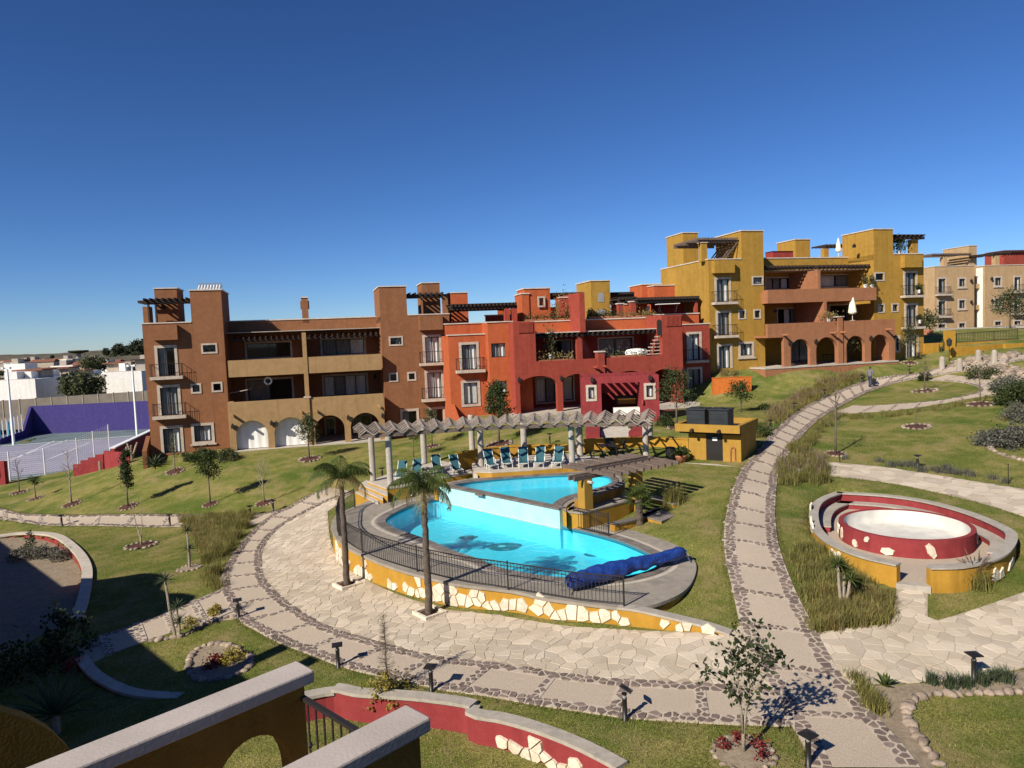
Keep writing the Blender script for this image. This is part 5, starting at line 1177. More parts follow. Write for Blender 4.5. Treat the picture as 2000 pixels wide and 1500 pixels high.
    a = B.r(k5, 325, 415, 372, 435, 7.0); mb = MB(); B.box(mb, a[0], a[1], 6.93, 6.99, a[2], a[3]); mb.build('window', 'grey_curtain', B.t)
    tower(k5, (770, 960, 130, 240), 'orange', 9.0, 3.0); tower(k5, (890, 1135, 140, 240), 'orange', 7.5, 3.5)
    tower(k5, (480, 545, 325, 420), 'maroon', 8.5, .3)
    for a in ((540, 590, 320, 440), (662, 712, 300, 440)): tower(k5, a, 'red', 3.0, .45)
    tower(k5, (595, 660, 325, 420), 'orange', 5.0, .3); tower(k5, (715, 820, 318, 420), 'orange', 5.2, .3)
    tower(k5, (870, 1300, 300, 420), 'maroon', 6.0, .3)
    # roof pergolas in dark timber
    def perg(k, a, v0, v1, n, posts=(), pm='red'):
        q = B.r(k, *a, v0)
        for v in (v0, v1): MB().beam(B.P(q[0], v, q[2] + .1), B.P(q[1], v, q[2] + .1), .16, .26).build('roof_beam', 'dark_wood', B.t)
        for e in range(n): u = q[0] + (q[1] - q[0]) * (e + .5) / n; MB().beam(B.P(u, v0 - .3, q[2] + .33), B.P(u, v1 + .3, q[2] + .33), .12, .20).build('rafter', 'dark_wood', B.t)
        mb = MB(); B.box(mb, q[0], q[1], v0, v1, q[2] + .44, q[2] + .48); mb.build('roof_sheet', 'dark_wood', B.t)
        for x0, x1 in posts: a_ = B.r(k, x0, x1, 360, 480, v0); B.box(pm, a_[0], a_[1], v0 - .2, v0 + .25, wR - .5, q[2] - .03)
    perg(k4, (90, 750, 318, 368), 2.0, 5.0, 18, ((625, 672), (695, 745)))
    perg(k5, (700, 1325, 250, 300), 2.5, 6.0, 20); perg(k4, (1085, 1400, 220, 258), 4.5, 6.5, 12); perg(k5, (470, 690, 210, 250), 8.0, 10, 9); perg(k5, (530, 720, 270, 300), 5, 7, 6)
    a_ = B.r(k5, 1285, 1310, 290, 410, 2.6); B.box('red', a_[0], a_[1], 2.5, 2.9, wR - .3, a_[3])
    a_ = B.r(k5, 820, 848, 335, 425, 4.5); mb = MB(); B.box(mb, a_[0], a_[1], 4.5, 4.55, a_[2], a_[3]); mb.build('roof_door', 'white_paint', B.t)
    mb = MB(); B.box(mb, uL + .3, uR1 - .2, 1.8, 12, wR - 1.1, wR - 1.05); mb.build('roof_deck', 'light_concrete', B.t)
    B.wR = wR; B.wS = wS; B.V2 = V2; B.finish(); return B
RB = redb()

# ------------------------------------------------------------------ yellow building
def yellowb():
    B = Bld('apartment_building', 'mustard yellow three storey apartment block with terracotta terraces and arcade', 1400, 722, 64.0, 15.5)
    VM, VB, VA = 3.4, -0.9, -2.0
    u0 = B.uw(k6(508, 800))[0]; uT0 = B.uw(k6(812, 230))[0]; uT1 = B.uw(k6(1024, 450))[0]; wP = B.uw(k6(650, 372))[1]; wT = B.uw(k6(915, 104))[1]
    uR0 = B.uw(k7(806, 250))[0]; uRT = B.uw(k7(988, 200))[0]; uR1 = B.uw(k7(1278, 800))[0]; wPR = B.uw(k7(1130, 322))[1]; wTR = B.uw(k7(900, 88))[1]
    H1, H2 = [], []
    def win(k, x0, x1, y0, y1, kind, H, v=0, bal=False, **kw):
        q = list(B.r(k, x0, x1, y0, y1, v)); 
        if q[2] < .4: q[2] = .05
        H.append(B.window(q, v, kind, **kw))
        if bal: B.balcony(q, v)
    fw = dict(name='french_window', bal=True)
    win(k6, 560, 715, 538, 775, 'gc', H1, **fw); win(k6, 572, 718, 855, 1090, 'gg', H1, **fw); win(k6, 580, 728, 1170, 1400, 'gc', H1, name='french_window')
    win(k6, 912, 1020, 528, 615, 'g', H1, inset=.12); win(k6, 783, 857, 848, 938, 'g', H1, inset=.12); win(k6, 927, 998, 842, 933, 'd', H1, inset=.12); win(k6, 785, 933, 1148, 1300, 'gc', H1, sill=True)
    win(k7, 1085, 1218, 480, 712, 'gg', H2, **fw); win(k7, 1095, 1222, 785, 1008, 'gg', H2, **fw); win(k7, 1100, 1230, 1085, 1295, 'gc', H2, name='french_window')
    win(k7, 812, 907, 492, 577, 'd', H2, inset=.12); win(k7, 845, 910, 790, 877, 'c', H2, inset=.12); win(k7, 973, 1040, 785, 870, 'g', H2, inset=.12); win(k7, 1000, 1055, 1090, 1250, 'cd', H2)
    B.block('yellow', u0, uT1, 0, 9, -3, wP, H1); B.block('yellow', uT0, uT1, .003, 4.2, wP - .5, wT); B.coping(uT0, uT1, 0, 4.2, wT); B.rim(u0, uT0 - .1, 0, 8.9, wP)
    B.block('yellow', uR0, uR1, 0, 9, -3, wPR, H2); B.block('yellow', uR0, uRT, .003, 4.2, wPR - .5, wTR); B.coping(uR0, uRT, 0, 4.2, wTR); B.rim(uRT + .1, uR1, 0, 8.9, wPR)
    q = B.r(k6, 263, 405, 122, 400, 9.0); B.block('yellow', q[0], q[1], 9.0, 12.5, -3, q[3]); B.coping(q[0], q[1], 9.0, 12.5, q[3])
    for k, a in ((k6, (562, 752, 378, 498)), (k7, (1102, 1265, 328, 445))): q = B.r(k, *a, -.55); B.box('yellow', q[0], q[1], -.55, -.003, q[2], q[3])
    HM = []; wm = B.uw(k7(350, 358), VM)[1]; big = dict(name='sliding_door', inset=.14)
    for k, a, kd in ((k6, (1035, 1345, 535, 662), 'ggcg'), (k7, (300, 600, 508, 640), 'cg'), (k7, (380, 715, 790, 960), 'dg'), (k6, (1145, 1420, 825, 1000), 'dcgc')):
        HM.append(B.window(list(B.r(k, *a, VM)), VM, kd, **big))
    for k, a, kd in ((k7, (20, 205, 1120, 1370), 'gg'), (k7, (540, 720, 1100, 1345), 'dg')): q = list(B.r(k, *a, VM)); q[2] = .05; HM.append(B.window(q, VM, kd, **big))
    B.wall('yellow', uT1, uR0, -3, wm, VM, HM); B.quad(B.m('yellow'), (uT1, VM, wm), (uR0, VM, wm), (uR0, 9, wm), (uT1, 9, wm))
    mb = MB(); B.box(mb, uT1, uR0, VM - .06, VM + .35, wm + .003, wm + .10); mb.build('coping', 'coping', B.t)
    # terraces
    t0 = B.uw(k6(1062, 730), VB)[0]; t1 = B.uw(k7(832, 690), VB)[0]; a = B.r(k7, 300, 500, 645, 768, VB)
    B.box('terracotta', t0, t1, VB, VB + .25, a[2], a[3]); B.box('terracotta', t0, t1, VB + .25, VM - .003, a[2] + .003, a[2] + .2)
    for u in (t0, t1 - .25): B.box('terracotta', u, u + .25, VB + .25, -.003, a[2] + .2, a[3])
    c0 = B.uw(k6(1215, 1250), VA)[0]; c1 = B.uw(k7(1008, 1150), VA)[0]; wA = B.uw(k7(600, 950), VA)[1]; wl = B.uw(k6(1150, 1110), VA)[1]; arcs = []
    for x0, x1, yt in ((22, 205, 1122), (262, 462, 1105), (548, 722, 1092), (780, 950, 1080)):
        p, q = B.uw(k7(x0, 1250), VA)[0], B.uw(k7(x1, 1250), VA)[0]; top = B.uw(k7((x0 + x1) / 2, yt), VA)[1]; arcs.append((p, q, top - (q - p) / 2, (q - p) / 2))
    B.arch('terracotta', c0, c1, -3, wA, arcs, VA)
    l0 = B.uw(k6(1062, 1050), VA)[0]; B.box('terracotta', l0, c0 - .003, VA, VA + .35, wl, wA); B.box('terracotta', l0, c0, VA + .353, VM - .003, wl + .003, wl + .2)
    B.box('terracotta', c0 + .36, c1 - .36, VA + .355, VM - .003, wl + .003, wl + .2)
    B.box('terracotta', c1 - .355, c1, VA + .355, -.003, -3, wA)
    mb = MB(); B.box(mb, c0 - 2.2, c1 + .1, VA - .35, VM - .01, -.09, .03); mb.build('patio_floor', 'light_concrete', B.t); mb = MB(); B.box(mb, c0 - 2.15, c1 + .05, VA - .3, VM - .03, -3, -.093); mb.build('plinth', 'terracotta', B.t)
    for x in (490,): 
        q = B.r(k7, 462, 525, 915, 1360, VA - .12); B.box('terracotta', q[0] + .1, q[1] - .1, VA - .12, VA - .003, 0, wA + .35); B.coping(q[0] + .05, q[1] - .05, VA - .1, VA + .4, wA + .36)
    uf = B.uw(k7(345, 800), VB)[0]
    B.box('terracotta', uf - .15, uf + .15, VB - .05, VM - .003, wA, a[2]); B.box('terracotta', uf - .6, uf - .3, VB + .2, VM - .003, a[3], B.uw(k7(240, 470), VB)[1])
    for e in range(9): B.box('terracotta', uf + .15 + e * .22, uf + .37 + e * .22, VB + .4, VB + .7, wA - .3, a[2] - .1 - e * .30)
    w = B.uw(k7(500, 430), .6)[1]
    um = B.uw(k7(255, 430), .4)[0]
    B.rafters(uT1 + .4, um, .3, VM, w, 14, .05); B.rafters(um + .2, uR0 + .0, .3, VM, w, 13, .05)
    # roof pergolas
    q = B.r(k6, 330, 770, 190, 235, 1.5)
    for v in (.5, 2.5, 4.5): MB().beam(B.P(q[0], v, q[2] + .2), B.P(uT0 - .02, v, q[2] + .2), .14, .24).build('roof_beam', 'brown_wood', B.t)
    B.rafters(q[0], uT0 - .1, .2, 4.8, q[2] + .42, 13, m='brown_wood', beam=False)
    for v in (.4, 4.0): 
        for x in (435,): c = B.r(k6, x, x + 55, 235, 370, v); B.box('yellow', c[0], c[1], v, v + .5, wP - .1, q[2] + .05); B.coping(c[0], c[1], v, v + .5, q[2] + .05, .06)
    # slanted lattice on the tower side
    for e in range(6): MB().beam(B.P(uT0 - .1 - .0, .4 + e * .55, q[2] + .1), B.P(uT0 - 1.6, .2 + e * .55, wP + .05), .08, .10).build('lattice_bar', 'brown_wood', B.t)
    q = B.r(k7, 990, 1250, 145, 195, 1.0)
    for v in (.6, 3.0): MB().beam(B.P(uRT + .02, v, q[2] + .2), B.P(q[1], v, q[2] + .2), .14, .24).build('roof_beam', 'dark_wood', B.t)
    B.rafters(uRT + .1, q[1], .3, 3.3, q[2] + .42, 8, beam=False); mb = MB(); B.box(mb, uRT + .05, q[1], .4, 3.2, q[2] + .5, q[2] + .54); mb.build('roof_sheet', 'dark_wood', B.t)
    c = B.r(k7, 1165, 1225, 190, 315, .8); B.box('yellow', c[0], c[1], .8, 1.3, wPR - .1, c[3]); B.coping(c[0], c[1], .8, 1.3, c[3], .07)
    # things on the middle roof
    q = B.r(k6, 1150, 1300, 205, 360, 6.0); q2 = B.r(k7, 0, 205, 185, 350, 6.0); B.block('yellow', B.uw(k6(1150, 300), 9)[0], q2[1], 6.0, 9.0, wm - .5, q2[3]); B.coping(B.uw(k6(1150, 300), 9)[0], q2[1], 6.0, 9.0, q2[3])
    q = B.r(k6, 1098, 1290, 292, 362, 4.6); B.box('maroon', q[0], q[1], 4.4, 5.6, wm - .1, q[2] + .7); mb = MB(); mb.add([B.P(q[0] - .1, 4.3, q[2] + .7), B.P(q[1] + .1, 4.3, q[2] + .7), B.P(q[1] + .1, 5.7, q[2] + .7), B.P(q[0] - .1, 5.7, q[2] + .7), B.P(q[0] + .3, 5.0, q[3]), B.P(q[1] - .3, 5.0, q[3])], [(0, 1, 5, 4), (2, 3, 4, 5), (1, 2, 5), (3, 0, 4)]); mb.build('skylight_roof', 'maroon', B.t)
    q = B.r(k7, 300, 535, 225, 290, 5.0); B.rafters(q[0], q[1], 4.2, 6.5, q[2] + .5, 7, name='rafter'); c = B.r(k7, 330, 375, 290, 345, 4.6); B.box('yellow', c[0], c[1], 4.5, 5.0, wm, q[2] + .2)
    for k, p, v in ((k7, (255, 848), VM), (k7, (752, 820), VM), (k7, (250, 1150), VA), (k7, (768, 1118), VA), (k7, (1000, 1110), VA), (k6, (1262, 1165), VA), (k6, (1122, 865), -.003), (k7, (608, 250), 1.5)): B.lamp(k(*p), v)
    for k, p in ((k6, (1265, 1085)), (k7, (460, 1065)), (k7, (548, 1060)), (k7, (985, 1033))): B.viga(k(*p), VA, .8)
    mb = MB(); B.box(mb, u0 + .3, uR1 - .3, 1.0, 8.7, wP - 1.0, wP - .95); mb.build('roof_deck', 'light_concrete', B.t)
    B.VA, B.VB, B.VM, B.wA, B.w2 = VA, VB, VM, wA, a[3]; B.wm = wm
    B.finish(); return B
YB = yellowb()

# ------------------------------------------------------------------ beige building across the street
def beigeb():
    B = Bld('apartment_building', 'distant sand coloured apartment block with stair tower across the street', 1880, 641, 97.0, 12.0)
    u0 = B.uw(k8(318, 700))[0]; uA = B.uw(k8(690, 700))[0]; uB = B.uw(k8(790, 700))[0]; u1 = B.uw(k8(1158, 650))[0]; wP = B.uw(k8(500, 436))[1]; w3 = B.uw(k8(950, 428))[1]; wT = B.uw(k8(710, 230))[1]
    H, H2 = [], []
    def win(x0, x1, y0, y1, kd, HH, bal=False):
        q = list(B.r(k8, x0, x1, y0, y1)); HH.append(B.window(q, 0, kd, inset=.2, sill=not bal))
        if bal: B.balcony(q, 0)
    for y0, y1, b in ((540, 700, 1), (752, 908, 1), (970, 1018, 0)): win(340, 430, y0, y1, 'dg', H, b)
    for y0, y1 in ((540, 640), (742, 845), (960, 1015)): win(535, 615, y0, y1, 'gg', H)
    for y0, y1 in ((530, 630), (728, 828), (945, 995)): win(875, 955, y0, y1, 'gg', H2)
    for y0, y1, b in ((525, 675, 1), (730, 880, 1), (940, 990, 0)): win(1058, 1140, y0, y1, 'dc', H2, b)
    B.block('beige', u0, uA, 0, 9, -3, wP, H); B.block('beige', uB, u1 + 4, 0, 9, -3, w3, H2); B.rim(u0, uA, 0, 8.9, wP); B.rim(uB, u1 + 4, 0, 8.9, w3)
    ul = B.uw(k8(215, 700), 5.5)[0]; B.block('beige', ul, u0, 5.5, 9, -3, wP); B.quad(B.m('beige'), (ul, 5.5, -3), (u0, 0, -3), (u0, 0, wP), (ul, 5.5, wP))
    B.block('beige', B.uw(k8(640, 400), 1.5)[0], uB + .2, 1.5, 6, -3, wT); B.coping(B.uw(k8(640, 400), 1.5)[0], uB + .2, 1.5, 6, wT)
    uq = B.uw(k8(775, 600), .5)[0]; B.box('white_wall', uq - .25, uq + .25, .3, 1.4, -3, w3 - .2)
    for y in (600, 800): q = B.r(k8, 690, 750, y, y + 45, .8); B.box('beige', uA + .003, uB - .003, .8, 1.1, q[2], q[3])
    q = B.r(k8, 215, 590, 325, 350, 2.0)
    B.rafters(q[0], q[1], .5, 4.5, q[2] + .3, 16, m='brown_wood'); c = B.r(k8, 400, 432, 345, 430, .8); B.box('beige', c[0], c[1], .8, 1.4, wP - .1, q[2] + .1)
    q = B.r(k8, 790, 960, 315, 340, 2.0); B.rafters(q[0], q[1], .5, 4.5, q[2] + .3, 8, m='dark_wood'); c = B.r(k8, 890, 930, 345, 420, .8); B.box('beige', c[0], c[1], .8, 1.4, w3 - .1, q[2] + .1)
    for e in range(6): q = B.r(k8, 675 + e * 16, 683 + e * 16, 330, 350, .9); mb = MB(); B.box(mb, q[0], q[1], .6, 1.49, q[2], q[3]); mb.build('beam_end', 'dark_wood', B.t)
    q = B.r(k8, 975, 1400, 280, 420, 9.5); B.block('red', q[0], q[1], 9.5, 13, w3 - 1, q[3]); q = B.r(k8, 965, 1300, 268, 300, 9.0); B.rafters(q[0], q[1], 9.0, 12, q[2] + .2, 12, name='rafter')
    for p in ((655, 575), (655, 775), (848, 555), (852, 762)): B.lamp(k8(*p), 0)
    B.finish(); return B
BG = beigeb()

# ------------------------------------------------------------------ crimson kiosk
def kiosk():
    B = Bld('pool_kiosk', 'small crimson flat roofed kiosk with open bar behind the long pergola', 1289, 826, 50.0, -4, 'kiosk')
    k = k5; u0 = B.uw(k(182, 1200))[0]; u1 = 0.0; w1 = B.uw(k(560, 1022))[1]; d = 4.2
    H = [B.window(list(B.r(k, 222, 328, 1108, 1268)), 0, 'c', inset=.17, surround='cantera'), B.window(list(B.r(k, 788, 903, 1090, 1250)), 0, 'c', inset=.17)]
    o = list(B.r(k, 373, 752, 1088, 1330)); o[2] = -.6; H.append(tuple(o))
    B.wall('crimson', u0, u1, -1.5, w1, 0, H, .3)
    for u in (u0, u1): B.quad(B.m('crimson'), (u, 0, -1.5), (u, d, -1.5), (u, d, w1), (u, 0, w1))
    B.quad(B.m('crimson'), (u0, d, -1.5), (u1, d, -1.5), (u1, d, w1), (u0, d, w1))
    B.box('crimson', o[0] - .3, o[0] - .003, .3, 2.4, -1.5, w1 - .4); B.box('crimson', o[1] + .003, o[1] + .3, .3, 2.4, -1.5, w1 - .4); B.box('crimson', o[0], o[1], 2.2, 2.45, -1.5, o[2] + .9)
    B.box('crimson', o[0], o[1], 2.4, 2.6, o[3] - .9, w1 - .3)
    for v, dd in ((.3, 0), (d - .3, 0)): B.box('crimson', u0 + .003, u1 - .003, v - .0, v + .28, w1 - .25, w1 - .003)
    for e in range(9): u = u0 + .5 + (u1 - u0 - 1) * e / 8; mb = MB(); B.box(mb, u - .12, u + .12, .6, d - .35, w1 - .14, w1 - .006); mb.build('roof_slat', 'crimson', B.t)
    mb = MB(); B.box(mb, u0 + .3, o[0] - .31, .5, d - .1, w1 - .5, w1 - .45); B.box(mb, o[1] + .31, u1 - .3, .5, d - .1, w1 - .5, w1 - .45); mb.build('roof_deck', 'crimson', B.t)
    q = B.r(k, 490, 760, 1328, 1378, .9); mb = MB(); B.box(mb, q[0], o[1] - .01, .4, 1.1, q[2] - .1, q[3]); mb.build('bar_counter', 'white_wall', B.t)
    q = B.r(k, 505, 715, 1210, 1300, 2.19); mb = MB(); B.box(mb, q[0], q[1], 2.1, 2.19, q[2], q[3]); mb.build('serving_window', 'room', B.t)
    mb = MB(); B.box(mb, q[0] + .2, q[0] + 1.5, 2.05, 2.095, q[2] + .05, q[3] - .2); mb.build('shutter', 'dark_mustard', B.t)
    B.lamp(k(280, 1062), 0); B.lamp(k(845, 1045), 0)
    q = B.r(k, 735, 755, 1255, 1295, -.05); MB().tube([B.P(o[1] + .15, -.12, q[2]), B.P(o[1] + .15, -.12, q[3])], .07, 8).build('fire_extinguisher', 'red', B.t)
    B.finish(); return B
KB = kiosk()

# ------------------------------------------------------------------ pump house with tanks
def pump():
    kp = crop(1020, 700, 4.348)
    B = Bld('pump_house', 'small yellow flat roofed pump house with black metal door', 1448, 910, 37.6, -34, 'building')
    u0 = B.uw(kp(1415, 800))[0]; w1 = B.uw(kp(1800, 560))[1]; w0 = B.uw(kp(1800, 625))[1]; d = 2.9
    dq = list(B.r(kp, 1562, 1703, 600, 885)); dq[2] = .02; dq[3] = min(dq[3], w0 - .05)
    B.wall('yellow', u0, 0, -1, w0, 0, [tuple(dq)], .15); mb = B.m('yellow')
    B.quad(mb, (0, 0, -1), (0, d, -1), (0, d, w0), (0, 0, w0)); B.quad(mb, (u0, 0, -1), (u0, 0, w0), (u0, d, w0), (u0, d, -1)); B.quad(mb, (u0, d, -1), (0, d, -1), (0, d, w0), (u0, d, w0))
    a, b, c, e = u0 - .55, .12, -.6, d + .1
    B.box('yellow', a, b, c, c + .2, w0, w1); B.box('yellow', a, b, e - .2, e, w0, w1); B.box('yellow', a, a + .2, c + .2, e - .2, w0, w1); B.box('yellow', b - .2, b, c + .2, e - .2, w0, w1)
    mb = MB(); B.box(mb, a + .2, b - .2, c + .2, e - .2, w0 + .003, w0 + .1); mb.build('roof_deck', 'concrete', B.t)
    MB().beam(B.P(a + .2, -.35, w0 - .06), B.P(b, -.35, w0 - .06), .12, .10).build('roof_beam', 'dark_wood', B.t)
    for u in (u0 + .45, -.95): MB().tube([B.P(u, c - .25, w0 + .08), B.P(u, c + .1, w0 + .12)], .09, 8).build('water_spout', 'dark_wood', B.t)
    mb = MB(); B.box(mb, dq[0], dq[1], .06, .10, .02, dq[3]); dr = mb.build('door', 'black_metal', B.t)
    mb = MB(); n = 9
    for i in range(n): B.box(mb, dq[0] + .12, dq[1] - .12, .035, .06, .15 + i * .055, .185 + i * .055)
    mb.build('louvre', 'iron', dr); mb = MB(); B.box(mb, (dq[0] + dq[1]) / 2 - .12, (dq[0] + dq[1]) / 2 + .14, .045, .058, 1.28, 1.46); mb.build('notice', 'white_paint', dr)
    mb = MB(); B.box(mb, (dq[0] + dq[1]) / 2 - .12, (dq[0] + dq[1]) / 2 + .14, .043, .058, 1.48, 1.60); mb.build('notice', 'tank', dr)
    mb = MB(); B.box(mb, u0 + .12, u0 + .9, -.05, -.002, 1.55, 1.58); B.finish()
    MB().tube([B.P(-.55, -.12, .02), B.P(-.55, -.12, .8), B.P(-.5, -.12, 1.0), B.P(-.36, -.12, 1.05), B.P(-.3, -.12, .95), B.P(-.3, -.12, .3)], .022, 6).build('hose_pipe', 'terracotta_pot', B.t)
    for i, (lab, u) in enumerate((('left one of two square black rooftop water tanks', u0 + .35), ('right one of two square black rooftop water tanks', u0 + 1.62))):
        t = thing('water_tank', lab, 'tank', B.P(u, .2, w0 + .1), group='rooftop water tanks')
        mb = MB(); B.box(mb, u - .5, u + .55, .15, 1.2, w0 + .105, w0 + 1.12); mb.build('body', 'tank', t, bevel=.03)
        mb = MB(); B.box(mb, u - .56, u + .61, .09, 1.26, w0 + 1.12, w0 + 1.18); mb.build('lid', 'tank', t, bevel=.01)
        MB().lathe(B.P(u, .68, w0 + 1.18), [(.28, 0), (.28, .04), (.2, .05)], 14).build('hatch', 'tank', t)
        for s in (-1, 1):
            for z in (.3, .6, .9): mb = MB(); B.box(mb, u + .025 - .525 - .008, u + .025 + .525 + .008, .14, .148, w0 + z, w0 + z + .02); mb.build('band', 'plastic_black', t) if s > 0 else None
    return B
PB = pump()
# ------------------------------------------------------------------ foliage helpers
def leaves(mb, pts, size, flat=0.0, long=1.6):
    """one small folded leaf (two triangles) at each point"""
    pts = np.asarray(pts); n = len(pts); a = rng.normal(size=(n, 3)); a /= np.linalg.norm(a, axis=1)[:, None]; a[:, 2] *= (1 - flat)
    b = np.cross(a, rng.normal(size=(n, 3))); b /= np.linalg.norm(b, axis=1)[:, None] + 1e-9
    s = size * rng.uniform(.6, 1.3, size=(n, 1)); L = a * s * long; S = b * s * .5
    V = np.stack([pts, pts + L * .5 + S, pts + L, pts + L * .5 - S], 1).reshape(-1, 3); o = len(mb.v)
    mb.v.extend(map(tuple, V.tolist())); mb.f.extend([(o + 4 * i, o + 4 * i + 1, o + 4 * i + 2, o + 4 * i + 3) for i in range(n)])
def blades(mb, P, h, lean, w, droop=0.5):
    """grass blades: P (n,3) roots, h (n,) lengths"""
    P = np.asarray(P, float); n = len(P); az = rng.uniform(0, 2 * math.pi, n); d = np.stack([np.cos(az), np.sin(az), np.zeros(n)], -1); ln = (lean * rng.uniform(.2, 1.3, n))[:, None]; h = np.asarray(h)[:, None]
    up = np.array([0, 0, 1.0]); side = np.stack([-np.sin(az), np.cos(az), np.zeros(n)], -1) * w / 2
    m = P + up * h * .6 + d * ln * h * .4; t = P + up * h * (1 - .25 * ln * droop * 2) + d * ln * h * 1.1
    V = np.stack([P - side, P + side, m + side * .7, m - side * .7, t], 1).reshape(-1, 3); o = len(mb.v)
    mb.v.extend(map(tuple, V.tolist()))
    for i in range(n): k = o + 5 * i; mb.f.append((k, k + 1, k + 2, k + 3)); mb.f.append((k + 3, k + 2, k + 4))
def rand_in(poly, n):
    poly = np.array(poly)[:, :2]; lo, hi = poly.min(0), poly.max(0); out = np.empty((0, 2))
    while len(out) < n:
        q = rng.uniform(lo, hi, (n * 2, 2)); out = np.vstack([out, q[inside(q[:, 0], q[:, 1], poly)]])
    out = out[:n]; return np.column_stack([out, zt(out[:, 0], out[:, 1])])
def limbs(t, base, H, r, nb, spread, start, bark, sub=2, lift=.6, wob=.05, seed=0):
    """trunk and branches; returns branch tips"""
    rs = np.random.default_rng(seed); b = np.array(base, float); pts = [b + (rs.normal() * wob * f, rs.normal() * wob * f, H * f) for f in (-.02, .3, .6, .85, 1.0)]
    MB().tube(pts, [r * 1.25, r, r * .8, r * .5, r * .2], 7).build('trunk', bark, t, True); tips = []
    mb = MB()
    for i in range(nb):
        f = start + (1 - start) * (i + .5) / nb; o = np.array([np.interp(f, (0, .3, .6, .85, 1), [p[k] for p in pts]) for k in range(3)]); az = 2.4 * i + rs.uniform(-.4, .4); L = spread * (1.15 - .7 * (f - start) / (1 - start + 1e-6)) * rs.uniform(.7, 1.2)
        d = np.array([math.cos(az), math.sin(az), lift * rs.uniform(.5, 1.5)]); e = o + d * L; mb.tube([o, o + d * L * .5 + (0, 0, .06 * L), e], [r * .42, r * .28, r * .1], 5, False); tips += [o + d * L * .6, e]
        for j in range(sub):
            g = rs.uniform(.35, .9); o2 = o + d * L * g; az2 = az + rs.choice((-1, 1)) * rs.uniform(.5, 1.1); d2 = np.array([math.cos(az2), math.sin(az2), lift * rs.uniform(.6, 1.8)]); e2 = o2 + d2 * L * .5; mb.tube([o2, e2], [r * .2, r * .07], 4, False); tips.append(e2)
    if mb.v: mb.build('branches', bark, t)
    return np.array(tips + [pts[-1]])
def crown(t, tips, per, sd, size, m, name='crown', parent=None):
    mb = MB(); P = np.repeat(tips, per, 0) + rng.normal(size=(len(tips) * per, 3)) * np.array([sd, sd, sd * .8]); leaves(mb, P, size); return mb.build(name, m, t)
ring_mesh = []
for k in range(5):
    mb = MB(); V = []
    for i, (r, z) in enumerate(((.09, -.03), (.12, .03), (.10, .09), (.04, .12))):
        for j in range(7): a = 2 * math.pi * j / 7; rr = r * random.uniform(.75, 1.25); V.append((rr * 1.25 * math.cos(a), rr * math.sin(a), z * random.uniform(.85, 1.1)))
    mb.add(V, [(i * 7 + j, i * 7 + (j + 1) % 7, (i + 1) * 7 + (j + 1) % 7, (i + 1) * 7 + j) for i in range(3) for j in range(7)] + [tuple(21 + j for j in range(7))]); ring_mesh.append(mb.mesh('stone', 'ring_stone', smooth=True))
def stone_obj(p, s, parent=None, m=None, flat=1.0):
    o = bpy.data.objects.new('stone', random.choice(ring_mesh)); col.objects.link(o); o.rotation_euler = (0, 0, random.uniform(0, 6.28)); o.scale = (s * random.uniform(.8, 1.3), s * random.uniform(.8, 1.2), s * flat * random.uniform(.7, 1.1))
    p = np.array(p, float)
    if parent: o.parent = parent; p = p - np.array(ORG.get(parent.name, (0, 0, 0)))
    o.location = p.tolist(); return o
def tree_bed(p, r, label, n=16, plants=0, m='mulch'):
    t = thing('tree_bed', label, 'planting bed', p); mb = MB(); k = 18
    V = [(p[0], p[1], p[2] + .07)] + [(p[0] + r * math.cos(a), p[1] + r * math.sin(a), zt1(p[0] + r * math.cos(a), p[1] + r * math.sin(a)) + .03) for a in np.linspace(0, 2 * math.pi, k, endpoint=False)]
    mb.add(V, [(0, 1 + i, 1 + (i + 1) % k) for i in range(k)]); mb.build('mulch', m, t)
    for i in range(n):
        a = 2 * math.pi * (i + random.uniform(-.2, .2)) / n; x, y = p[0] + r * math.cos(a), p[1] + r * math.sin(a); stone_obj((x, y, zt1(x, y)), 2 * math.pi * r / n / .27 * .72, t)
    return t
def tree(px, desc, H, r, start, spread, nb, per, sd, leaf, m, bark='bark', bed=.5, name='young_tree', sub=2, lift=.6, base=None, bedlab=None):
    p = G(*px) if base is None else base; t = thing(name, desc, 'tree', p)
    tips = limbs(t, p, H, r, nb, spread, start, bark, sub, lift, seed=int(px[0] * 7 + px[1]))
    if per: crown(t, tips, per, sd, leaf, m)
    if bed: tree_bed(p, bed, 'stone ringed mulch bed round the foot of the ' + (bedlab or desc), 14)
    return t

# ------------------------------------------------------------------ trees
tree((605,897), 'young bushy tree before the white screened arches', 2.9, .05, .38, .62, 16, 26, .16, .085, 'olive_leaf', bed=.75, bedlab='tree before the white arches')
tree((844,872), 'slim young tree with thin crown before the brown end wing', 2.6, .04, .5, .4, 10, 20, .13, .075, 'olive_leaf', bed=.55, bedlab='slim tree before the brown wing')
tree((808,893), 'little tree with brownish crown just left of the shaded columns', 1.9, .035, .55, .38, 9, 18, .12, .075, 'olive_leaf', bed=0)
tree((975,868), 'dense dark young tree before the orange bay window', 3.9, .06, .42, .62, 20, 42, .17, .09, 'bush_leaf', bed=.85, bedlab='dark tree before the orange bay')
tree((1322,836), 'leafy young tree right of the crimson kiosk', 3.6, .06, .35, .95, 18, 24, .2, .09, 'bush_leaf', bed=.6, bedlab='leafy tree right of the kiosk')
tree((1448,805), 'small round green tree behind the black water tanks', 2.0, .05, .35, .65, 12, 24, .16, .09, 'leaf', bed=0)
tree((1655,715), 'wispy round tree before the terracotta arches', 3.0, .05, .42, .75, 14, 26, .2, .09, 'olive_leaf', bed=.8, bedlab='wispy tree before the terracotta arches')
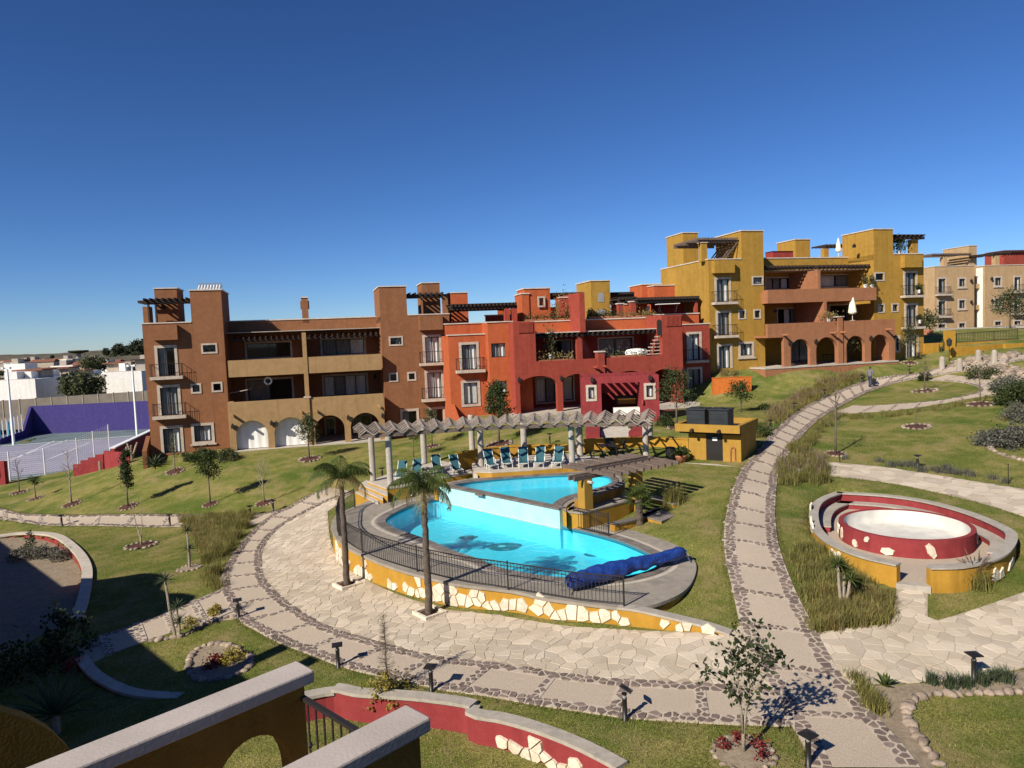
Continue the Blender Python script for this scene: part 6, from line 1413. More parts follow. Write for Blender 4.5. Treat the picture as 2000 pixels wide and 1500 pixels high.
tree((1776,709), 'tall narrow tree before the last yellow window', 3.3, .05, .4, .5, 14, 22, .18, .085, 'olive_leaf', bed=.7, bedlab='narrow tree before the last yellow window')
tree((342,921), 'slim sapling before the corner window of the brown block', 2.6, .04, .35, .16, 9, 12, .08, .06, 'olive_leaf', 'pale_bark', bed=.6, bedlab='sapling by the brown corner window')
tree((250,990), 'narrow dark evergreen sapling on the left lawn', 3.6, .04, .34, .26, 20, 30, .10, .07, 'dark_leaf', bed=.55, bedlab='dark evergreen sapling')
tree((411,985), 'young tree with two leafy tufts on the left lawn', 3.3, .04, .45, .42, 10, 34, .16, .09, 'leaf', bed=.45, bedlab='two tufted young tree')
tree((70,974), 'very small leafy sapling near the court fence', 1.5, .035, .55, .35, 5, 14, .08, .07, 'leaf', bed=.5, bedlab='very small sapling near the fence')
tree((140,985), 'bare leafless sapling left of the stepped red wall', 3.6, .045, .35, .5, 14, 0, 0, 0, None, 'pale_bark', bed=.55, sub=3, lift=1.1, bedlab='bare sapling by the stepped red wall')
tree((38,962), 'bare leafless sapling close to the white fence posts', 2.7, .035, .35, .45, 12, 0, 0, 0, None, 'bark', bed=.6, sub=3, lift=1.1, bedlab='bare sapling by the fence posts')
tree((516,983), 'pale bare shrub like sapling by the path bollard', 2.3, .04, .35, .5, 12, 0, 0, 0, None, 'pale_bark', bed=.5, sub=3, lift=1.9, bedlab='pale bare sapling by the bollard')
t = tree((276,1066), 'bare forked sapling with two thin upright stems', .9, .045, .6, .1, 2, 0, 0, 0, None, 'pale_bark', bed=.75, sub=0, bedlab='bare forked sapling')
p = G(276, 1066); MB().tube([p + (0, 0, .2), p + (-.25, .1, 1.2), p + (-.55, .15, 2.9)], [.035, .025, .008], 5).build('stem', 'pale_bark', t); MB().tube([p + (0, 0, .25), p + (.1, .05, 1.2), p + (.12, .1, 2.8)], [.03, .022, .008], 5).build('stem', 'pale_bark', t)
tree((1632,887), 'tall bare leafless tree on the right hand lawn', 3.7, .05, .3, .5, 16, 0, 0, 0, None, 'bark', bed=.55, sub=3, lift=1.3, bedlab='tall bare tree on the right lawn')
tree((1806,764), 'thin bare tree on the oval island lawn', 2.6, .04, .4, .5, 12, 2, .08, .06, 'straw', 'bark', bed=.9, sub=2, lift=1.3, bedlab='thin tree on the oval island')
tree((1790,834), 'tiny leafless whip in the middle of the right lawn', 1.3, .025, .4, .3, 4, 0, 0, 0, None, 'bark', bed=.75, sub=1, lift=1.2, bedlab='tiny whip on the right lawn')
tree((1914,790), 'spindly bare sapling below the loop path', 2.9, .035, .35, .45, 12, 0, 0, 0, None, 'bark', bed=.85, sub=2, lift=1.0, bedlab='spindly sapling below the loop path')
# the leafy tree at the crossing, close to the camera
p = G(1452, 1472); t = thing('young_tree', 'forked young tree with large drooping leaves at the path crossing', 'tree', p)
tips = []
mb = MB()
stems = [[(0, 0, 0), (.02, .02, .55), (.16, .1, 1.25), (.2, .1, 1.9), (.28, .15, 2.6)], [(0, 0, .45), (-.03, 0, 1.0), (-.08, .05, 1.7), (-.22, 0, 2.3)], [(.12, .08, 1.1), (.5, .1, 1.6), (.75, .1, 2.0)], [(-.05, 0, 1.2), (-.45, -.1, 1.65), (-.75, -.15, 1.95)], [(.18, .1, 1.6), (.3, -.2, 2.1), (.55, -.2, 2.25)]]
for i, s in enumerate(stems):
    q = [p + np.array(v) for v in s]; rr = np.linspace(.05 if i == 0 else .03, .01, len(q)); MB().tube(q, rr.tolist(), 7).build('trunk' if i == 0 else 'limb', 'pale_bark', t, True)
    for a, b in zip(q[1:-1] if i else q[2:-1], q[2:] if i else q[3:]):
        for f in (.2, .5, .8, 1.0): tips.append(a + (b - a) * f)
tips = np.array(tips); tw = MB(); ends = []
for k in range(105):
    o = tips[rng.integers(len(tips))]; d = rng.normal(size=3); d[2] = abs(d[2]) * .4; d /= np.linalg.norm(d); e = o + d * rng.uniform(.12, .42); tw.tube([o, e], [.007, .003], 4, False); ends.append(e)
tag(tw.build('twigs', 'pale_bark', t), kind='stuff'); mb = MB(); ends = np.array(ends)
for k in range(5): leaves(mb, ends + rng.normal(size=ends.shape) * .06 - (0, 0, .03), .085, long=1.5)
mb.build('crown', 'dark_leaf', t)
bed = tree_bed(p, .62, 'stone ringed bed with red flowers round the tree at the crossing', 17, m='soil'); mb = MB()
for a in (0.4, 1.5, 2.7, 5.6): leaves(mb, p + np.array([.4 * math.cos(a), .4 * math.sin(a), .14]) + rng.normal(size=(90, 3)) * (.09, .09, .05), .045)
tag(mb.build('flowers', 'red_leaf', bed), kind='stuff')
# dry conical tree with a yellow bush at its foot
p = W(757, 1362, .62); t = thing('conifer', 'dry bare conical tree with feathery twigs above a yellow shrub', 'tree', p); MB().tube([p, p + (.02, 0, 2.3)], [.025, .005], 6).build('trunk', 'bark', t); mb = MB()
for k in range(190):
    f = rng.uniform(.12, .98); az = rng.uniform(0, 6.28); L = .32 * (1.05 - f) + .05; o = p + (0, 0, 2.3 * f); e = o + np.array([math.cos(az) * L, math.sin(az) * L, .35 * L]); mb.tube([o, e], [.006, .002], 3, False)
    for j in range(2): g = rng.uniform(.3, .9); o2 = o + (e - o) * g; mb.tube([o2, o2 + rng.normal(size=3) * .06 + (0, 0, .04)], [.003, .0015], 3, False)
tag(mb.build('twigs', 'bark', t), kind='stuff')
t = thing('shrub', 'yellow leaved shrub in front of the red garden wall', 'shrub', p); mb = MB(); c = rng.normal(size=(70, 3)) * (.26, .22, .22) + p + (0, -.1, .18); leaves(mb, np.repeat(c, 16, 0) + rng.normal(size=(1120, 3)) * .06, .055); mb.build('foliage', 'yellow_leaf', t); mb = MB()
leaves(mb, rng.normal(size=(350, 3)) * (.25, .2, .2) + p + (0, 0, .3), .05); mb.build('foliage', 'straw', t)
# ------------------------------------------------------------------ palms
def tall_palm(px, desc, H, crownR, seed, bedlab):
    p = G(*px); t = thing('palm_tree', desc, 'palm', p); rs = np.random.default_rng(seed); nseg = 26; mb = MB()
    pts = [p + (rs.normal() * .01, rs.normal() * .01, H * f) for f in np.linspace(-.01, 1, nseg)]; rad = [.13 * (1 - .32 * f) * (1.06 if i % 2 else .98) for i, f in enumerate(np.linspace(0, 1, nseg))]
    mb.tube(pts, rad, 10); mb.build('trunk', 'palm_bark', t, True); top = pts[-1]
    MB().tube([top - (0, 0, .15), top + (0, 0, .45)], [.10, .05], 8).build('crownshaft', 'palm_leaf', t, True)
    for i in range(18):
        az = 2.399 * i + rs.uniform(-.2, .2); old = i < 5; L = crownR * rs.uniform(.85, 1.15); el = rs.uniform(-.1, .35) if old else rs.uniform(.55, 1.25); n = 12; rach = []
        for k in range(n + 1):
            f = k / n; ang = el - f * f * (1.9 if old else 1.75) - f * .25; d = (rach[-1] if rach else top + (0, 0, .3)); rach.append(d + np.array([math.cos(az) * math.cos(ang), math.sin(az) * math.cos(ang), math.sin(ang)]) * (L / n if k else .02))
        mb = MB(); mb.tube(rach, np.linspace(.018, .004, n + 1).tolist(), 4, False)
        side = np.array([-math.sin(az), math.cos(az), 0]); P, Q = [], []
        for k in range(2, n * 4):
            f = k / (n * 4); q = np.array([np.interp(f * n, range(n + 1), [r_[a] for r_ in rach]) for a in range(3)])
            for s in (-1, 1):
                ll = .40 * math.sin(math.pi * min(1, f * .9 + .12)) + .08; e = q + side * s * ll * .75 + np.array([0, 0, -ll * (.55 + .5 * f)]) + (rach[-1] - rach[0]) / L * ll * .35 + rs.normal(size=3) * .03; w = (rach[-1] - rach[0]) / L * .012
                o = len(mb.v); m = (q + e) / 2 + (0, 0, .06); mb.v += [tuple(q - w), tuple(q + w), tuple(m + w), tuple(m - w), tuple(e)]; mb.f += [(o, o + 1, o + 2, o + 3), (o + 3, o + 2, o + 4)]
        mb.build('frond', 'dry_leaf' if i < 4 else 'palm_leaf', t)
    b = thing('palm_planter', bedlab, 'planter', p); w = .42
    for (dx, dy, lx, ly) in ((-w, -w, 2 * w, .1), (-w, w - .1, 2 * w, .1), (-w, -w + .1, .1, 2 * w - .2), (w - .1, -w + .1, .1, 2 * w - .2)):
        a = R(40); c, s_ = math.cos(a), math.sin(a); o = np.array([dx * c - dy * s_, dx * s_ + dy * c]); MB().obox((p[0] + o[0], p[1] + o[1], p[2] - .05), (lx * c, lx * s_, 0), (-ly * s_, ly * c, 0), (0, 0, .17)).build('kerb', 'white_stone', b)
    mb = MB(); mb.prism([(p[0] + r_ * math.cos(a + R(40 + 45)), p[1] + r_ * math.sin(a + R(40 + 45))) for a, r_ in ((0, .46), (math.pi / 2, .46), (math.pi, .46), (-math.pi / 2, .46))], p[2] - .05, p[2] + .05); mb.build('soil', 'mulch', b)
tall_palm((678,1144), 'left one of two tall slim palms, its crown before the lawn', 3.95, 1.35, 3, 'square stone kerbed planter of the left palm')
tall_palm((839,1200), 'right one of two tall slim palms, standing in front of the pool', 4.05, 1.3, 8, 'square stone kerbed planter of the right palm')
def fan_palm(p, desc, H, Rl, n, m='palm_leaf', nm='palm_tree', cat='palm'):
    t = thing(nm, desc, cat, p); mb = MB(); k = 9; mb.tube([p + (0, 0, H * f) for f in np.linspace(-.05, 1, k)], [.16 * (1.1 if i % 2 else .9) for i in range(k)], 9); mb.build('trunk', 'palm_bark', t); top = p + (0, 0, H)
    for i in range(n):
        az = 2.399 * i; el = -.25 + 1.6 * (i / n); d = np.array([math.cos(az) * math.cos(el), math.sin(az) * math.cos(el), math.sin(el)]); c = top + d * Rl * .5; mb = MB(); mb.tube([top, c], [.015, .008], 4, False); sd = np.cross(d, (0, 0, 1.)); sd /= np.linalg.norm(sd) + 1e-9; un = np.cross(sd, d)
        for j in range(15):
            a = (j - 7) / 7 * 1.9; e = c + (d * math.cos(a) + sd * math.sin(a)) * Rl * .55 + (0, 0, -.1 * abs(a)); w = (sd * math.cos(a) - d * math.sin(a)) * .016; o = len(mb.v); m_ = (c + e) / 2; mb.v += [tuple(c - w * .3), tuple(c + w * .3), tuple(m_ + w), tuple(m_ - w), tuple(e)]; mb.f += [(o, o + 1, o + 2, o + 3), (o + 3, o + 2, o + 4)]
        mb.build('frond', m, t)
fan_palm(W(1249, 1027, 1.66), 'short stout fan palm beside the small pergola', 1.15, .85, 22)
# ------------------------------------------------------------------ yuccas and agaves
def rosette(t, c, n, L, w, m, up=.5, name='rosette'):
    mb = MB()
    for i in range(n):
        az = 2.399 * i; el = up + .9 * (i / n) * (1.4 - up); d = np.array([math.cos(az) * math.cos(el), math.sin(az) * math.cos(el), math.sin(el)]); s = np.array([-math.sin(az), math.cos(az), 0]) * w / 2; l = L * random.uniform(.8, 1.1); a = c + d * l * .5; e = c + d * l + (0, 0, -.12 * l); o = len(mb.v)
        mb.v += [tuple(c - s * .7), tuple(c + s * .7), tuple(a + s), tuple(a - s), tuple(e), tuple(c - (0, 0, w * .4)), tuple(a - (0, 0, w * .45))]; mb.f += [(o, o + 5, o + 6, o + 3), (o + 5, o + 1, o + 2, o + 6), (o + 3, o + 6, o + 4), (o + 6, o + 2, o + 4)]
    return mb.build(name, m, t)
def yucca(p, desc, stems, L, m='agave', n=34, w=.035):
    t = thing('yucca', desc, 'yucca', p)
    for dx, dy, h in stems:
        q = p + np.array([dx * .3, dy * .3, -.05]); e = p + np.array([dx, dy, h]); MB().tube([q, (q + e) / 2 + (dx * .1, dy * .1, 0), e], [.055, .045, .04], 7).build('stem', 'pale_bark', t); rosette(t, e, n, L, w, m, -.3)
    return t
yucca(G(1645, 1180), 'grey stemmed yucca standing in the tall grass bed', [(-.12, 0, 1.25), (.12, .1, 1.0), (.0, .2, 1.1), (.2, -.1, .8)], .45, 'palm_leaf')
yucca(G(348, 1245), 'tall spiky yucca with stacked heads beside the shaded path', [(-.35, .1, 2.0), (.0, .05, 1.05), (.08, 0, .55)], .42)
yucca(G(370, 1110), 'thin spiky yucca on the left lawn beside the tall grass', [(.02, 0, 1.75), (.05, .03, .9)], .42)
tree_bed(G(370, 1110), .5, 'stone ringed bed at the foot of the thin yucca', 14, m='soil')
p = G(1728, 1340); t = thing('agave', 'small leafy green plant on bare soil by the right plaza', 'plant', p); rosette(t, p, 12, .42, .10, 'palm_leaf', .5, 'leaf_cluster')
p = W(1310, 905, PR)
p = W(1330, 903, PR); t = thing('plant_pot', 'round terracotta pot with a bushy green plant by the pump house', 'pot', p); MB().lathe(p, [(.20, 0), (.30, .30), (.33, .34), (.33, .40), (.28, .40), (.26, .34)], 18, True).build('pot', 'terracotta_pot', t, True); mb = MB(); c = p + (0, 0, .6) + rng.normal(size=(50, 3)) * (.17, .17, .12); leaves(mb, np.repeat(c, 14, 0) + rng.normal(size=(700, 3)) * .06, .07); mb.build('foliage', 'leaf', t)
# ------------------------------------------------------------------ ornamental grass clumps (countable) and beds (stuff)
def clump(p, desc, h, r, n, m='tall_grass', plumes=0, cat='grass clump', name='grass_clump'):
    t = thing(name, desc, cat, p); mb = MB(); P = p + rng.normal(size=(n, 3)) * (r * .3, r * .3, 0); blades(mb, P, h * rng.uniform(.6, 1.1, n), .55, .02); mb.build('blades', m, t)
    if plumes:
        mb = MB()
        for i in range(plumes): az = rng.uniform(0, 6.28); o = p + (0, 0, h * .6); e = p + np.array([math.cos(az) * r * rng.uniform(.3, 1), math.sin(az) * r * rng.uniform(.3, 1), h * rng.uniform(1.0, 1.35)]); d = (e - o) / np.linalg.norm(e - o); mb.tube([o, e], [.004, .004], 3, False); mb.tube([e - d * .04, e + d * .06, e + d * .18], [.008, .018, .003], 5, False)
        mb.build('plumes', 'plume', t)
    return t
clump(G(1905, 1148), 'plumed fountain grass clump against the round seating wall', .75, .5, 380, 'tall_grass', 26)
clump(W(1312, 990, 2.0), 'tall grass clump right of the small pergola', 1.2, .6, 420)
for i, (x, y, w_) in enumerate([(1820, 1336, 'leftmost spiky tuft in the row by the right bollard'), (1857, 1344, 'tall spiky tuft second from left by the right bollard'), (1887, 1342, 'spiky tuft just left of the right bollard'), (1920, 1338, 'spiky tuft just right of the right bollard'), (1942, 1328, 'small spiky tuft second from the right edge'), (1966, 1334, 'rightmost spiky tuft by the right bollard')]):
    clump(G(x, y), w_, .38 + .08 * (i % 2), .22, 130, 'agave')
def bed(name, label, px, n, h, m, w=.018, lean=.5, z=None, cat='grass', plume=0):
    poly = [G(*q)[:2] for q in px]; C_ = rand_in(poly, max(8, n // 70)); P = C_[rng.integers(len(C_), size=n)]; P = P + rng.normal(size=P.shape) * (.12, .12, 0); hh_ = rng.uniform(.6, 1.15, len(C_)); mb = MB(); blades(mb, P, h * rng.uniform(.55, 1.1, n), lean, w); o = tag(mb.build(name, m), label, cat, kind='stuff')
    if plume:
        mb = MB()
        for q in P[:plume]: e = q + np.array([rng.normal() * .15, rng.normal() * .15, h * rng.uniform(.95, 1.25)]); mb.tube([e - (0, 0, .2), e, e + (rng.normal() * .04, rng.normal() * .04, .16)], [.004, .02, .004], 4, False)
        tag(mb.build('grass_plumes', 'plume'), label + ', its dry plumes', cat, kind='stuff')
    return poly
bedA = [(1545, 1085), (1580, 1060), (1690, 1140), (1748, 1150), (1735, 1218), (1640, 1228), (1592, 1234), (1570, 1180)]
bed('ornamental_grass', 'tall ornamental grass bed beside the round seating', bedA, 9000, .42, 'tall_grass'); bed('ornamental_grass', 'straw coloured blades among the tall grass beside the round seating', [(1600, 1160), (1735, 1160), (1735, 1218), (1600, 1232)], 3500, .42, 'straw')
bed('ornamental_grass', 'plumed grass bed at the corner of the upper flagstone path', [(1522, 905), (1600, 905), (1622, 928), (1615, 948), (1524, 948)], 5000, .62, 'tall_grass', plume=110)
bed('ornamental_grass', 'tall grass wedge on the left between lawn and curved path', [(352, 1016), (430, 1012), (490, 1008), (488, 1030), (440, 1085), (428, 1150), (405, 1148), (398, 1095), (385, 1050)], 14000, .62, 'tall_grass'); bed('ornamental_grass', 'dry straw in the left tall grass wedge', [(365, 1030), (430, 1025), (440, 1060), (410, 1090), (380, 1060)], 5000, .62, 'straw')
bed('ornamental_grass', 'hedge of plumed grass along the rising path', [(1505, 838), (1540, 812), (1580, 785), (1640, 758), (1690, 741), (1700, 738), (1690, 728), (1630, 738), (1570, 765), (1520, 795), (1497, 822)], 9000, .6, 'straw', plume=260); bed('ornamental_grass', 'green blades in the hedge along the rising path', [(1505, 838), (1580, 790), (1690, 741), (1690, 728), (1570, 772), (1497, 822)], 5000, .5, 'tall_grass')
bed('ornamental_grass', 'grass strip at the right edge of the main path', [(1542, 875), (1566, 868), (1610, 826), (1625, 812), (1640, 812), (1600, 850), (1570, 885), (1610, 895), (1545, 893)], 5000, .5, 'tall_grass')
bed('ornamental_grass', 'low grass strip under the loop path', [(1630, 812), (1700, 810), (1800, 800), (1900, 783), (1960, 772), (1962, 778), (1900, 790), (1800, 808), (1700, 818), (1630, 820)], 3500, .32, 'tall_grass')
bed('ornamental_grass', 'sparse plants above the upper flagstone path', [(1640, 893), (1720, 900), (1850, 915), (1990, 940), (1990, 950), (1850, 928), (1700, 908), (1640, 901)], 1600, .36, 'sage')
bed('ornamental_grass', 'narrow grass strip beside the lower main path', [(1660, 1330), (1675, 1322), (1712, 1375), (1722, 1392), (1705, 1392)], 1100, .3, 'tall_grass')
bed('ornamental_grass', 'grass at the foot of the yellow block corner', [(1395, 728), (1440, 728), (1440, 736), (1398, 738)], 900, .45, 'straw')
bed('ornamental_grass', 'shrubby plants below the pump house path side', [(1472, 862), (1500, 845), (1498, 828), (1475, 840)], 1500, .4, 'tall_grass')
bed('ornamental_grass', 'dark strap leaved planting below the brown corner', [(355, 903), (450, 893), (455, 884), (360, 890)], 1500, .5, 'bush_leaf', w=.03)
def bush(px, desc, rx, rz, n, leaf, m, z=None, name='shrub', cl=40):
    p = G(*px) if z is None else W(*px, z); t = thing(name, desc, 'shrub', p); c = rng.normal(size=(cl, 3)); c /= np.linalg.norm(c, axis=1)[:, None]; c *= rng.uniform(.45, 1, (cl, 1)) ** .5; c[:, 2] = abs(c[:, 2]); c = c * (rx, rx, rz) + p; mb = MB(); leaves(mb, np.repeat(c, n // cl, 0) + rng.normal(size=((n // cl) * cl, 3)) * (rx * .17), leaf); mb.build('foliage', m, t); MB().tube([p - (0, 0, .05), p + (0, 0, rz * .7)], [.04, .015], 5).build('stem', 'bark', t); return t
bush((1985, 872), 'large grey lavender bush in the bed at the right edge', 1.25, .85, 3200, .09, 'sage'); bush((1938, 868), 'smaller grey lavender bush left in the right edge bed', .9, .7, 1800, .085, 'sage'); bush((2000, 820), 'dark grey lavender bush behind the right edge bed', 1.1, .9, 2200, .09, 'sage')
bush((1992, 790), 'big dark green shrub at the right edge below the loop path', 1.5, 1.3, 2600, .11, 'bush_leaf'); bush((1978, 762), 'round grey green shrub at the end of the loop path', 1.4, .8, 2000, .1, 'sage'); bush((1920, 738), 'olive green shrub on the stony bank', 1.2, .9, 1600, .1, 'olive_leaf'); bush((1806, 743), 'small spiky dark shrub at the tip of the oval island', .5, .7, 600, .09, 'dark_leaf')
bush((447, 898), 'grey green shrub in front of the first white arch', .75, .75, 1500, .08, 'olive_leaf'); bush((395, 896), 'dark low shrub under the brown corner window', .9, .55, 1400, .09, 'bush_leaf'); bush((1300, 832), 'low green shrub at the right foot of the kiosk', .6, .7, 900, .08, 'bush_leaf'); bush((1480, 850), 'green shrub between pump house and rising path', .7, .6, 1100, .08, 'leaf')
bush((1495, 800), 'small dark shrub on the lawn above the pump house', .5, .4, 500, .08, 'bush_leaf'); bush((455, 1290), 'yellow green shrub on the small shaded lawn', .38, .42, 700, .05, 'yellow_leaf'); bush((418, 1300), 'reddish shrub on the small shaded lawn', .32, .3, 450, .05, 'red_leaf'); bush((420, 1200), 'small yellow shrub by the first bollard', .25, .35, 400, .05, 'yellow_leaf'); bush((372, 1222), 'low yellow green shrub beside the tall yucca', .3, .28, 350, .05, 'yellow_leaf')
for q, dsc in (((40, 1090), 'left grey shrub in the sunken red walled bed'), ((80, 1085), 'middle grey shrub in the sunken red walled bed'), ((115, 1090), 'right grey shrub in the sunken red walled bed')): bush(q, dsc, .55, .55, 700, .07, 'sage', z=-.75)
for q, dsc in (((60, 1075), 'dark sapling shrub standing above the sunken bed'), ): bush(q, dsc, .35, 1.1, 500, .06, 'dark_leaf', z=-.7)
# cactus planters at the kiosk steps, agave by the brown wall
def cactus(px, z, desc, n, h, lean=.05):
    p = W(*px, z); t = thing('column_cactus', desc, 'cactus', p)
    for i in range(n): x, y = random.uniform(-.5, .5), random.uniform(-.2, .2); hh = h * random.uniform(.6, 1.1); MB().tube([p + (x, y, -.1), p + (x, y, hh * .9), p + (x, y, hh)], [.075, .075, .02], 7).build('column', 'cactus', t, True)
cactus((1163, 852), 3.0, 'row of column cactus left of the kiosk steps', 8, 1.2); cactus((1240, 850), 3.0, 'row of column cactus right of the kiosk steps', 8, 1.2); cactus((1836, 702), 6.0, 'tall column cactus group before the yellow boundary wall', 6, 1.9)
p = G(300, 912); t = thing('agave', 'big dark agave leaning out beside the short brown wall', 'agave', p); rosette(t, p + (0, 0, .1), 34, 1.25, .12, 'agave', .15, 'leaf_rosette')
p = G(258, 898); t = thing('cactus', 'pale pruned frangipani like shrub by the red stepped wall', 'plant', p)
for a, h in ((0, 1.5), (1.3, 1.2), (2.6, 1.4), (3.9, 1.0), (5.2, 1.3)): MB().tube([p, p + (.25 * math.cos(a), .25 * math.sin(a), h * .5), p + (.55 * math.cos(a), .55 * math.sin(a), h)], [.09, .07, .07], 7).build('branch', 'pale_bark', t)
# ------------------------------------------------------------------ round fountain with seating wall
fc = (W(*kf(355, 325), 2.28) + W(*kf(1580, 425), 2.28)) / 2; fR = np.linalg.norm(W(*kf(355, 325), 2.28)[:2] - W(*kf(1580, 425), 2.28)[:2]) / 2
ft = thing('fountain', 'round red fountain basin with white bowl, dry and empty', 'fountain', (fc[0], fc[1], F_FLOOR))
c0 = (fc[0], fc[1], F_FLOOR)
MB().lathe(c0, [(fR, -.3), (fR, .66), (fR - .17, .66), (fR - .18, .5)], 56, False).build('basin_wall', 'crimson', ft, True).data.polygons.foreach_set('use_smooth', [False] * 168)
MB().lathe(c0, [(fR - .175, .645), (fR - .22, .25), (fR - .5, .14), (.3, .10), (.01, .09)], 56, False).build('bowl', 'fountain_white', ft, True)
for i, (x, y, w_, h_, tl) in enumerate([(410, 490, .16, .42, 0), (540, 470, .17, .2, .2), (565, 540, .2, .26, -.2), (782, 530, .17, .22, .3), (800, 612, .42, .24, .1), (1100, 598, .26, .48, -.35), (345, 440, .06, .4, 0), (1572, 540, .16, .34, -.2)]):
    a = math.atan2(W(*kf(x, y + 40), F_FLOOR)[1] - fc[1], W(*kf(x, y + 40), F_FLOOR)[0] - fc[0]); n = np.array([math.cos(a), math.sin(a), 0]); s = np.array([-math.sin(a), math.cos(a), 0]); z = .30 if h_ > .3 else (.45 if i in (1, 3) else .16); c = np.array(c0) + n * (fR + .0) + (0, 0, z); V = []
    for dd in (-.04, .045):
        for k in range(6): th = k / 6 * 6.28 + .4; q = (w_ * .62 * math.cos(th) * random.uniform(.8, 1.1), h_ * .6 * math.sin(th) * random.uniform(.8, 1.1)); V.append(c + n * dd + s * (q[0] + tl * q[1]) + (0, 0, q[1]))
    MB().add(V, [tuple(range(6, 12))] + [(k, (k + 1) % 6, 6 + (k + 1) % 6, 6 + k) for k in range(6)]).build('wall_stone', 'white_stone', ft)
sw = thing('seating_wall', 'low yellow and crimson wall with bench curving round the fountain', 'wall', (*fount_out[0], F_FLOOR))
def inward(P, d):
    n = normals2(P); c = fc[:2]; s = np.sign(((c - P[:, :2]) * n).sum(1))[:, None]; return P[:, :2] + n * d * s
for P in (fo_a, fo_b):
    n = len(P); I1 = inward(P, .05); I2 = inward(P, .30); I3 = inward(P, .36); zb = 1.2
    m1 = MB(); m1.add([(q[0], q[1], z) for q in I1 for z in (zb, F_TOP - .06)], [(2 * i, 2 * i + 2, 2 * i + 3, 2 * i + 1) for i in range(n - 1)]); m1.build('outer_face', 'mustard', sw)
    m1 = MB(); m1.add([(q[0], q[1], z) for q in I2 for z in (zb, F_TOP - .06)], [(2 * i, 2 * i + 2, 2 * i + 3, 2 * i + 1) for i in range(n - 1)]); m1.build('inner_face', 'crimson', sw)
    m1 = MB(); m1.prism(np.vstack([P[:, :2], I3[::-1]]).tolist(), F_TOP - .06, F_TOP); m1.build('cap', 'concrete', sw)
    e = 0 if P is fo_a else -1; m1 = MB(); m1.poly([(*I1[e], zb), (*I2[e], zb), (*I2[e], F_TOP - .06), (*I1[e], F_TOP - .06)]); m1.build('wall_end', 'mustard', sw)
mb = MB(); fl = np.vstack([inward(fo_a, .12), inward(fo_b, .12)[1:]]); mb.prism(fl.tolist(), 1.15, F_FLOOR); mb.build('floor', 'aggregate', sw)
e0, e1 = fount_out[0], fount_out[-1]; mb = MB(); od = (e0 + e1) / 2 - fc[:2]; od /= np.linalg.norm(od); mb.prism([e0 + od * .02, e1 + od * .02, e1 - od * .28, e0 - od * .28], 1.1, F_FLOOR + .02); mb.build('threshold', 'concrete', sw)
for P, a, b in ((fo_a, .30, 1.0), (fo_b, 0, .45)):
    Q = P[int(a * len(P)):max(int(b * len(P)), 2)]; i1, i2 = inward(Q, .305), inward(Q, .78); mb = MB(); mb.prism(np.vstack([i1, i2[::-1]]).tolist(), F_FLOOR - .1, F_FLOOR + .20); mb.build('bench', 'crimson', sw); mb = MB(); mb.prism(np.vstack([inward(Q, .306), inward(Q, .82)[::-1]]).tolist(), F_FLOOR + .201, F_FLOOR + .26); mb.build('bench_top', 'concrete', sw)
for P, prof_ in ((fo_b, lambda t: .45 if (int(t * 17) % 4 == 1 and t > .25) else 0), (fo_a, lambda t: .42 if (int(t * 30) in (5, 7, 8)) else 0)):
    Q = inward(P, .05); nn = normals2(Q); sgn = -1 if ((fc[:2] - Q[3]) @ nn[3]) > 0 else 1
    clad(Q, lambda x, y: zt1(x, y), prof_, .34, sw, side=sgn)
# ------------------------------------------------------------------ path bollards
def bollard():
    t = local_thing('bollard_light', '', 'bollard', (0, 0, 0), 0, 'black bollard lights along the paths'); MB().lathe((0, 0, 0), [(.075, -.05), (.075, .02), (.06, .025), (.058, .52), (.062, .53), (.062, .55)], 12).build('post', 'black_metal', t, True)
    MB().lathe((0, 0, 0), [(.045, .55), (.045, .63)], 10).build('lens', 'grey_curtain', t); mb = MB(); mb.lathe((0, 0, 0), [(.06, .63), (.07, .66)], 10); mb.build('collar', 'black_metal', t)
    mb = MB(); mb.prism([(-.15, -.15), (.15, -.15), (.15, .15), (-.15, .15)], .67, .70); mb.add([(-.15, -.15, .70), (.15, -.15, .70), (.15, .15, .70), (-.15, .15, .70), (0, 0, .745)], [(0, 1, 4), (1, 2, 4), (2, 3, 4), (3, 0, 4)]); mb.build('cap', 'black_metal', t); return t
b0 = bollard(); bl_ = [((466,1208),'bollard light on the lawn corner beside the small yellow shrub'),((661,1304),'bollard light between foreground wall and curved path, left of the conical tree'),((843,1351),'bollard light right of the dry conical tree'),((1221,1407),'bollard light with tilted cap midway on the front path'),((1579,1497),'bollard light at the bottom edge beside the path crossing'),((1902,1330),'bollard light among the spiky tufts at the right'),
 ((121,1028),'bollard light at the far left path, left one of the pair'),((332,1028),'bollard light at the left path, just left of the tall grass'),((534,1000),'bollard light next to the pale bare sapling'),((489,1011),'bollard light at the tip of the tall grass wedge'),((1792,916),'bollard light above the upper flagstone path'),((1505,842),'bollard light beside the rising path above the pump house'),((1552,806),'bollard light in the plumed grass hedge, lower one'),((1611,778),'bollard light in the plumed grass hedge, upper one'),((1684,748),'bollard light just left of the walking person'),((1776,731),'bollard light where the loop path leaves the main path'),((747,936),'bollard light on the lawn between the first two columns'),((1074,868),'bollard light on the lawn behind the loungers')]
for i, (q, lab) in enumerate(bl_):
    p = G(*q)
    if i == 0: b0.location = p.tolist(); b0['label'] = lab; b0.rotation_euler = (0, 0, .4)
    else:
        c = copy_tree(b0, p, random.uniform(0, 1.5), lab)
        if i == 3: [ch for ch in c.children if ch.name.startswith('cap')][0].rotation_euler = (.45, .25, 0); [ch for ch in c.children if ch.name.startswith('cap')][0].location = (.0, .28, .10)
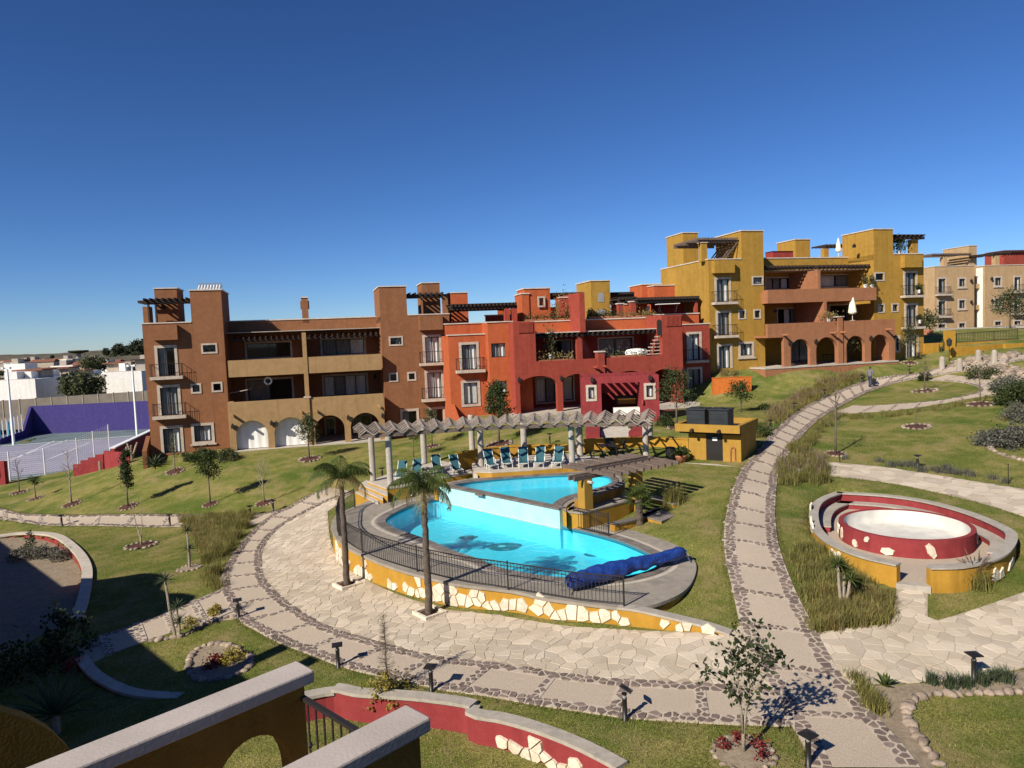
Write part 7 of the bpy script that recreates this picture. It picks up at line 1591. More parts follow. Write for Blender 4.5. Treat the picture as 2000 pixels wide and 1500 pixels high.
for q, dsc, h in (((1969, 946), 'thin black stake above the upper flagstone path', .9), ((1640, 902), 'thin black stake at the foot of the tall bare tree', .5)):
    p = G(*q); t = thing('garden_stake', dsc, 'stake', p); MB().tube([p - (0, 0, .05), p + (0, 0, h)], .02, 5).build('rod', 'black_metal', t); MB().tube([p + (0, 0, h), p + (0, 0, h + .06)], [.035, .01], 6).build('head', 'black_metal', t)
# ------------------------------------------------------------------ garden walls
def cap_path(t, P, z0, zt_, w, m, capm='concrete', ch=.09, over=.05):
    a, b = offset_line(P, w / 2), offset_line(P, -w / 2); V = []
    mb = MB(); n = len(P); mb.add([(q[i][0], q[i][1], z) for i in range(n) for q, z in ((a, z0), (a, zt_(i / (n - 1)) - ch), (b, zt_(i / (n - 1)) - ch), (b, z0))], [(4 * i + k, 4 * i + 4 + k, 4 * i + 5 + k, 4 * i + 1 + k) for i in range(n - 1) for k in range(3)] + [(0, 1, 2, 3), tuple(4 * (n - 1) + k for k in (3, 2, 1, 0))]); mb.build('wall_face', m, t)
    a, b = offset_line(P, w / 2 + over), offset_line(P, -w / 2 - over); s = np.concatenate([[0], np.cumsum(np.linalg.norm(np.diff(P[:, :2], axis=0), axis=1))]); k = max(1, int(s[-1] / .9))
    for j in range(k):
        i0, i1 = int(j * (n - 1) / k), int((j + 1) * (n - 1) / k); mb = MB(); V = []
        for i in range(i0, i1 + 1): z = zt_(i / (n - 1)); e = .006 * (1 if i == i0 else -1 if i == i1 else 0); V += [(a[i][0], a[i][1], z - ch + .002), (a[i][0], a[i][1], z), (b[i][0], b[i][1], z), (b[i][0], b[i][1], z - ch + .002)]
        mm = i1 - i0; mb.add(V, [(4 * i + q, 4 * i + 4 + q, 4 * i + 5 + q, 4 * i + 1 + q) for i in range(mm) for q in range(3)] + [(0, 1, 2, 3), tuple(4 * mm + q for q in (3, 2, 1, 0))]); mb.build('coping_slab', capm, t)
kz = .78
t = thing('garden_wall', 'stepped crimson retaining wall with concrete coping in the foreground', 'wall', (*fore_top[0][:2], 0)); i1 = int(np.argmin(np.linalg.norm(fore_top[:, :2] - W(655, 1353, .75)[:2], axis=1))); i2 = int(np.argmin(np.linalg.norm(fore_top[:, :2] - W(921, 1387, .75)[:2], axis=1)))
zw = zt(fore_top[:, 0], fore_top[:, 1] + .2); a_, b_ = zw[:i1 + 1].max() + .24, zw[i1:i2 + 1].max() + .12
cap_path(t, fore_top[:i1 + 1], -1.6, lambda f: a_, .26, 'crimson'); cap_path(t, fore_top[i1:i2 + 1], -1.6, lambda f: b_, .26, 'crimson'); cap_path(t, fore_top[i2:], -1.6, lambda f: float(np.interp(f, np.linspace(0, 1, len(zw) - i2), zw[i2:])) + .08, .26, 'crimson')
sL = offset_line(fore_top, 1e-3); up_ = 1 if normals2(fore_top)[5][1] > 0 else -1; st_ = strip(fore_top, offset_line(fore_top, .75 * up_), len(fore_top), 3, .006, .02); BAND.pop(); structure(st_.build('lawn_edge', 'lawn'))
low_g = .16
S1 = fore_top[i2:]; nS = normals2(S1); sg = 1 if (np.array([0, 0]) - S1[9][:2]) @ nS[9] > 0 else -1; S1o = offset_line(S1, .13 * sg)
clad(S1o[4:], lambda x, y: low_g - .02, lambda f: .30 if f < .25 else (.5 if f < .36 else (.26 if f < .6 else .42)), .24, t, side=sg, depth=.07)
mb = MB(); mb.prism(fore_poly.tolist(), low_g - .3, low_g); g2 = structure(mb.build('garden_ground', 'lawn'))
t = thing('garden_wall', 'curved crimson wall with concrete coping round the sunken bed on the left', 'wall', (*bed_line[0][:2], 0)); bz = [zt1(q[0], q[1]) for q in bed_line]; cap_path(t, bed_line, -1.6, lambda f: float(np.interp(f, np.linspace(0, 1, len(bz)), bz)) + .14, .34, 'crimson', 'light_concrete', .10)
mb = MB(); mb.prism(bed_poly.tolist(), -1.2, -.85); structure(mb.build('garden_ground', 'soil'))
P = smooth_line(np.array([W(158, 1290, .1), W(190, 1325, .1), W(250, 1355, .1), (W(330, 1365, .1)), W(420, 1362, .1)])); t = thing('garden_wall', 'low curved kerb wall round the small shaded lawn', 'wall', P[0]); cap_path(t, P, -1.2, lambda f: .22, .25, 'crimson', 'light_concrete', .09)
p0, p1 = G(1392, 772), G(1468, 765); t = thing('garden_wall', 'short bright orange garden wall on the slope by the yellow block', 'wall', p0); MB().obox((p0[0], p0[1], p0[2] - .5), (p1 - p0)[:2].tolist() + [0], (.05, .35, 0), (0, 0, 1.95)).build('wall_face', 'bright_orange', t); MB().obox((p0[0] - .02, p0[1] - .03, p0[2] + 1.452), ((p1 - p0)[0] + .04, (p1 - p0)[1], 0), (.05, .41, 0), (0, 0, .04)).build('cap', 'bright_orange', t)
p0, p1 = G(280, 917), G(300, 888); t = thing('garden_wall', 'short sloping brown wall beside the agave', 'wall', p0); d = (p1 - p0)[:2]; d /= np.linalg.norm(d); n_ = np.array([d[1], -d[0]]) * .3; a, b = p0[:2], p0[:2] + d * 4.2; mb = MB(); mb.add([(*a, p0[2] - .4), (*b, p0[2] - .4), (*b, p0[2] + 2.0), (*a, p0[2] + 1.35), (*(a + n_), p0[2] - .4), (*(b + n_), p0[2] - .4), (*(b + n_), p0[2] + 2.0), (*(a + n_), p0[2] + 1.35)], [(0, 1, 2, 3), (7, 6, 5, 4), (0, 3, 7, 4), (3, 2, 6, 7), (1, 5, 6, 2)]); mb.build('wall_face', 'brown', t)
# kiosk forecourt with red planter walls
mb = MB(); mb.prism([W(x, y, z)[:2] for x, y, z in ((1175, 862, 3.15), (1228, 862, 3.15), (1255, 828, 3.6), (1170, 828, 3.6))], lambda x, y: 2.5, lambda x, y: zt1(x, y) + .06); structure(mb.build('path', 'light_concrete')); 
for xa, xb, dsc in ((1152, 1172, 'left crimson planter wall at the kiosk walk'), (1228, 1252, 'right crimson planter wall at the kiosk walk')):
    p = W(xb if xa < 1200 else xa, 862, 3.1); q = W(xb if xa < 1200 else xa + 14, 832, 3.5); t = thing('planter_wall', dsc, 'wall', p); MB().obox((p[0], p[1], 2.4), (q - p)[:2].tolist() + [0], ((-.9 if xa < 1200 else .9), 0, 0), (0, 0, 1.25)).build('wall_face', 'crimson', t); MB().obox((p[0], p[1], 3.652), (q - p)[:2].tolist() + [0], ((-.92 if xa < 1200 else .92), 0, 0), (0, 0, .05)).build('cap', 'crimson', t)
# stones edging the soil bed on the right, soil patch
soil = sheet(np.array([G(*q)[:2] for q in [(1662, 1340), (1720, 1340), (1850, 1333), (2010, 1308), (2010, 1352), (1900, 1356), (1810, 1358), (1775, 1390), (1790, 1440), (1830, 1505), (1800, 1505), (1762, 1454), (1714, 1404)]]), 'soil_bed', 'soil', .012); tag(soil, kind='structure')
edge = smooth_line(GL([(2010, 1352), (1950, 1354), (1880, 1357), (1815, 1358), (1780, 1372), (1770, 1395), (1782, 1425), (1800, 1450), (1822, 1480), (1850, 1508)]), .24)
t = thing('stone_edging', 'row of rounded reddish stones edging the lower right lawn', 'stones', edge[0])
for q in edge: stone_obj(q, random.uniform(.7, 1.25), t)
edge = smooth_line(GL([(1920, 850), (1930, 872), (1955, 888), (1990, 898), (2030, 905)]), .3); t = thing('stone_edging', 'curved row of pale stones round the lavender bed', 'stones', edge[0])
for q in edge: stone_obj(q, random.uniform(.9, 1.4), t)
edge = smooth_line(GL([(300, 1252), (330, 1248), (365, 1240), (390, 1225), (420, 1212), (455, 1206)]), .22); t = thing('stone_edging', 'row of rocks edging the yucca strip beside the branch path', 'stones', edge[0])
for q in edge: stone_obj(q, random.uniform(.7, 1.2), t)
e2 = closed_smooth([G(*q)[:2] for q in ((370, 1290), (400, 1262), (450, 1262), (488, 1285), (480, 1310), (430, 1328), (380, 1325))], .25); t = thing('stone_edging', 'oval ring of rocks on the small shaded lawn', 'stones', (*e2[0], 0))
for q in e2: stone_obj((q[0], q[1], zt1(*q)), random.uniform(.7, 1.1), t)
o = sheet(e2, 'soil_bed', 'soil', .02); tag(o, kind='structure')
mb = MB(); P = rand_in([G(*q)[:2] for q in [(1880, 722), (1960, 712), (2005, 722), (2005, 752), (1960, 748), (1900, 735)]], 320); rub = thing('rock_bank', 'bank of loose pale rubble stones at the right edge', 'rocks', P[0])
for q in P[:150]: stone_obj(q, random.uniform(1.2, 2.6), rub)
rub2 = thing('rock_bank', 'loose pale rocks at the foot of the yellow boundary wall', 'rocks', G(1880, 712))
for q in rand_in([G(*q)[:2] for q in [(1845, 712), (1905, 700), (1990, 690), (1990, 697), (1905, 712), (1850, 722)]], 60): stone_obj(q, random.uniform(1.3, 3.2), rub2)
# ------------------------------------------------------------------ upper right: stone posts, boundary wall, fence, street
for i, (q, lab) in enumerate((((1840, 721), 'leftmost weathered stone post beside the upper path'), ((1874, 725), 'stone post nearest to the camera at the upper path'), ((1911, 708), 'third weathered stone post along the upper path'), ((1942, 709), 'rightmost weathered stone post along the upper path'))):
    p = G(*q); t = thing('stone_post', lab, 'post', p, group='stone posts along the upper path'); mb = MB(); mb.lathe(p, [(.26, -.1), (.25, .4), (.22, .95), (.16, 1.12), (.05, 1.16)], 9); mb.build('shaft', 'grey_wall', t)
def wallpx(t, x0, y0, x1, y1, ztop_px, Y0, Y1, m, th=.3, name='wall_face'):
    a, b = D(x0, y0, Y0), D(x1, y1, Y1); h = D(x0, ztop_px, Y0)[2]; d = (b - a)[:2]; n_ = np.array([-d[1], d[0]]) / np.linalg.norm(d) * th; z0 = min(a[2], b[2]) - 1
    MB().obox((a[0], a[1], z0), (*d, 0), (*n_, 0), (0, 0, h - z0)).build(name, m, t); return a, b, h
t = thing('boundary_wall', 'low mustard yellow boundary wall with pillar at the top of the garden', 'wall', D(1860, 703, 67))
wallpx(t, 1859, 703, 1919, 698, 678, 67, 68, 'mustard'); wallpx(t, 1806, 700, 1862, 698, 671, 70, 70.5, 'mustard'); wallpx(t, 1868, 690, 1990, 680, 670, 72, 74, 'mustard'); wallpx(t, 1849, 690, 1866, 688, 646, 71.5, 71.6, 'mustard', .5, 'pillar'); wallpx(t, 1919, 700, 1966, 690, 674, 69, 70, 'mustard'); wallpx(t, 1964, 692, 2010, 688, 672, 69.4, 70, 'mustard', .3)
fa, fb = D(1868, 670, 72.2), D(1987, 662, 74.2); P = np.array([fa + (fb - fa) * f for f in np.linspace(0, 1, 40)]); t = thing('iron_fence', 'black iron bar fence on the yellow wall by the street', 'fence', fa)
for q in P: MB().tube([q, q + (0, 0, 1.0)], .018, 4, False).build('bar', 'iron', t)
for z in (.08, .95): MB().tube([fa + (0, 0, z), fb + (0, 0, z)], .02, 4).build('rail', 'iron', t)
for f in (0, .28, .61, 1): MB().tube([fa + (fb - fa) * f - (0, 0, .3), fa + (fb - fa) * f + (0, 0, 1.05)], .04, 5).build('post', 'iron', t)
p = D(1854, 676, 66); t = thing('lantern_post', 'grey garden lantern in front of the yellow boundary wall', 'lamp', p - (0, 0, 1.6)); MB().tube([p - (0, 0, 1.8), p], .04, 6).build('pole', 'iron', t); MB().lathe(p, [(.12, 0), (.2, .1), (.22, .45), (.26, .5), (.05, .75)], 10).build('lamp_head', 'tank', t)
L_ = np.array([D(1800, 668, 80), D(1880, 662, 82), D(2060, 655, 86)]); R_ = np.array([D(1800, 650, 92), D(1880, 646, 94), D(2060, 640, 96)])
mb = MB(); mb.add([*(L_ + (0, 0, .25)), *(R_ + (0, 0, .25))], [(0, 1, 4, 3), (1, 2, 5, 4)]); structure(mb.build('road', 'asphalt')); mb = MB(); mb.prism([*(R_[:, :2] + (0, -1.6)).tolist(), *(R_[::-1, :2]).tolist()], lambda x, y: 6, lambda x, y: float(np.interp(x, R_[:, 0], R_[:, 2])) + .38); structure(mb.build('pavement', 'light_concrete'))
tree((1972, 645), 'loose willowy tree in front of the sand coloured block', 4.2, .10, .3, 1.4, 16, 34, .4, .14, 'olive_leaf', bed=0, base=D(1972, 645, 88))
p = D(1812, 652, 84); t = thing('street_shrub', 'grey green tree shrub in a pot at the street corner', 'shrub', p); mb = MB(); leaves(mb, rng.normal(size=(900, 3)) * (.55, .55, .6) + p + (0, 0, 1.6), .16); mb.build('foliage', 'olive_leaf', t); MB().lathe(p - (0, 0, .5), [(.5, 0), (.6, .9), (.5, 1.0)], 10).build('pot', 'terracotta_pot', t)
# ------------------------------------------------------------------ terrace plants, parasols and furniture on the buildings
def parasol(B, k, p, v, h, label, d=.28):
    u, w = B.uw(k(*p), v); q = B.P(u, v, w); t = thing('parasol', label, 'parasol', q); MB().tube([q, q + (0, 0, h * 1.02)], .025, 6).build('pole', 'white_metal', t); MB().lathe(q, [(d * .7, h * .28), (d, h * .34), (d * .75, h * .62), (d * .35, h * .9), (.03, h)], 12).build('folded_canopy', 'cream_cloth', t); MB().lathe(q, [(.28, 0), (.28, .08), (.05, .12)], 12).build('base', 'concrete', t)
parasol(YB, k7, (605, 955), -.8, 2.4, 'folded cream parasol on the middle terrace of the yellow block', .38); parasol(YB, k7, (472, 350), 4.2, 1.9, 'folded white parasol on the roof terrace of the yellow block', .28)
def potplant(B, k, p, v, dsc, rx, rz, m='bush_leaf', n=320):
    u, w = B.uw(k(*p), v); q = B.P(u, v, w); t = thing('potted_plant', dsc, 'potted plant', q); MB().lathe(q, [(.14, 0), (.2, .32), (.17, .33)], 10).build('pot', 'white_paint', t); mb = MB(); leaves(mb, rng.normal(size=(n, 3)) * (rx, rx, rz) + q + (0, 0, .35 + rz), .10); mb.build('foliage', m, t)
potplant(YB, k7, (1230, 690), -.45, 'white potted plant on the top balcony of the yellow block', .12, .15); potplant(YB, k7, (1238, 975), -.45, 'white potted plant on the middle balcony of the yellow block', .12, .15)
potplant(YB, k7, (725, 640), -.4, 'cactus like pot plant on the upper terrace, left one', .15, .3, 'olive_leaf'); potplant(YB, k7, (790, 640), -.4, 'cactus like pot plant on the upper terrace, right one', .12, .3, 'olive_leaf'); potplant(YB, k7, (380, 965), -1.2, 'flowering plant on the terracotta party wall', .35, .2, 'straw'); potplant(YB, k7, (1045, 320), 1.0, 'bushy plant under the rooftop pergola of the yellow block', .4, .4, 'bush_leaf', 700)
potplant(RB, k4, (1070, 850), RB.V2 + 1.0, 'tall leafy shrub on the left red terrace', .28, .7, 'olive_leaf', 420); potplant(RB, k4, (1215, 462), 1.6, 'round brownish shrub on the orange roof terrace', .55, .6, 'straw', 900)
for i, (k, a, v, dsc, m) in enumerate(((k4, (830, 1270, 470), .9, 'green hedge planted along the left roof parapet', 'bush_leaf'), (k5, (240, 520, 445), .9, 'dark agaves and succulents along the roof parapet', 'dark_leaf'), (k5, (520, 900, 438), .9, 'straggly dry plants along the right roof parapet', 'straw'), (k5, (420, 800, 825), RB.V2 + .35, 'thin cactus plants along the right terrace parapet', 'olive_leaf'), (k4, (940, 1300, 868), RB.V2 + .35, 'low plants along the left terrace parapet', 'straw'))):
    u0, u1, w0, _ = RB.r(k, a[0], a[1], a[2], a[2] - 10, v); t = thing('planter_row', dsc, 'plants', RB.P(u0, v, w0)); n = 420 if i < 3 else 200; mb = MB(); leaves(mb, np.array([RB.P(rng.uniform(u0, u1), v + rng.normal() * .15, w0 + abs(rng.normal()) * .19 * (1 + .6 * math.sin(q * .013))) for q in range(n)]), .10); mb.build('foliage', m, t); mb = MB(); RB.box(mb, u0, u1, v - .18, v + .18, w0 - .45, w0 - .02); mb.build('planter', 'terracotta', t)
# outdoor tables
def table(B, p3, dsc, w, m='white_cloth', tilt=0, h=.75):
    t = local_thing('patio_table', dsc, 'table', p3); o = MB().box(-w, w, -.45, .45, h - .05, h).build('tabletop', m, t)
    for x in (-w * .8, w * .8):
        for y in (-.35, .35): MB().tube([(x, y, h - .05), (x * .8, y, 0)], .025, 5).build('leg', 'plastic_black', t)
    if tilt: t.rotation_euler = (0, tilt, 0)
u, w = RB.uw(k5(1020, 400), 1.2); table(RB, RB.P(u, 1.2, w - .0), 'white folding table on the right roof terrace', 1.0)
u, w = YB.uw(k7(390, 1375), .6); table(YB, YB.P(u, .6, .03), 'dark side table with candles under the terracotta arch', .55, 'dark_wood')
u, w = BR.uw(k2(830, 960), 1.0); table(BR, BR.P(u, 1.0, w - .35), 'tilted wooden table top on the first floor brown terrace', .95, 'cantera', R(-9), 1.15)
u, w = RB.uw(k5(715, 800), RB.V2 + 1.5); q = RB.P(u, RB.V2 + 1.5, w - .3); t = thing('covered_sofa', 'white cloth covered furniture on the right red terrace', 'furniture', q); mb = MB(); mb.lathe(q, [(.95, 0), (.95, .45), (.8, .62), (.3, .70), (.02, .71)], 16); mb.build('cover', 'white_cloth', t, True); MB().lathe(q, [(.5, -.2), (.5, .0)], 10).build('frame', 'plastic_black', t)
u, w = BR.uw(k2(1040, 805), .2); q = BR.P(u, .2, w); t = thing('hanging_wreath', 'round white wreath hanging in the first floor brown terrace', 'wreath', q); mb = MB(); mb.tube([q + BR.U * .26 * math.cos(a) + np.array([0, 0, .26 * math.sin(a)]) for a in np.linspace(0, 2 * math.pi, 20)], .07, 6); mb.build('ring', 'white_cloth', t); MB().tube([q + (0, 0, .3), q + (0, 0, .75)], .01, 4).build('cord', 'white_cloth', t)
# ------------------------------------------------------------------ person walking up the path
p = G(1699, 756); per = thing('person', 'person in grey jacket and dark jeans walking away carrying a black bag', 'person', p)
def skin(name, verts, edges, rad, m, parent, root=0, sub=2):
    me = bpy.data.meshes.new(name); me.from_pydata([tuple(map(float, np.array(v))) for v in verts], edges, []); me.materials.append(M[m]); o = bpy.data.objects.new(name, me); col.objects.link(o); o.parent = parent
    s = o.modifiers.new('skin', 'SKIN'); s.use_smooth_shade = True
    for i, r_ in enumerate(rad): me.skin_vertices[0].data[i].radius = (r_, r_) if np.isscalar(r_) else r_; me.skin_vertices[0].data[i].use_root = (i == root)
    d = o.modifiers.new('subdivision', 'SUBSURF'); d.levels = sub; d.render_levels = sub; return o
bv = [(0, 0, .92), (0, .01, 1.10), (0, .03, 1.32), (0, .05, 1.46), (0, .08, 1.54), (0, .10, 1.64), (-.19, .04, 1.42), (-.25, .02, 1.16), (-.22, .14, .93), (.19, .04, 1.42), (.26, .05, 1.16), (.28, .14, .93), (-.10, 0, .88), (-.11, .14, .50), (-.10, .05, .09), (-.10, .17, .03), (.10, 0, .88), (.11, .0, .50), (.10, -.22, .14), (.10, -.12, .04)]
be = [(0, 1), (1, 2), (2, 3), (3, 4), (4, 5), (3, 6), (6, 7), (7, 8), (3, 9), (9, 10), (10, 11), (0, 12), (12, 13), (13, 14), (14, 15), (0, 16), (16, 17), (17, 18), (18, 19)]
skin('body', bv, be, [(.16, .12), (.15, .11), (.17, .12), .07, .055, .085, .065, .05, .033, .065, .05, .033, .088, .062, .045, .04, .088, .062, .045, .04], 'jeans', per)
skin('jacket', [(0, .005, .86), (0, .01, 1.08), (0, .03, 1.32), (0, .045, 1.44), (-.19, .04, 1.42), (-.25, .02, 1.16), (-.225, .125, .97), (.19, .04, 1.42), (.26, .05, 1.16), (.28, .125, .97)], [(0, 1), (1, 2), (2, 3), (3, 4), (4, 5), (5, 6), (3, 7), (7, 8), (8, 9)], [(.19, .14), (.18, .13), (.20, .14), .09, .08, .065, .05, .08, .065, .05], 'jacket', per)
skin('head', [(0, .08, 1.50), (0, .10, 1.57), (0, .11, 1.65), (0, .10, 1.71)], [(0, 1), (1, 2), (2, 3)], [.055, .07, .088, .07], 'skin', per); skin('hair', [(0, .075, 1.62), (0, .085, 1.67), (0, .10, 1.735)], [(0, 1), (1, 2)], [.085, .092, .07], 'hair', per)
for hx, hy, hz in ((-.215, .15, .90), (.285, .15, .90)):
    vs, es, rr = [(hx, hy, hz), (hx, hy + .01, hz - .07)], [(0, 1)], [.03, .035]
    for f, (dx, L) in enumerate(((-.025, .07), (-.008, .085), (.01, .08), (.026, .06))): vs += [(hx + dx * .8, hy + .015, hz - .10), (hx + dx, hy + .03, hz - .10 - L)]; k = len(vs); es += [(1, k - 2), (k - 2, k - 1)]; rr += [.010, .008]
    vs += [(hx + (.04 if hx < 0 else -.04), hy + .03, hz - .06), (hx + (.045 if hx < 0 else -.045), hy + .045, hz - .10)]; k = len(vs); es += [(0, k - 2), (k - 2, k - 1)]; rr += [.011, .009]; skin('hand', vs, es, rr, 'skin', per, sub=1)
for sx, y0 in ((-.10, .10), (.10, -.18)): MB().add([(sx + a, y0 + b, c) for a, b, c in ((-.05, -.09, 0), (.05, -.09, 0), (.05, .18, 0), (-.05, .18, 0), (-.045, -.09, .09), (.045, -.09, .09), (.045, .04, .10), (-.045, .04, .10), (.04, .17, .04), (-.04, .17, .04))], [(0, 3, 2, 1), (4, 5, 6, 7), (7, 6, 8, 9), (0, 1, 5, 4), (2, 3, 9, 8), (1, 2, 8, 6, 5), (3, 0, 4, 7, 9)]).mesh
for i, (sx, y0, z0) in enumerate(((-.10, .10, 0), (.10, -.17, .02))):
    o = bpy.data.objects.new('shoe', MB().add([(sx + a, y0 + b, z0 + c) for a, b, c in ((-.05, -.09, 0), (.05, -.09, 0), (.05, .18, 0), (-.05, .18, 0), (-.045, -.09, .09), (.045, -.09, .09), (.045, .04, .10), (-.045, .04, .10), (.04, .17, .04), (-.04, .17, .04))], [(0, 3, 2, 1), (4, 5, 6, 7), (7, 6, 8, 9), (0, 1, 5, 4), (2, 3, 9, 8), (1, 2, 8, 6, 5), (3, 0, 4, 7, 9)]).mesh('shoe', 'hair')); col.objects.link(o); o.parent = per
per.rotation_euler = (0, 0, R(-52))
bagt = local_thing('carry_bag', 'black shopping bag held in the walking person’s right hand'.replace('’s', ''), 'bag', (p[0] + .26, p[1] - .14, p[2])); bagt['label'] = 'black carry bag held low at the side of the walking person'
mb = MB(); mb.add([(-.2, -.08, .32), (.2, -.08, .32), (.22, .09, .32), (-.2, .09, .32), (-.17, -.03, .72), (.17, -.03, .72), (.17, .03, .72), (-.17, .03, .72)], [(0, 3, 2, 1), (0, 1, 5, 4), (1, 2, 6, 5), (2, 3, 7, 6), (3, 0, 4, 7), (4, 5, 6, 7)]); mb.build('body', 'plastic_black', bagt, bevel=.02); MB().tube([(-.1, 0, .72), (-.05, 0, .80), (.05, 0, .80), (.1, 0, .72)], .012, 5).build('handle', 'plastic_black', bagt)
# ------------------------------------------------------------------ sports court on the left
kc = crop(0, 660, 5.173); CZ = -.72
def C(x, y, z=CZ): return W(*kc(x, y), z)
mb = MB(); mb.poly([(*W(-250, 985, CZ)[:2], CZ), (*C(105, 1440)[:2], CZ), (*C(745, 1385)[:2], CZ), (*C(1010, 1180)[:2], CZ), (*C(1560, 945)[:2], CZ), (*(C(1560, 925)[:2] + (3, 6)), CZ), (*C(200, 960)[:2], CZ), (*W(-250, 880, CZ)[:2], CZ)]); structure(mb.build('court', 'court_edge'))
mb = MB(); mb.poly([(*q[:2], CZ + .006) for q in (W(-200, 960, CZ), C(120, 1400), C(740, 1330), C(1330, 1000), C(10, 1105), W(-200, 885, CZ))]); structure(mb.build('court_surface', 'court'))
def line(a, b, w=.10, name='court_line'):
    d = (b - a)[:2]; n_ = np.array([-d[1], d[0]]) / np.linalg.norm(d) * w / 2; mb = MB(); mb.poly([(*(a[:2] - n_), CZ + .012), (*(b[:2] - n_), CZ + .012), (*(b[:2] + n_), CZ + .012), (*(a[:2] + n_), CZ + .012)]); o = structure(mb.build(name, 'white_paint')); return o
line(C(10, 1095), C(1350, 990), .35); line(C(0, 1260), C(690, 1030), .12); line(C(470, 1235), C(900, 1060), .12); line(C(110, 1240), C(550, 1040), .12)
a, b = C(345, 975), C(1540, 918); pw = thing('ball_wall', 'tall purple court end wall with sloping side wing', 'wall', a); H_ = D(*kc(1500, 640), C(1500, 925)[1])[2]; d = (b - a)[:2]; n_ = np.array([-d[1], d[0]]) / np.linalg.norm(d) * .35
MB().obox((a[0], a[1], CZ - .3), (*(d * 1.3), 0), (*n_, 0), (0, 0, H_ - CZ + .3)).build('end_wall', 'purple', pw)
e = C(0, 1080); mb = MB(); off = np.array([-.3, -.1]); V = []
for o_ in (np.zeros(2), off): V += [(*(a[:2] + o_), CZ - .3), (*(a[:2] + o_), H_), (*(a[:2] + (e - a)[:2] * .30 + o_), CZ + .9), (*(e[:2] + o_), CZ + .7), (*(e[:2] + o_), CZ - .3)]
mb.add(V, [(0, 1, 2, 3, 4), (9, 8, 7, 6, 5), (1, 6, 7, 2), (2, 7, 8, 3), (0, 5, 6, 1), (3, 8, 9, 4)]); mb.build('side_wing', 'purple', pw)
# wire fence near the lawn
ft_ = thing('wire_fence', 'white wire mesh fence with posts between lawn and court', 'fence', C(105, 1445)); posts = [(-470, 1490, -.65), (105, 1445, -.65), (460, 1410, -.6), (790, 1290, -.1), (955, 1215, .25), (1110, 1142, .6)]; tops = []
for x, y, z in posts: q = W(*kc(x, y), z); tops.append(q); MB().tube([q - (0, 0, .3), q + (0, 0, 2.55)], .05, 6).build('post', 'white_paint', ft_)
wires = MB()
for q, r_ in zip(tops[:-1], tops[1:]):
    for k in range(15): z = .1 + 2.4 * k / 14; wires.tube([q + (0, 0, z), r_ + (0, 0, z)], .008, 3, False)
    nn = int(np.linalg.norm(r_ - q) / .22)
    for k in range(nn): c = q + (r_ - q) * k / nn; wires.tube([c + (0, 0, .1), c + (0, 0, 2.5)], .004, 3, False)
tag(wires.build('mesh_wires', 'white_paint', ft_), kind='stuff')
f2 = thing('wire_fence', 'short white fence with posts on top of the purple wing', 'fence', e); q0, q1 = e + (0, 0, .65), a + (e - a) * .34 + (0, 0, .9); mb = MB()
for k in range(7): c = q0 + (q1 - q0) * k / 6; MB().tube([c, c + (0, 0, 2.2)], .06, 5).build('post', 'white_paint', f2)
for z in np.linspace(.2, 2.1, 7): mb.tube([q0 + (0, 0, z), q1 + (0, 0, z)], .012, 3, False)
mb.build('wires', 'white_paint', f2)
for x0, y0, y1, dsc in ((8, 1060, 620, 'tall light blue post at the left image edge'), (95, 1010, 850, 'shorter light blue post behind the purple wing')):
    q = W(*kc(x0, y0), CZ); t = thing('goal_post', dsc, 'post', q); h = D(*kc(x0, y1), q[1])[2]; MB().tube([q, (q[0], q[1], h)], .12, 8).build('pole', 'sky_blue', t); MB().lathe((q[0], q[1], h), [(.14, 0), (.14, .06), (.02, .1)], 8).build('cap', 'sky_blue', t)
for (x0, y0, x1, y1, dsc) in ((140, 1080, 97, 310, 'tall white floodlight pole at the left court edge'), (1388, 988, 1335, 285, 'tall white floodlight pole beside the brown block')):
    q = C(x0, y0); h = D(*kc(x1, y1), q[1])[2]; t = thing('light_pole', dsc, 'lamp post', q); MB().tube([q, (q[0], q[1], h)], [.16, .10], 8).build('pole', 'white_paint', t); MB().box(q[0] - .5, q[0] + .5, q[1] - .1, q[1] + .1, h, h + .12).build('crossarm', 'white_paint', t)
    for s in (-.4, .4): MB().box(q[0] + s - .14, q[0] + s + .14, q[1] - .35, q[1] - .1, h - .05, h + .2).build('lamp', 'white_metal', t)
# stepped red walls
rw = thing('garden_wall', 'stepped dark red wall descending beside the court fence', 'wall', G(144, 931)); a, b = G(144, 931), G(203, 916); ys = (1280, 1240, 1212, 1182)
for k in range(4):
    p_, q_ = a + (b - a) * k / 4, a + (b - a) * (k + 1) / 4; h = D(*kc(745 + 75 * k + 30, ys[k]), p_[1])[2]; MB().obox((p_[0], p_[1], min(p_[2], q_[2]) - .6), ((q_ - p_)[0] - .004, (q_ - p_)[1], 0), (-.08, .3, 0), (0, 0, h - min(p_[2], q_[2]) + .6)).build('wall_step', 'crimson', rw)
a, b = G(205, 917), G(253, 905); h = D(*kc(1150, 1140), a[1])[2]; rw2 = thing('garden_wall', 'plain dark red wall block with two timber props', 'wall', a); MB().obox((a[0], a[1], a[2] - .5), (*(b - a)[:2], 0), (-.08, .3, 0), (0, 0, h - a[2] + .5)).build('wall_face', 'crimson', rw2)
for x, y0, y1 in ((1072, 1310, 1160), (1030, 1330, 1245), (1308, 1250, 1098)): q = G(*kc(x, y0)) - np.array([0, .25, 0]); hh = D(*kc(x, y1), q[1])[2]; MB().tube([q, (q[0], q[1], hh)], .09, 7).build('prop', 'pale_bark', rw2)
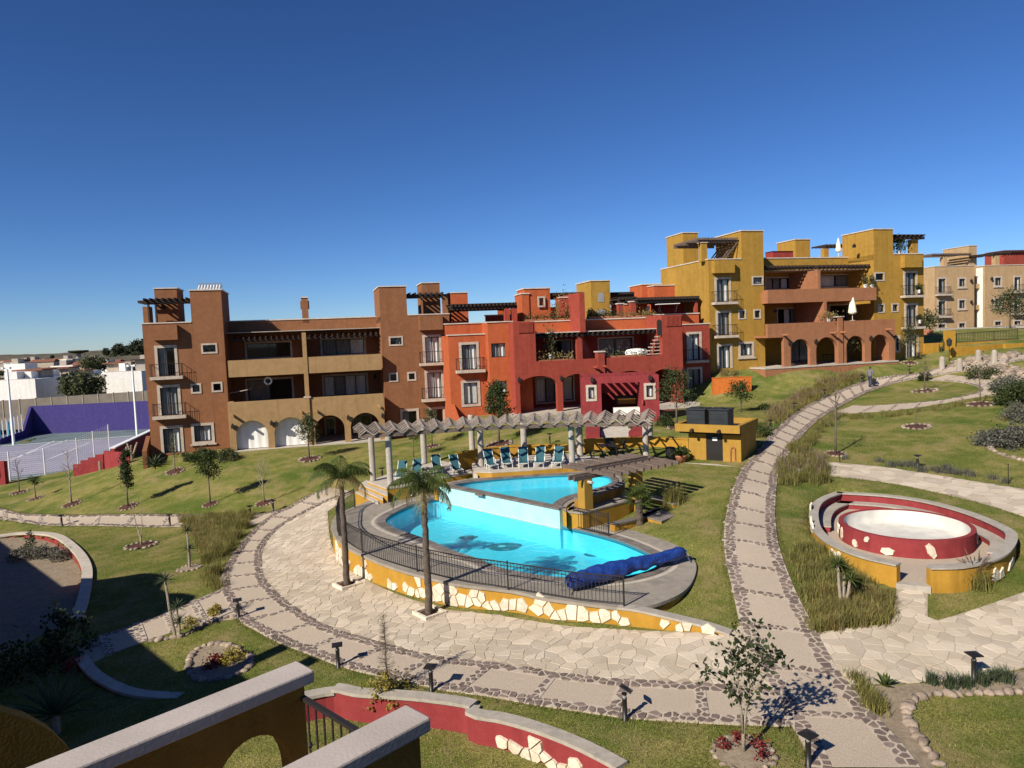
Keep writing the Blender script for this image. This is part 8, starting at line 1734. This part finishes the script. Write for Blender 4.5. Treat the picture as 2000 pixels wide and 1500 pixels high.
a, b = D(*kc(1120, 1140), 62), D(*kc(1525, 960), 80); rw3 = thing('garden_wall', 'long red wall with white cap running back beside the court', 'wall', a); mb = MB(); za, zb = D(*kc(1120, 1120), 62)[2], D(*kc(1520, 932), 80)[2]; w_ = np.array([.3, 0])
mb.add([(*a[:2], -1.5), (*b[:2], -1.5), (*b[:2], zb), (*a[:2], za), (*(a[:2] + w_), -1.5), (*(b[:2] + w_), -1.5), (*(b[:2] + w_), zb), (*(a[:2] + w_), za)], [(0, 1, 2, 3), (7, 6, 5, 4), (0, 3, 7, 4)]); mb.build('wall_face', 'maroon', rw3); mb = MB(); mb.beam((a[0] + .15, a[1], za + .06), (b[0] + .15, b[1], zb + .06), .45, .10); mb.build('cap', 'white_paint', rw3)
q = W(4, 946, -.6); t = thing('gate_pier', 'crimson gate pier with grey meter box at the left image edge', 'wall', q); MB().box(q[0] - .4, q[0] + .45, q[1] - .2, q[1] + .2, -1.2, 1.35).build('pier', 'crimson', t); MB().box(q[0] - .35, q[0] + .0, q[1] - .3, q[1] - .21, .1, 1.0).build('meter_box', 'concrete', t)
# ------------------------------------------------------------------ concrete block wall and the town behind
a, b = D(*kc(-300, 760), 118), D(*kc(1600, 640), 128); bw = thing('boundary_wall', 'long grey concrete block wall behind the purple court wall', 'wall', a); n = 12
for k in range(n):
    p_, q_ = a + (b - a) * k / n, a + (b - a) * (k + 1) / n; h = D(*kc(-300 + 1900 * k / n, 655 - 130 * k / n), p_[1])[2]; MB().obox((p_[0], p_[1], -1), ((q_ - p_)[0] - .12, (q_ - p_)[1], 0), (0, .25, 0), (0, 0, h + 1)).build('wall_panel', 'grey_block', bw); MB().box(p_[0] - .14, p_[0] - .01, p_[1] - .06, p_[1] + .31, -1, h + .08).build('pier', 'grey_wall', bw)
sand = MB(); sand.poly([(*W(-300, 850, .1)[:2], .02), (*W(70, 838, .0)[:2], .02), (*W(75, 815, .0)[:2], .02), (*W(-300, 820, .1)[:2], .02)]); structure(sand.build('sand_ground', 'soil'))
def house(dsc, x0, x1, ytop, ybot, Y, m, dep=9, roof=None, wins=(), setback=None, name='house', yaw=4):
    """x/y in crop pixels; a flat roofed house of boxes with parapet, windows and an upper storey"""
    B = Bld(name, dsc, *kc((x0 + x1) / 2, ybot), Y, yaw, 'house'); u0 = B.uw(kc(x0, (ytop + ybot) / 2))[0]; u1 = B.uw(kc(x1, (ytop + ybot) / 2))[0]; w1 = B.uw(kc((x0 + x1) / 2, ytop))[1]
    H = []
    for (a_, b_, c_, d_) in wins: H.append(B.window(list(B.r(kc, a_, b_, c_, d_)), 0, 'd', inset=.05, surround=None))
    B.block(m, u0, u1, 0, dep, -3, w1, H); B.coping(u0, u1, 0, .3, w1, .12, .02)
    if setback:
        for (a_, b_, c_, m2, v, rf) in setback:
            p_, q_ = B.uw(kc(a_, ytop), v)[0], B.uw(kc(b_, ytop), v)[0]; w2 = B.uw(kc((a_ + b_) / 2, c_), v)[1]; B.block(m2, p_, q_, v, v + 4, w1 - .1, w2)
            if rf: mb = MB(); B.box(mb, p_ - .5, q_ + .5, v - .8, v + 4.5, w2 + .003, w2 + .3); mb.build('roof', rf, B.t)
    B.finish(); return B
house('big white flat roofed house at the left behind the block wall', -120, 362, 425, 640, 140, 'white_wall', 12, setback=[(48, 175, 345, 'white_wall', .5, None), (255, 320, 340, 'white_wall', 2.5, None), (175, 430, 332, 'grey_wall', 5, 'tile_roof')])
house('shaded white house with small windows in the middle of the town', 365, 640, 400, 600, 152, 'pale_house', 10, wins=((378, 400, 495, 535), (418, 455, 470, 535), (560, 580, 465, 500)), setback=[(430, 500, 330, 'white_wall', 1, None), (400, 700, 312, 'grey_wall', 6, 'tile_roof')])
house('white house with lit gable wall in the middle distance', 520, 760, 392, 560, 160, 'white_wall', 8, wins=((648, 672, 465, 500), (688, 712, 460, 498)), setback=[(690, 860, 335, 'pale_house', 5, 'tile_roof')])
house('low grey house with pale roof edge beside the big tree', 770, 1060, 385, 540, 175, 'grey_wall', 8, wins=((880, 905, 400, 430),), setback=[(850, 940, 330, 'white_wall', 4, None)])
house('tall white cube house right of the big tree', 1068, 1436, 340, 545, 150, 'white_wall', 12, setback=[(1205, 1268, 255, 'white_wall', 1.5, None), (1085, 1200, 262, 'pale_house', 4, 'tile_roof'), (1268, 1330, 240, 'grey_wall', 2.5, None), (1370, 1470, 228, 'grey_wall', 3, 'dark_wood')])
house('narrow white house partly hidden by the brown block', 1440, 1600, 320, 540, 165, 'white_wall', 10, wins=((1455, 1475, 400, 440),))
rs = random.Random(5); names_ = ['pale', 'ochre', 'white', 'grey', 'rust']
for i in range(40):
    x = rs.uniform(-150, 1480); Y = rs.uniform(230, 620); yb = (698 - .041 * x / 5.173 + 9.0 * FPX / Y - 660) * 5.173; h = rs.uniform(3.2, 7) * FPX / Y * 5.173; w = rs.uniform(7, 14) * FPX / Y * 5.173
    m_ = rs.choice(['white_wall', 'pale_house', 'pale_house', 'grey_wall', 'tan', 'terracotta']); r_ = rs.random() < .45
    B = Bld('house', 'x', *kc(x, yb), Y, rs.uniform(-8, 14), 'house'); B.t['group'] = 'small houses of the distant town'; B.t['label'] = {'white_wall': 'small white', 'pale_house': 'small sand coloured', 'grey_wall': 'small grey', 'tan': 'small ochre', 'terracotta': 'small reddish'}[m_] + (' house with red tiled roof' if r_ else ' flat roofed house') + ' in the distant town'
    W_ = rs.uniform(7, 13); Hh = rs.uniform(3, 6.5); dp = rs.uniform(6, 10); B.block(m_, 0, W_, 0, dp, -2, Hh)
    if r_: mb = MB(); mb.add([B.P(-.4, -.4, Hh + .01), B.P(W_ + .4, -.4, Hh + .01), B.P(W_ + .4, dp + .4, Hh + .01), B.P(-.4, dp + .4, Hh + .01), B.P(.6, dp / 2, Hh + 1.3), B.P(W_ - .6, dp / 2, Hh + 1.3)], [(0, 1, 5, 4), (2, 3, 4, 5), (1, 2, 5), (3, 0, 4)]); mb.build('roof', 'tile_roof', B.t)
    else: B.box('grey_wall', W_ * .2, W_ * .5, dp * .3, dp * .8, Hh, Hh + 2)
    for k in range(2): mb = MB(); B.box(mb, W_ * (.2 + .4 * k), W_ * (.2 + .4 * k) + 1.3, -.05, -.003, 1.0, 2.3); mb.build('window', 'room', B.t)
    B.finish()
def big_tree(p, dsc, H, Rr, n, size, m, flat=.75):
    t = thing('tree', dsc, 'tree', p); MB().tube([p - (0, 0, 1), p + (0, 0, H * .5)], [Rr * .09, Rr * .05], 7).build('trunk', 'bark', t); c = rng.normal(size=(60, 3)); c /= np.linalg.norm(c, axis=1)[:, None]; c = c * rng.uniform(.3, 1, (60, 1)) ** .5 * (Rr, Rr, Rr * flat) + p + (0, 0, H - Rr * flat); mb = MB(); leaves(mb, np.repeat(c, n // 60, 0) + rng.normal(size=((n // 60) * 60, 3)) * Rr * .13, size); mb.build('crown', m, t)
q = D(*kc(830, 560), 142); big_tree(q, 'broad grey green tree standing between the white houses', 3.9, 3.6, 2400, .42, 'olive_leaf', .6); big_tree(D(*kc(960, 330), 215), 'leafy green tree above the low grey house', 4, 3.6, 1600, .45, 'olive_leaf', .55)
for i, (x, yb, yt, Y, m, dsc) in enumerate(((1075, 190, 105, 420, 'far_leaf', 'leftmost round tree on the wooded hill'), (1205, 190, 60, 430, 'far_leaf', 'tall round tree on the wooded hill, second from left'), (1310, 190, 75, 440, 'far_leaf', 'dark pointed tree on the wooded hill'), (1410, 195, 20, 420, 'far_leaf', 'tallest tree on the wooded hill next to the brown block'), (1490, 200, 5, 430, 'far_leaf', 'tree on the hill half hidden by the brown block'), (1150, 230, 150, 400, 'olive_leaf', 'pale lower tree on the hill slope'), (1260, 235, 150, 400, 'far_leaf', 'lower dark tree on the hill slope'), (1380, 240, 140, 400, 'olive_leaf', 'pale lower tree near the tallest hill tree'), (530, 215, 172, 900, 'far_leaf', 'lone round tree on the skyline'), (160, 315, 265, 330, 'far_leaf', 'dark round tree left in the distant town'), (305, 300, 250, 340, 'far_leaf', 'dark tree behind the pale distant houses'), (20, 390, 330, 250, 'far_leaf', 'dark tree at the left image edge in town'))):
    p_ = D(*kc(x, yb), Y); top = D(*kc(x, yt), Y)[2]; H = top - p_[2]; big_tree(p_, dsc, H, H * .46, 1500, H * .07, m, .95)
p_ = D(*kc(797, 200), 900); h = D(*kc(797, 125), 900)[2]; t = thing('water_tower', 'distant water tower with bulging tank on the skyline', 'water tower', p_); H = h - p_[2]; MB().lathe(p_, [(3, 0), (2.2, H * .5), (3, H * .55)], 10).build('stem', 'grey_wall', t); MB().lathe(p_, [(3, H * .55), (10, H * .72), (12, H * .88), (11, H)], 14).build('tank', 'far_leaf', t)
# scrub covered hills on the horizon
mb = MB(); V = []; nn = 70
for i in range(nn):
    f = i / (nn - 1); x = -1900 + 1900 * f; base = 13 + 8 * f + 3 * math.sin(f * 9) + 2.5 * math.sin(f * 23) + rng.uniform(-1, 1); V += [(x, 2300 - 700 * f, 0), (x * .98, 2300 - 700 * f + 150, base), (x * .98, 2300 - 700 * f + 500, 0)]
mb.add(V, [(3 * i + k, 3 * i + 3 + k, 3 * i + 4 + k, 3 * i + 1 + k) for i in range(nn - 1) for k in range(2)]); structure(mb.build('hills', 'far_ground', smooth=True))
mb = MB(); cx, cy = D(*kc(1420, 180), 440)[:2]; V = []; N = 24
for i in range(N + 1):
    for j in range(N + 1): x, y = cx - 160 + 320 * i / N, cy - 140 + 280 * j / N; r_ = math.hypot((x - cx - 25) / 130, (y - cy) / 120); V.append((x, y, -1 + 10 * max(0, 1 - r_ * r_) + rng.normal() * .3))
mb.add(V, [(i * (N + 1) + j, (i + 1) * (N + 1) + j, (i + 1) * (N + 1) + j + 1, i * (N + 1) + j + 1) for i in range(N) for j in range(N)]); structure(mb.build('hill', 'far_ground', smooth=True))
P = np.column_stack([rng.uniform(-520, -20, 1800), rng.uniform(190, 900, 1800), np.full(1800, .8)]); mb = MB(); leaves(mb, np.repeat(P, 10, 0) + rng.normal(size=(18000, 3)) * (2.0, 2.0, .9) + (0, 0, 1.2), 1.1); tag(mb.build('scrub', 'far_leaf'), 'dark scrub and trees between the distant houses', 'scrub', kind='stuff')
# ------------------------------------------------------------------ the camera's own building: terrace walls below, wing on the left
nF = np.array([math.sin(R(43.6)), math.cos(R(43.6)), 0]); uF = np.array([-nF[1], nF[0], 0])
def F(u, n, z): return uF * u + nF * n + np.array([0, 0, z])
def uv(px, py, z): q = W(px, py, z); return q @ uF, q @ nF
ob = thing('terrace_wall', 'pale capped terrace dividing wall with arched opening, left in the foreground', 'wall', F(6.5, 3, 3)); CAPZ = 6.8
def fbox(mb, u0, u1, n0, n1, z0, z1): return mb.obox(F(u0, n0, z0), uF * (u1 - u0), nF * (n1 - n0), (0, 0, z1 - z0))
ua = uv(578, 1296, CAPZ)[0]; ub = uv(610, 1303, CAPZ)[0]; ne = (uv(578, 1292, CAPZ)[1] + uv(612, 1303, CAPZ)[1]) / 2; uc1 = (ua + ub) / 2; hw = .17
def divider(t, uc, n1, arch=None, zc=CAPZ, z0=2.6):
    mb = MB(); fbox(mb, uc - .17, uc + .17, -1.5, n1, zc - .13, zc); mb.build('cap', 'terrace_cap', t, bevel=.02)
    mb = MB(); w = .13
    if not arch: fbox(mb, uc - w, uc + w, -1.5, n1 - .1, z0, zc - .13)
    else:
        a_, b_, zs, rise = arch; fbox(mb, uc - w, uc + w, b_, n1 - .1, z0, zc - .13); fbox(mb, uc - w, uc + w, -1.5, a_, z0, zc - .13); k = 16; pts = [((a_ + b_) / 2 - (b_ - a_) / 2 * math.cos(math.pi * i / k), zs + rise * math.sin(math.pi * i / k)) for i in range(k + 1)]
        for (p_, z1), (q_, z2) in zip(pts[:-1], pts[1:]): mb.add([F(u, n, z) for u in (uc - w, uc + w) for n, z in ((p_, z1), (q_, z2), (q_, zc - .13), (p_, zc - .13))], [(0, 1, 2, 3), (7, 6, 5, 4), (0, 4, 5, 1)])
    mb.build('wall_face', 'dark_mustard', t)  # mustard darkened so the colour carries the deep shade on these walls
ar = [uv(440, 1500, 5.2)[1], uv(572, 1500, 5.2)[1]]
def n_on(px, py, uc):
    d = ray(px, py); s = (uc - 0) / (d @ uF); q = CAM + d * s; return q @ nF, q[2]
nA, zA = n_on(462, 1500, uc1 - .13); nB, _ = n_on(574, 1470, uc1 - .13); _, zTop = n_on(540, 1419, uc1 - .13)
divider(ob, uc1, ne, (nA - .25, nB, zTop - .55, .55))
ob2 = thing('terrace_wall', 'pale capped terrace dividing wall, right one at the bottom edge', 'wall', F(5, 3, 3)); u2 = (uv(800, 1383, CAPZ)[0] + uv(825, 1396, CAPZ)[0]) / 2; n2 = uv(815, 1386, CAPZ)[1]; divider(ob2, u2, n2)
rl = thing('railing', 'dark iron balcony railing between the two foreground terrace walls', 'railing', F(6, 3, 5.5)); nr = ne - .12; rz = 6.55
for k in range(9):
    u = uc1 - .14 - (uc1 - u2 - .28) * (k + .5) / 9; MB().tube([F(u, nr, 5.2), F(u, nr, rz)], .011, 6).build('baluster', 'iron', rl); MB().lathe(F(u, nr, (5.75 if k % 2 else 6.1)), [(.012, -.03), (.028, 0), (.012, .03)], 8).build('knuckle', 'iron', rl)
MB().beam(F(uc1 - .12, nr, rz), F(u2 + .12, nr, rz), .05, .035).build('rail', 'iron', rl); MB().beam(F(uc1 - .12, nr, 5.3), F(u2 + .12, nr, 5.3), .03, .03).build('rail', 'iron', rl)
slab = MB(); fbox(slab, u2 - .12, uc1 + .12, -1.5, ne - .02, 5.0, 5.14); slab.build('terrace_floor', 'light_concrete', ob)
# wing of the same building along the left, out of frame, which shades the lower left garden
wing = thing('apartment_building', 'mustard apartment wing just beyond the left image edge, shading the lower garden', 'building', F(22, -3, 0)); nW = -1.0
def wing_part(prof, name, m='mustard', n0=None, dep=5.0):
    n0 = nW if n0 is None else n0; P = [(prof[0][0], -2.0)] + prof + [(prof[-1][0], -2.0)]; k = len(P); mb = MB()
    mb.add([F(u, n0, z) for u, z in P] + [F(u, n0 - dep, z) for u, z in P], [tuple(range(k)), tuple(reversed(range(k, 2 * k)))] + [(i, k + i, k + (i + 1) % k, (i + 1) % k) for i in range(k)]); return mb.build(name, m, wing)
gable = [(27.6, 6.5), (28.0, 8.4), (28.8, 8.75), (29.6, 8.6), (30.3, 8.3), (31.2, 8.3)] + [(31.3 + 3.6 * f, 8.3 + .55 * math.sin(math.pi * f)) for f in np.linspace(.1, .9, 7)] + [(35.0, 7.9), (35.6, 7.3), (36.4, 6.9), (37.6, 6.7), (38.0, 6.2)]
wing_part([(38.0, 6.1), (60, 6.1)], 'wall'); wing_part(gable, 'curved_gable'); wing_part([(22.3, 6.5), (27.6, 6.5)], 'wall'); wing_part([(18.2, 7.4), (21.6, 7.4), (22.3, 6.5)], 'wall')
wing_part([(20.35, 8.75), (20.95, 8.75)], 'chimney', dep=.6); wing_part([(18.6, 8.85), (19.2, 8.85)], 'chimney', dep=.6)
wing_part([(9.5, 3.6), (18.2, 3.6)], 'wall', n0=-1.5); wing_part([(-14, 12.5), (-1.3, 12.5)], 'tower', n0=1.5, dep=9.5); wing_part([(-1.3, 7.2), (9.5, 7.2)], 'wall', n0=-1.6, dep=6)  # tower: unseen block added to keep sky light off the terrace walls
for u in (24, 30, 34, 42, 48, 54):
    for z in (1.2, 4.2):
        mb = MB(); fbox(mb, u - .6, u + .6, nW + .003, nW + .04, z, z + 1.6); mb.build('window', 'black_metal', wing)
ob3 = thing('terrace_wall', 'dark rounded terrace wall in the bottom left corner', 'wall', F(11, 1, 3)); mb = MB(); pr = [(-1.4, 1.0)] + [(-1.4, 5.9)] + [(.6 + 2.0 * math.sin(a), 4.0 + 1.9 * math.cos(a)) for a in np.linspace(0, math.pi / 2, 9)] + [(2.6, 1.0)]; k = len(pr)
mb.add([F(10.75, n, z) for n, z in pr] + [F(11.05, n, z) for n, z in pr], [tuple(range(k)), tuple(reversed(range(k, 2 * k)))] + [(i, k + i, k + (i + 1) % k, (i + 1) % k) for i in range(k)]); mb.build('wall_face', 'dark_mustard', ob3); mb = MB(); fbox(mb, 10.9 - .2, 10.9 + .2, -1.4, -.9, 5.9, 6.0); mb.build('cap', 'dark_mustard', ob3)  # darkened mustard puts the corner's shade into the wall colour
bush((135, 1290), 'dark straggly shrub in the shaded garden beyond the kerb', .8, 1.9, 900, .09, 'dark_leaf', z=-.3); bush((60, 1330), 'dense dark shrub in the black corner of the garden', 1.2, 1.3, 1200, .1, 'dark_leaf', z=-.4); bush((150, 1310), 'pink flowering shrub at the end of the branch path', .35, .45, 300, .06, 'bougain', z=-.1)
p = W(110, 1440, .0); t = thing('agave', 'spiky dark agave in the shaded lower left corner', 'agave', p); rosette(t, p + (0, 0, .6), 40, 1.5, .09, 'agave', .2, 'leaf_rosette'); MB().tube([p - (0, 0, .5), p + (0, 0, .65)], .12, 7).build('stem', 'pale_bark', t)
# ------------------------------------------------------------------ turf: short blades over the nearer lawns, ragged edges along the paving
n = 240000; Yv = 9.5 + 34 * rng.uniform(0, 1, n) ** 1.25; P = np.column_stack([rng.uniform(-.82, .82, n) * Yv, Yv]); ok = np.ones(n, bool)
for b_ in BAND + holes: ok &= ~inside(P[:, 0], P[:, 1], b_)
P = P[ok]; P = np.column_stack([P, zt(P[:, 0], P[:, 1])]); pv = np.sin(P[:, 0] * 1.1 + 1.3 * np.sin(P[:, 1] * .7)) + np.sin(P[:, 1] * 1.3 + 1.1 * np.sin(P[:, 0] * .9)) + rng.normal(size=len(P)) * .7; P = P[np.argsort(pv)]; half = len(P) * 7 // 10
def turf(P, h, m, w):
    mb = MB(); blades(mb, P, h * rng.uniform(.5, 1.3, len(P)), .8, w); return mb
for Q, m in ((P[:half], 'blade'), (P[half:], 'dry_blade')): tag(turf(Q, .055, m, .014).build('turf_blades', m), 'short blades of the mown lawn, ' + ('green' if m == 'blade' else 'dry yellow'), 'grass', kind='stuff')
E_ = []
for Ln, d in ((ring_out, .07), (main_l, -.06), (main_r, .06), (left_l, .06), (left_u, -.06), (upper_l, .05), (branch_l, .05), (branch_u, -.05)):
    for sgn in (d, d * 1.9): Q = resample(offset_line(Ln, sgn), step=.03); E_.append(Q[:, :2] + rng.normal(size=(len(Q), 2)) * .05)
E_ = np.vstack(E_); okE = np.ones(len(E_), bool)
for b_ in BAND + holes: okE &= ~inside(E_[:, 0], E_[:, 1], b_)
E_ = E_[okE]; E_ = np.column_stack([E_, zt(E_[:, 0], E_[:, 1])]); tag(turf(E_, .085, 'blade', .014).build('edge_grass', 'blade'), 'longer ragged grass along the path edges', 'grass', kind='stuff')
q = rand_in(fore_poly, 14000); q[:, 2] = low_g; tag(turf(q, .06, 'dry_blade', .014).build('turf_blades', 'dry_blade'), 'dry turf below the foreground red wall', 'grass', kind='stuff')
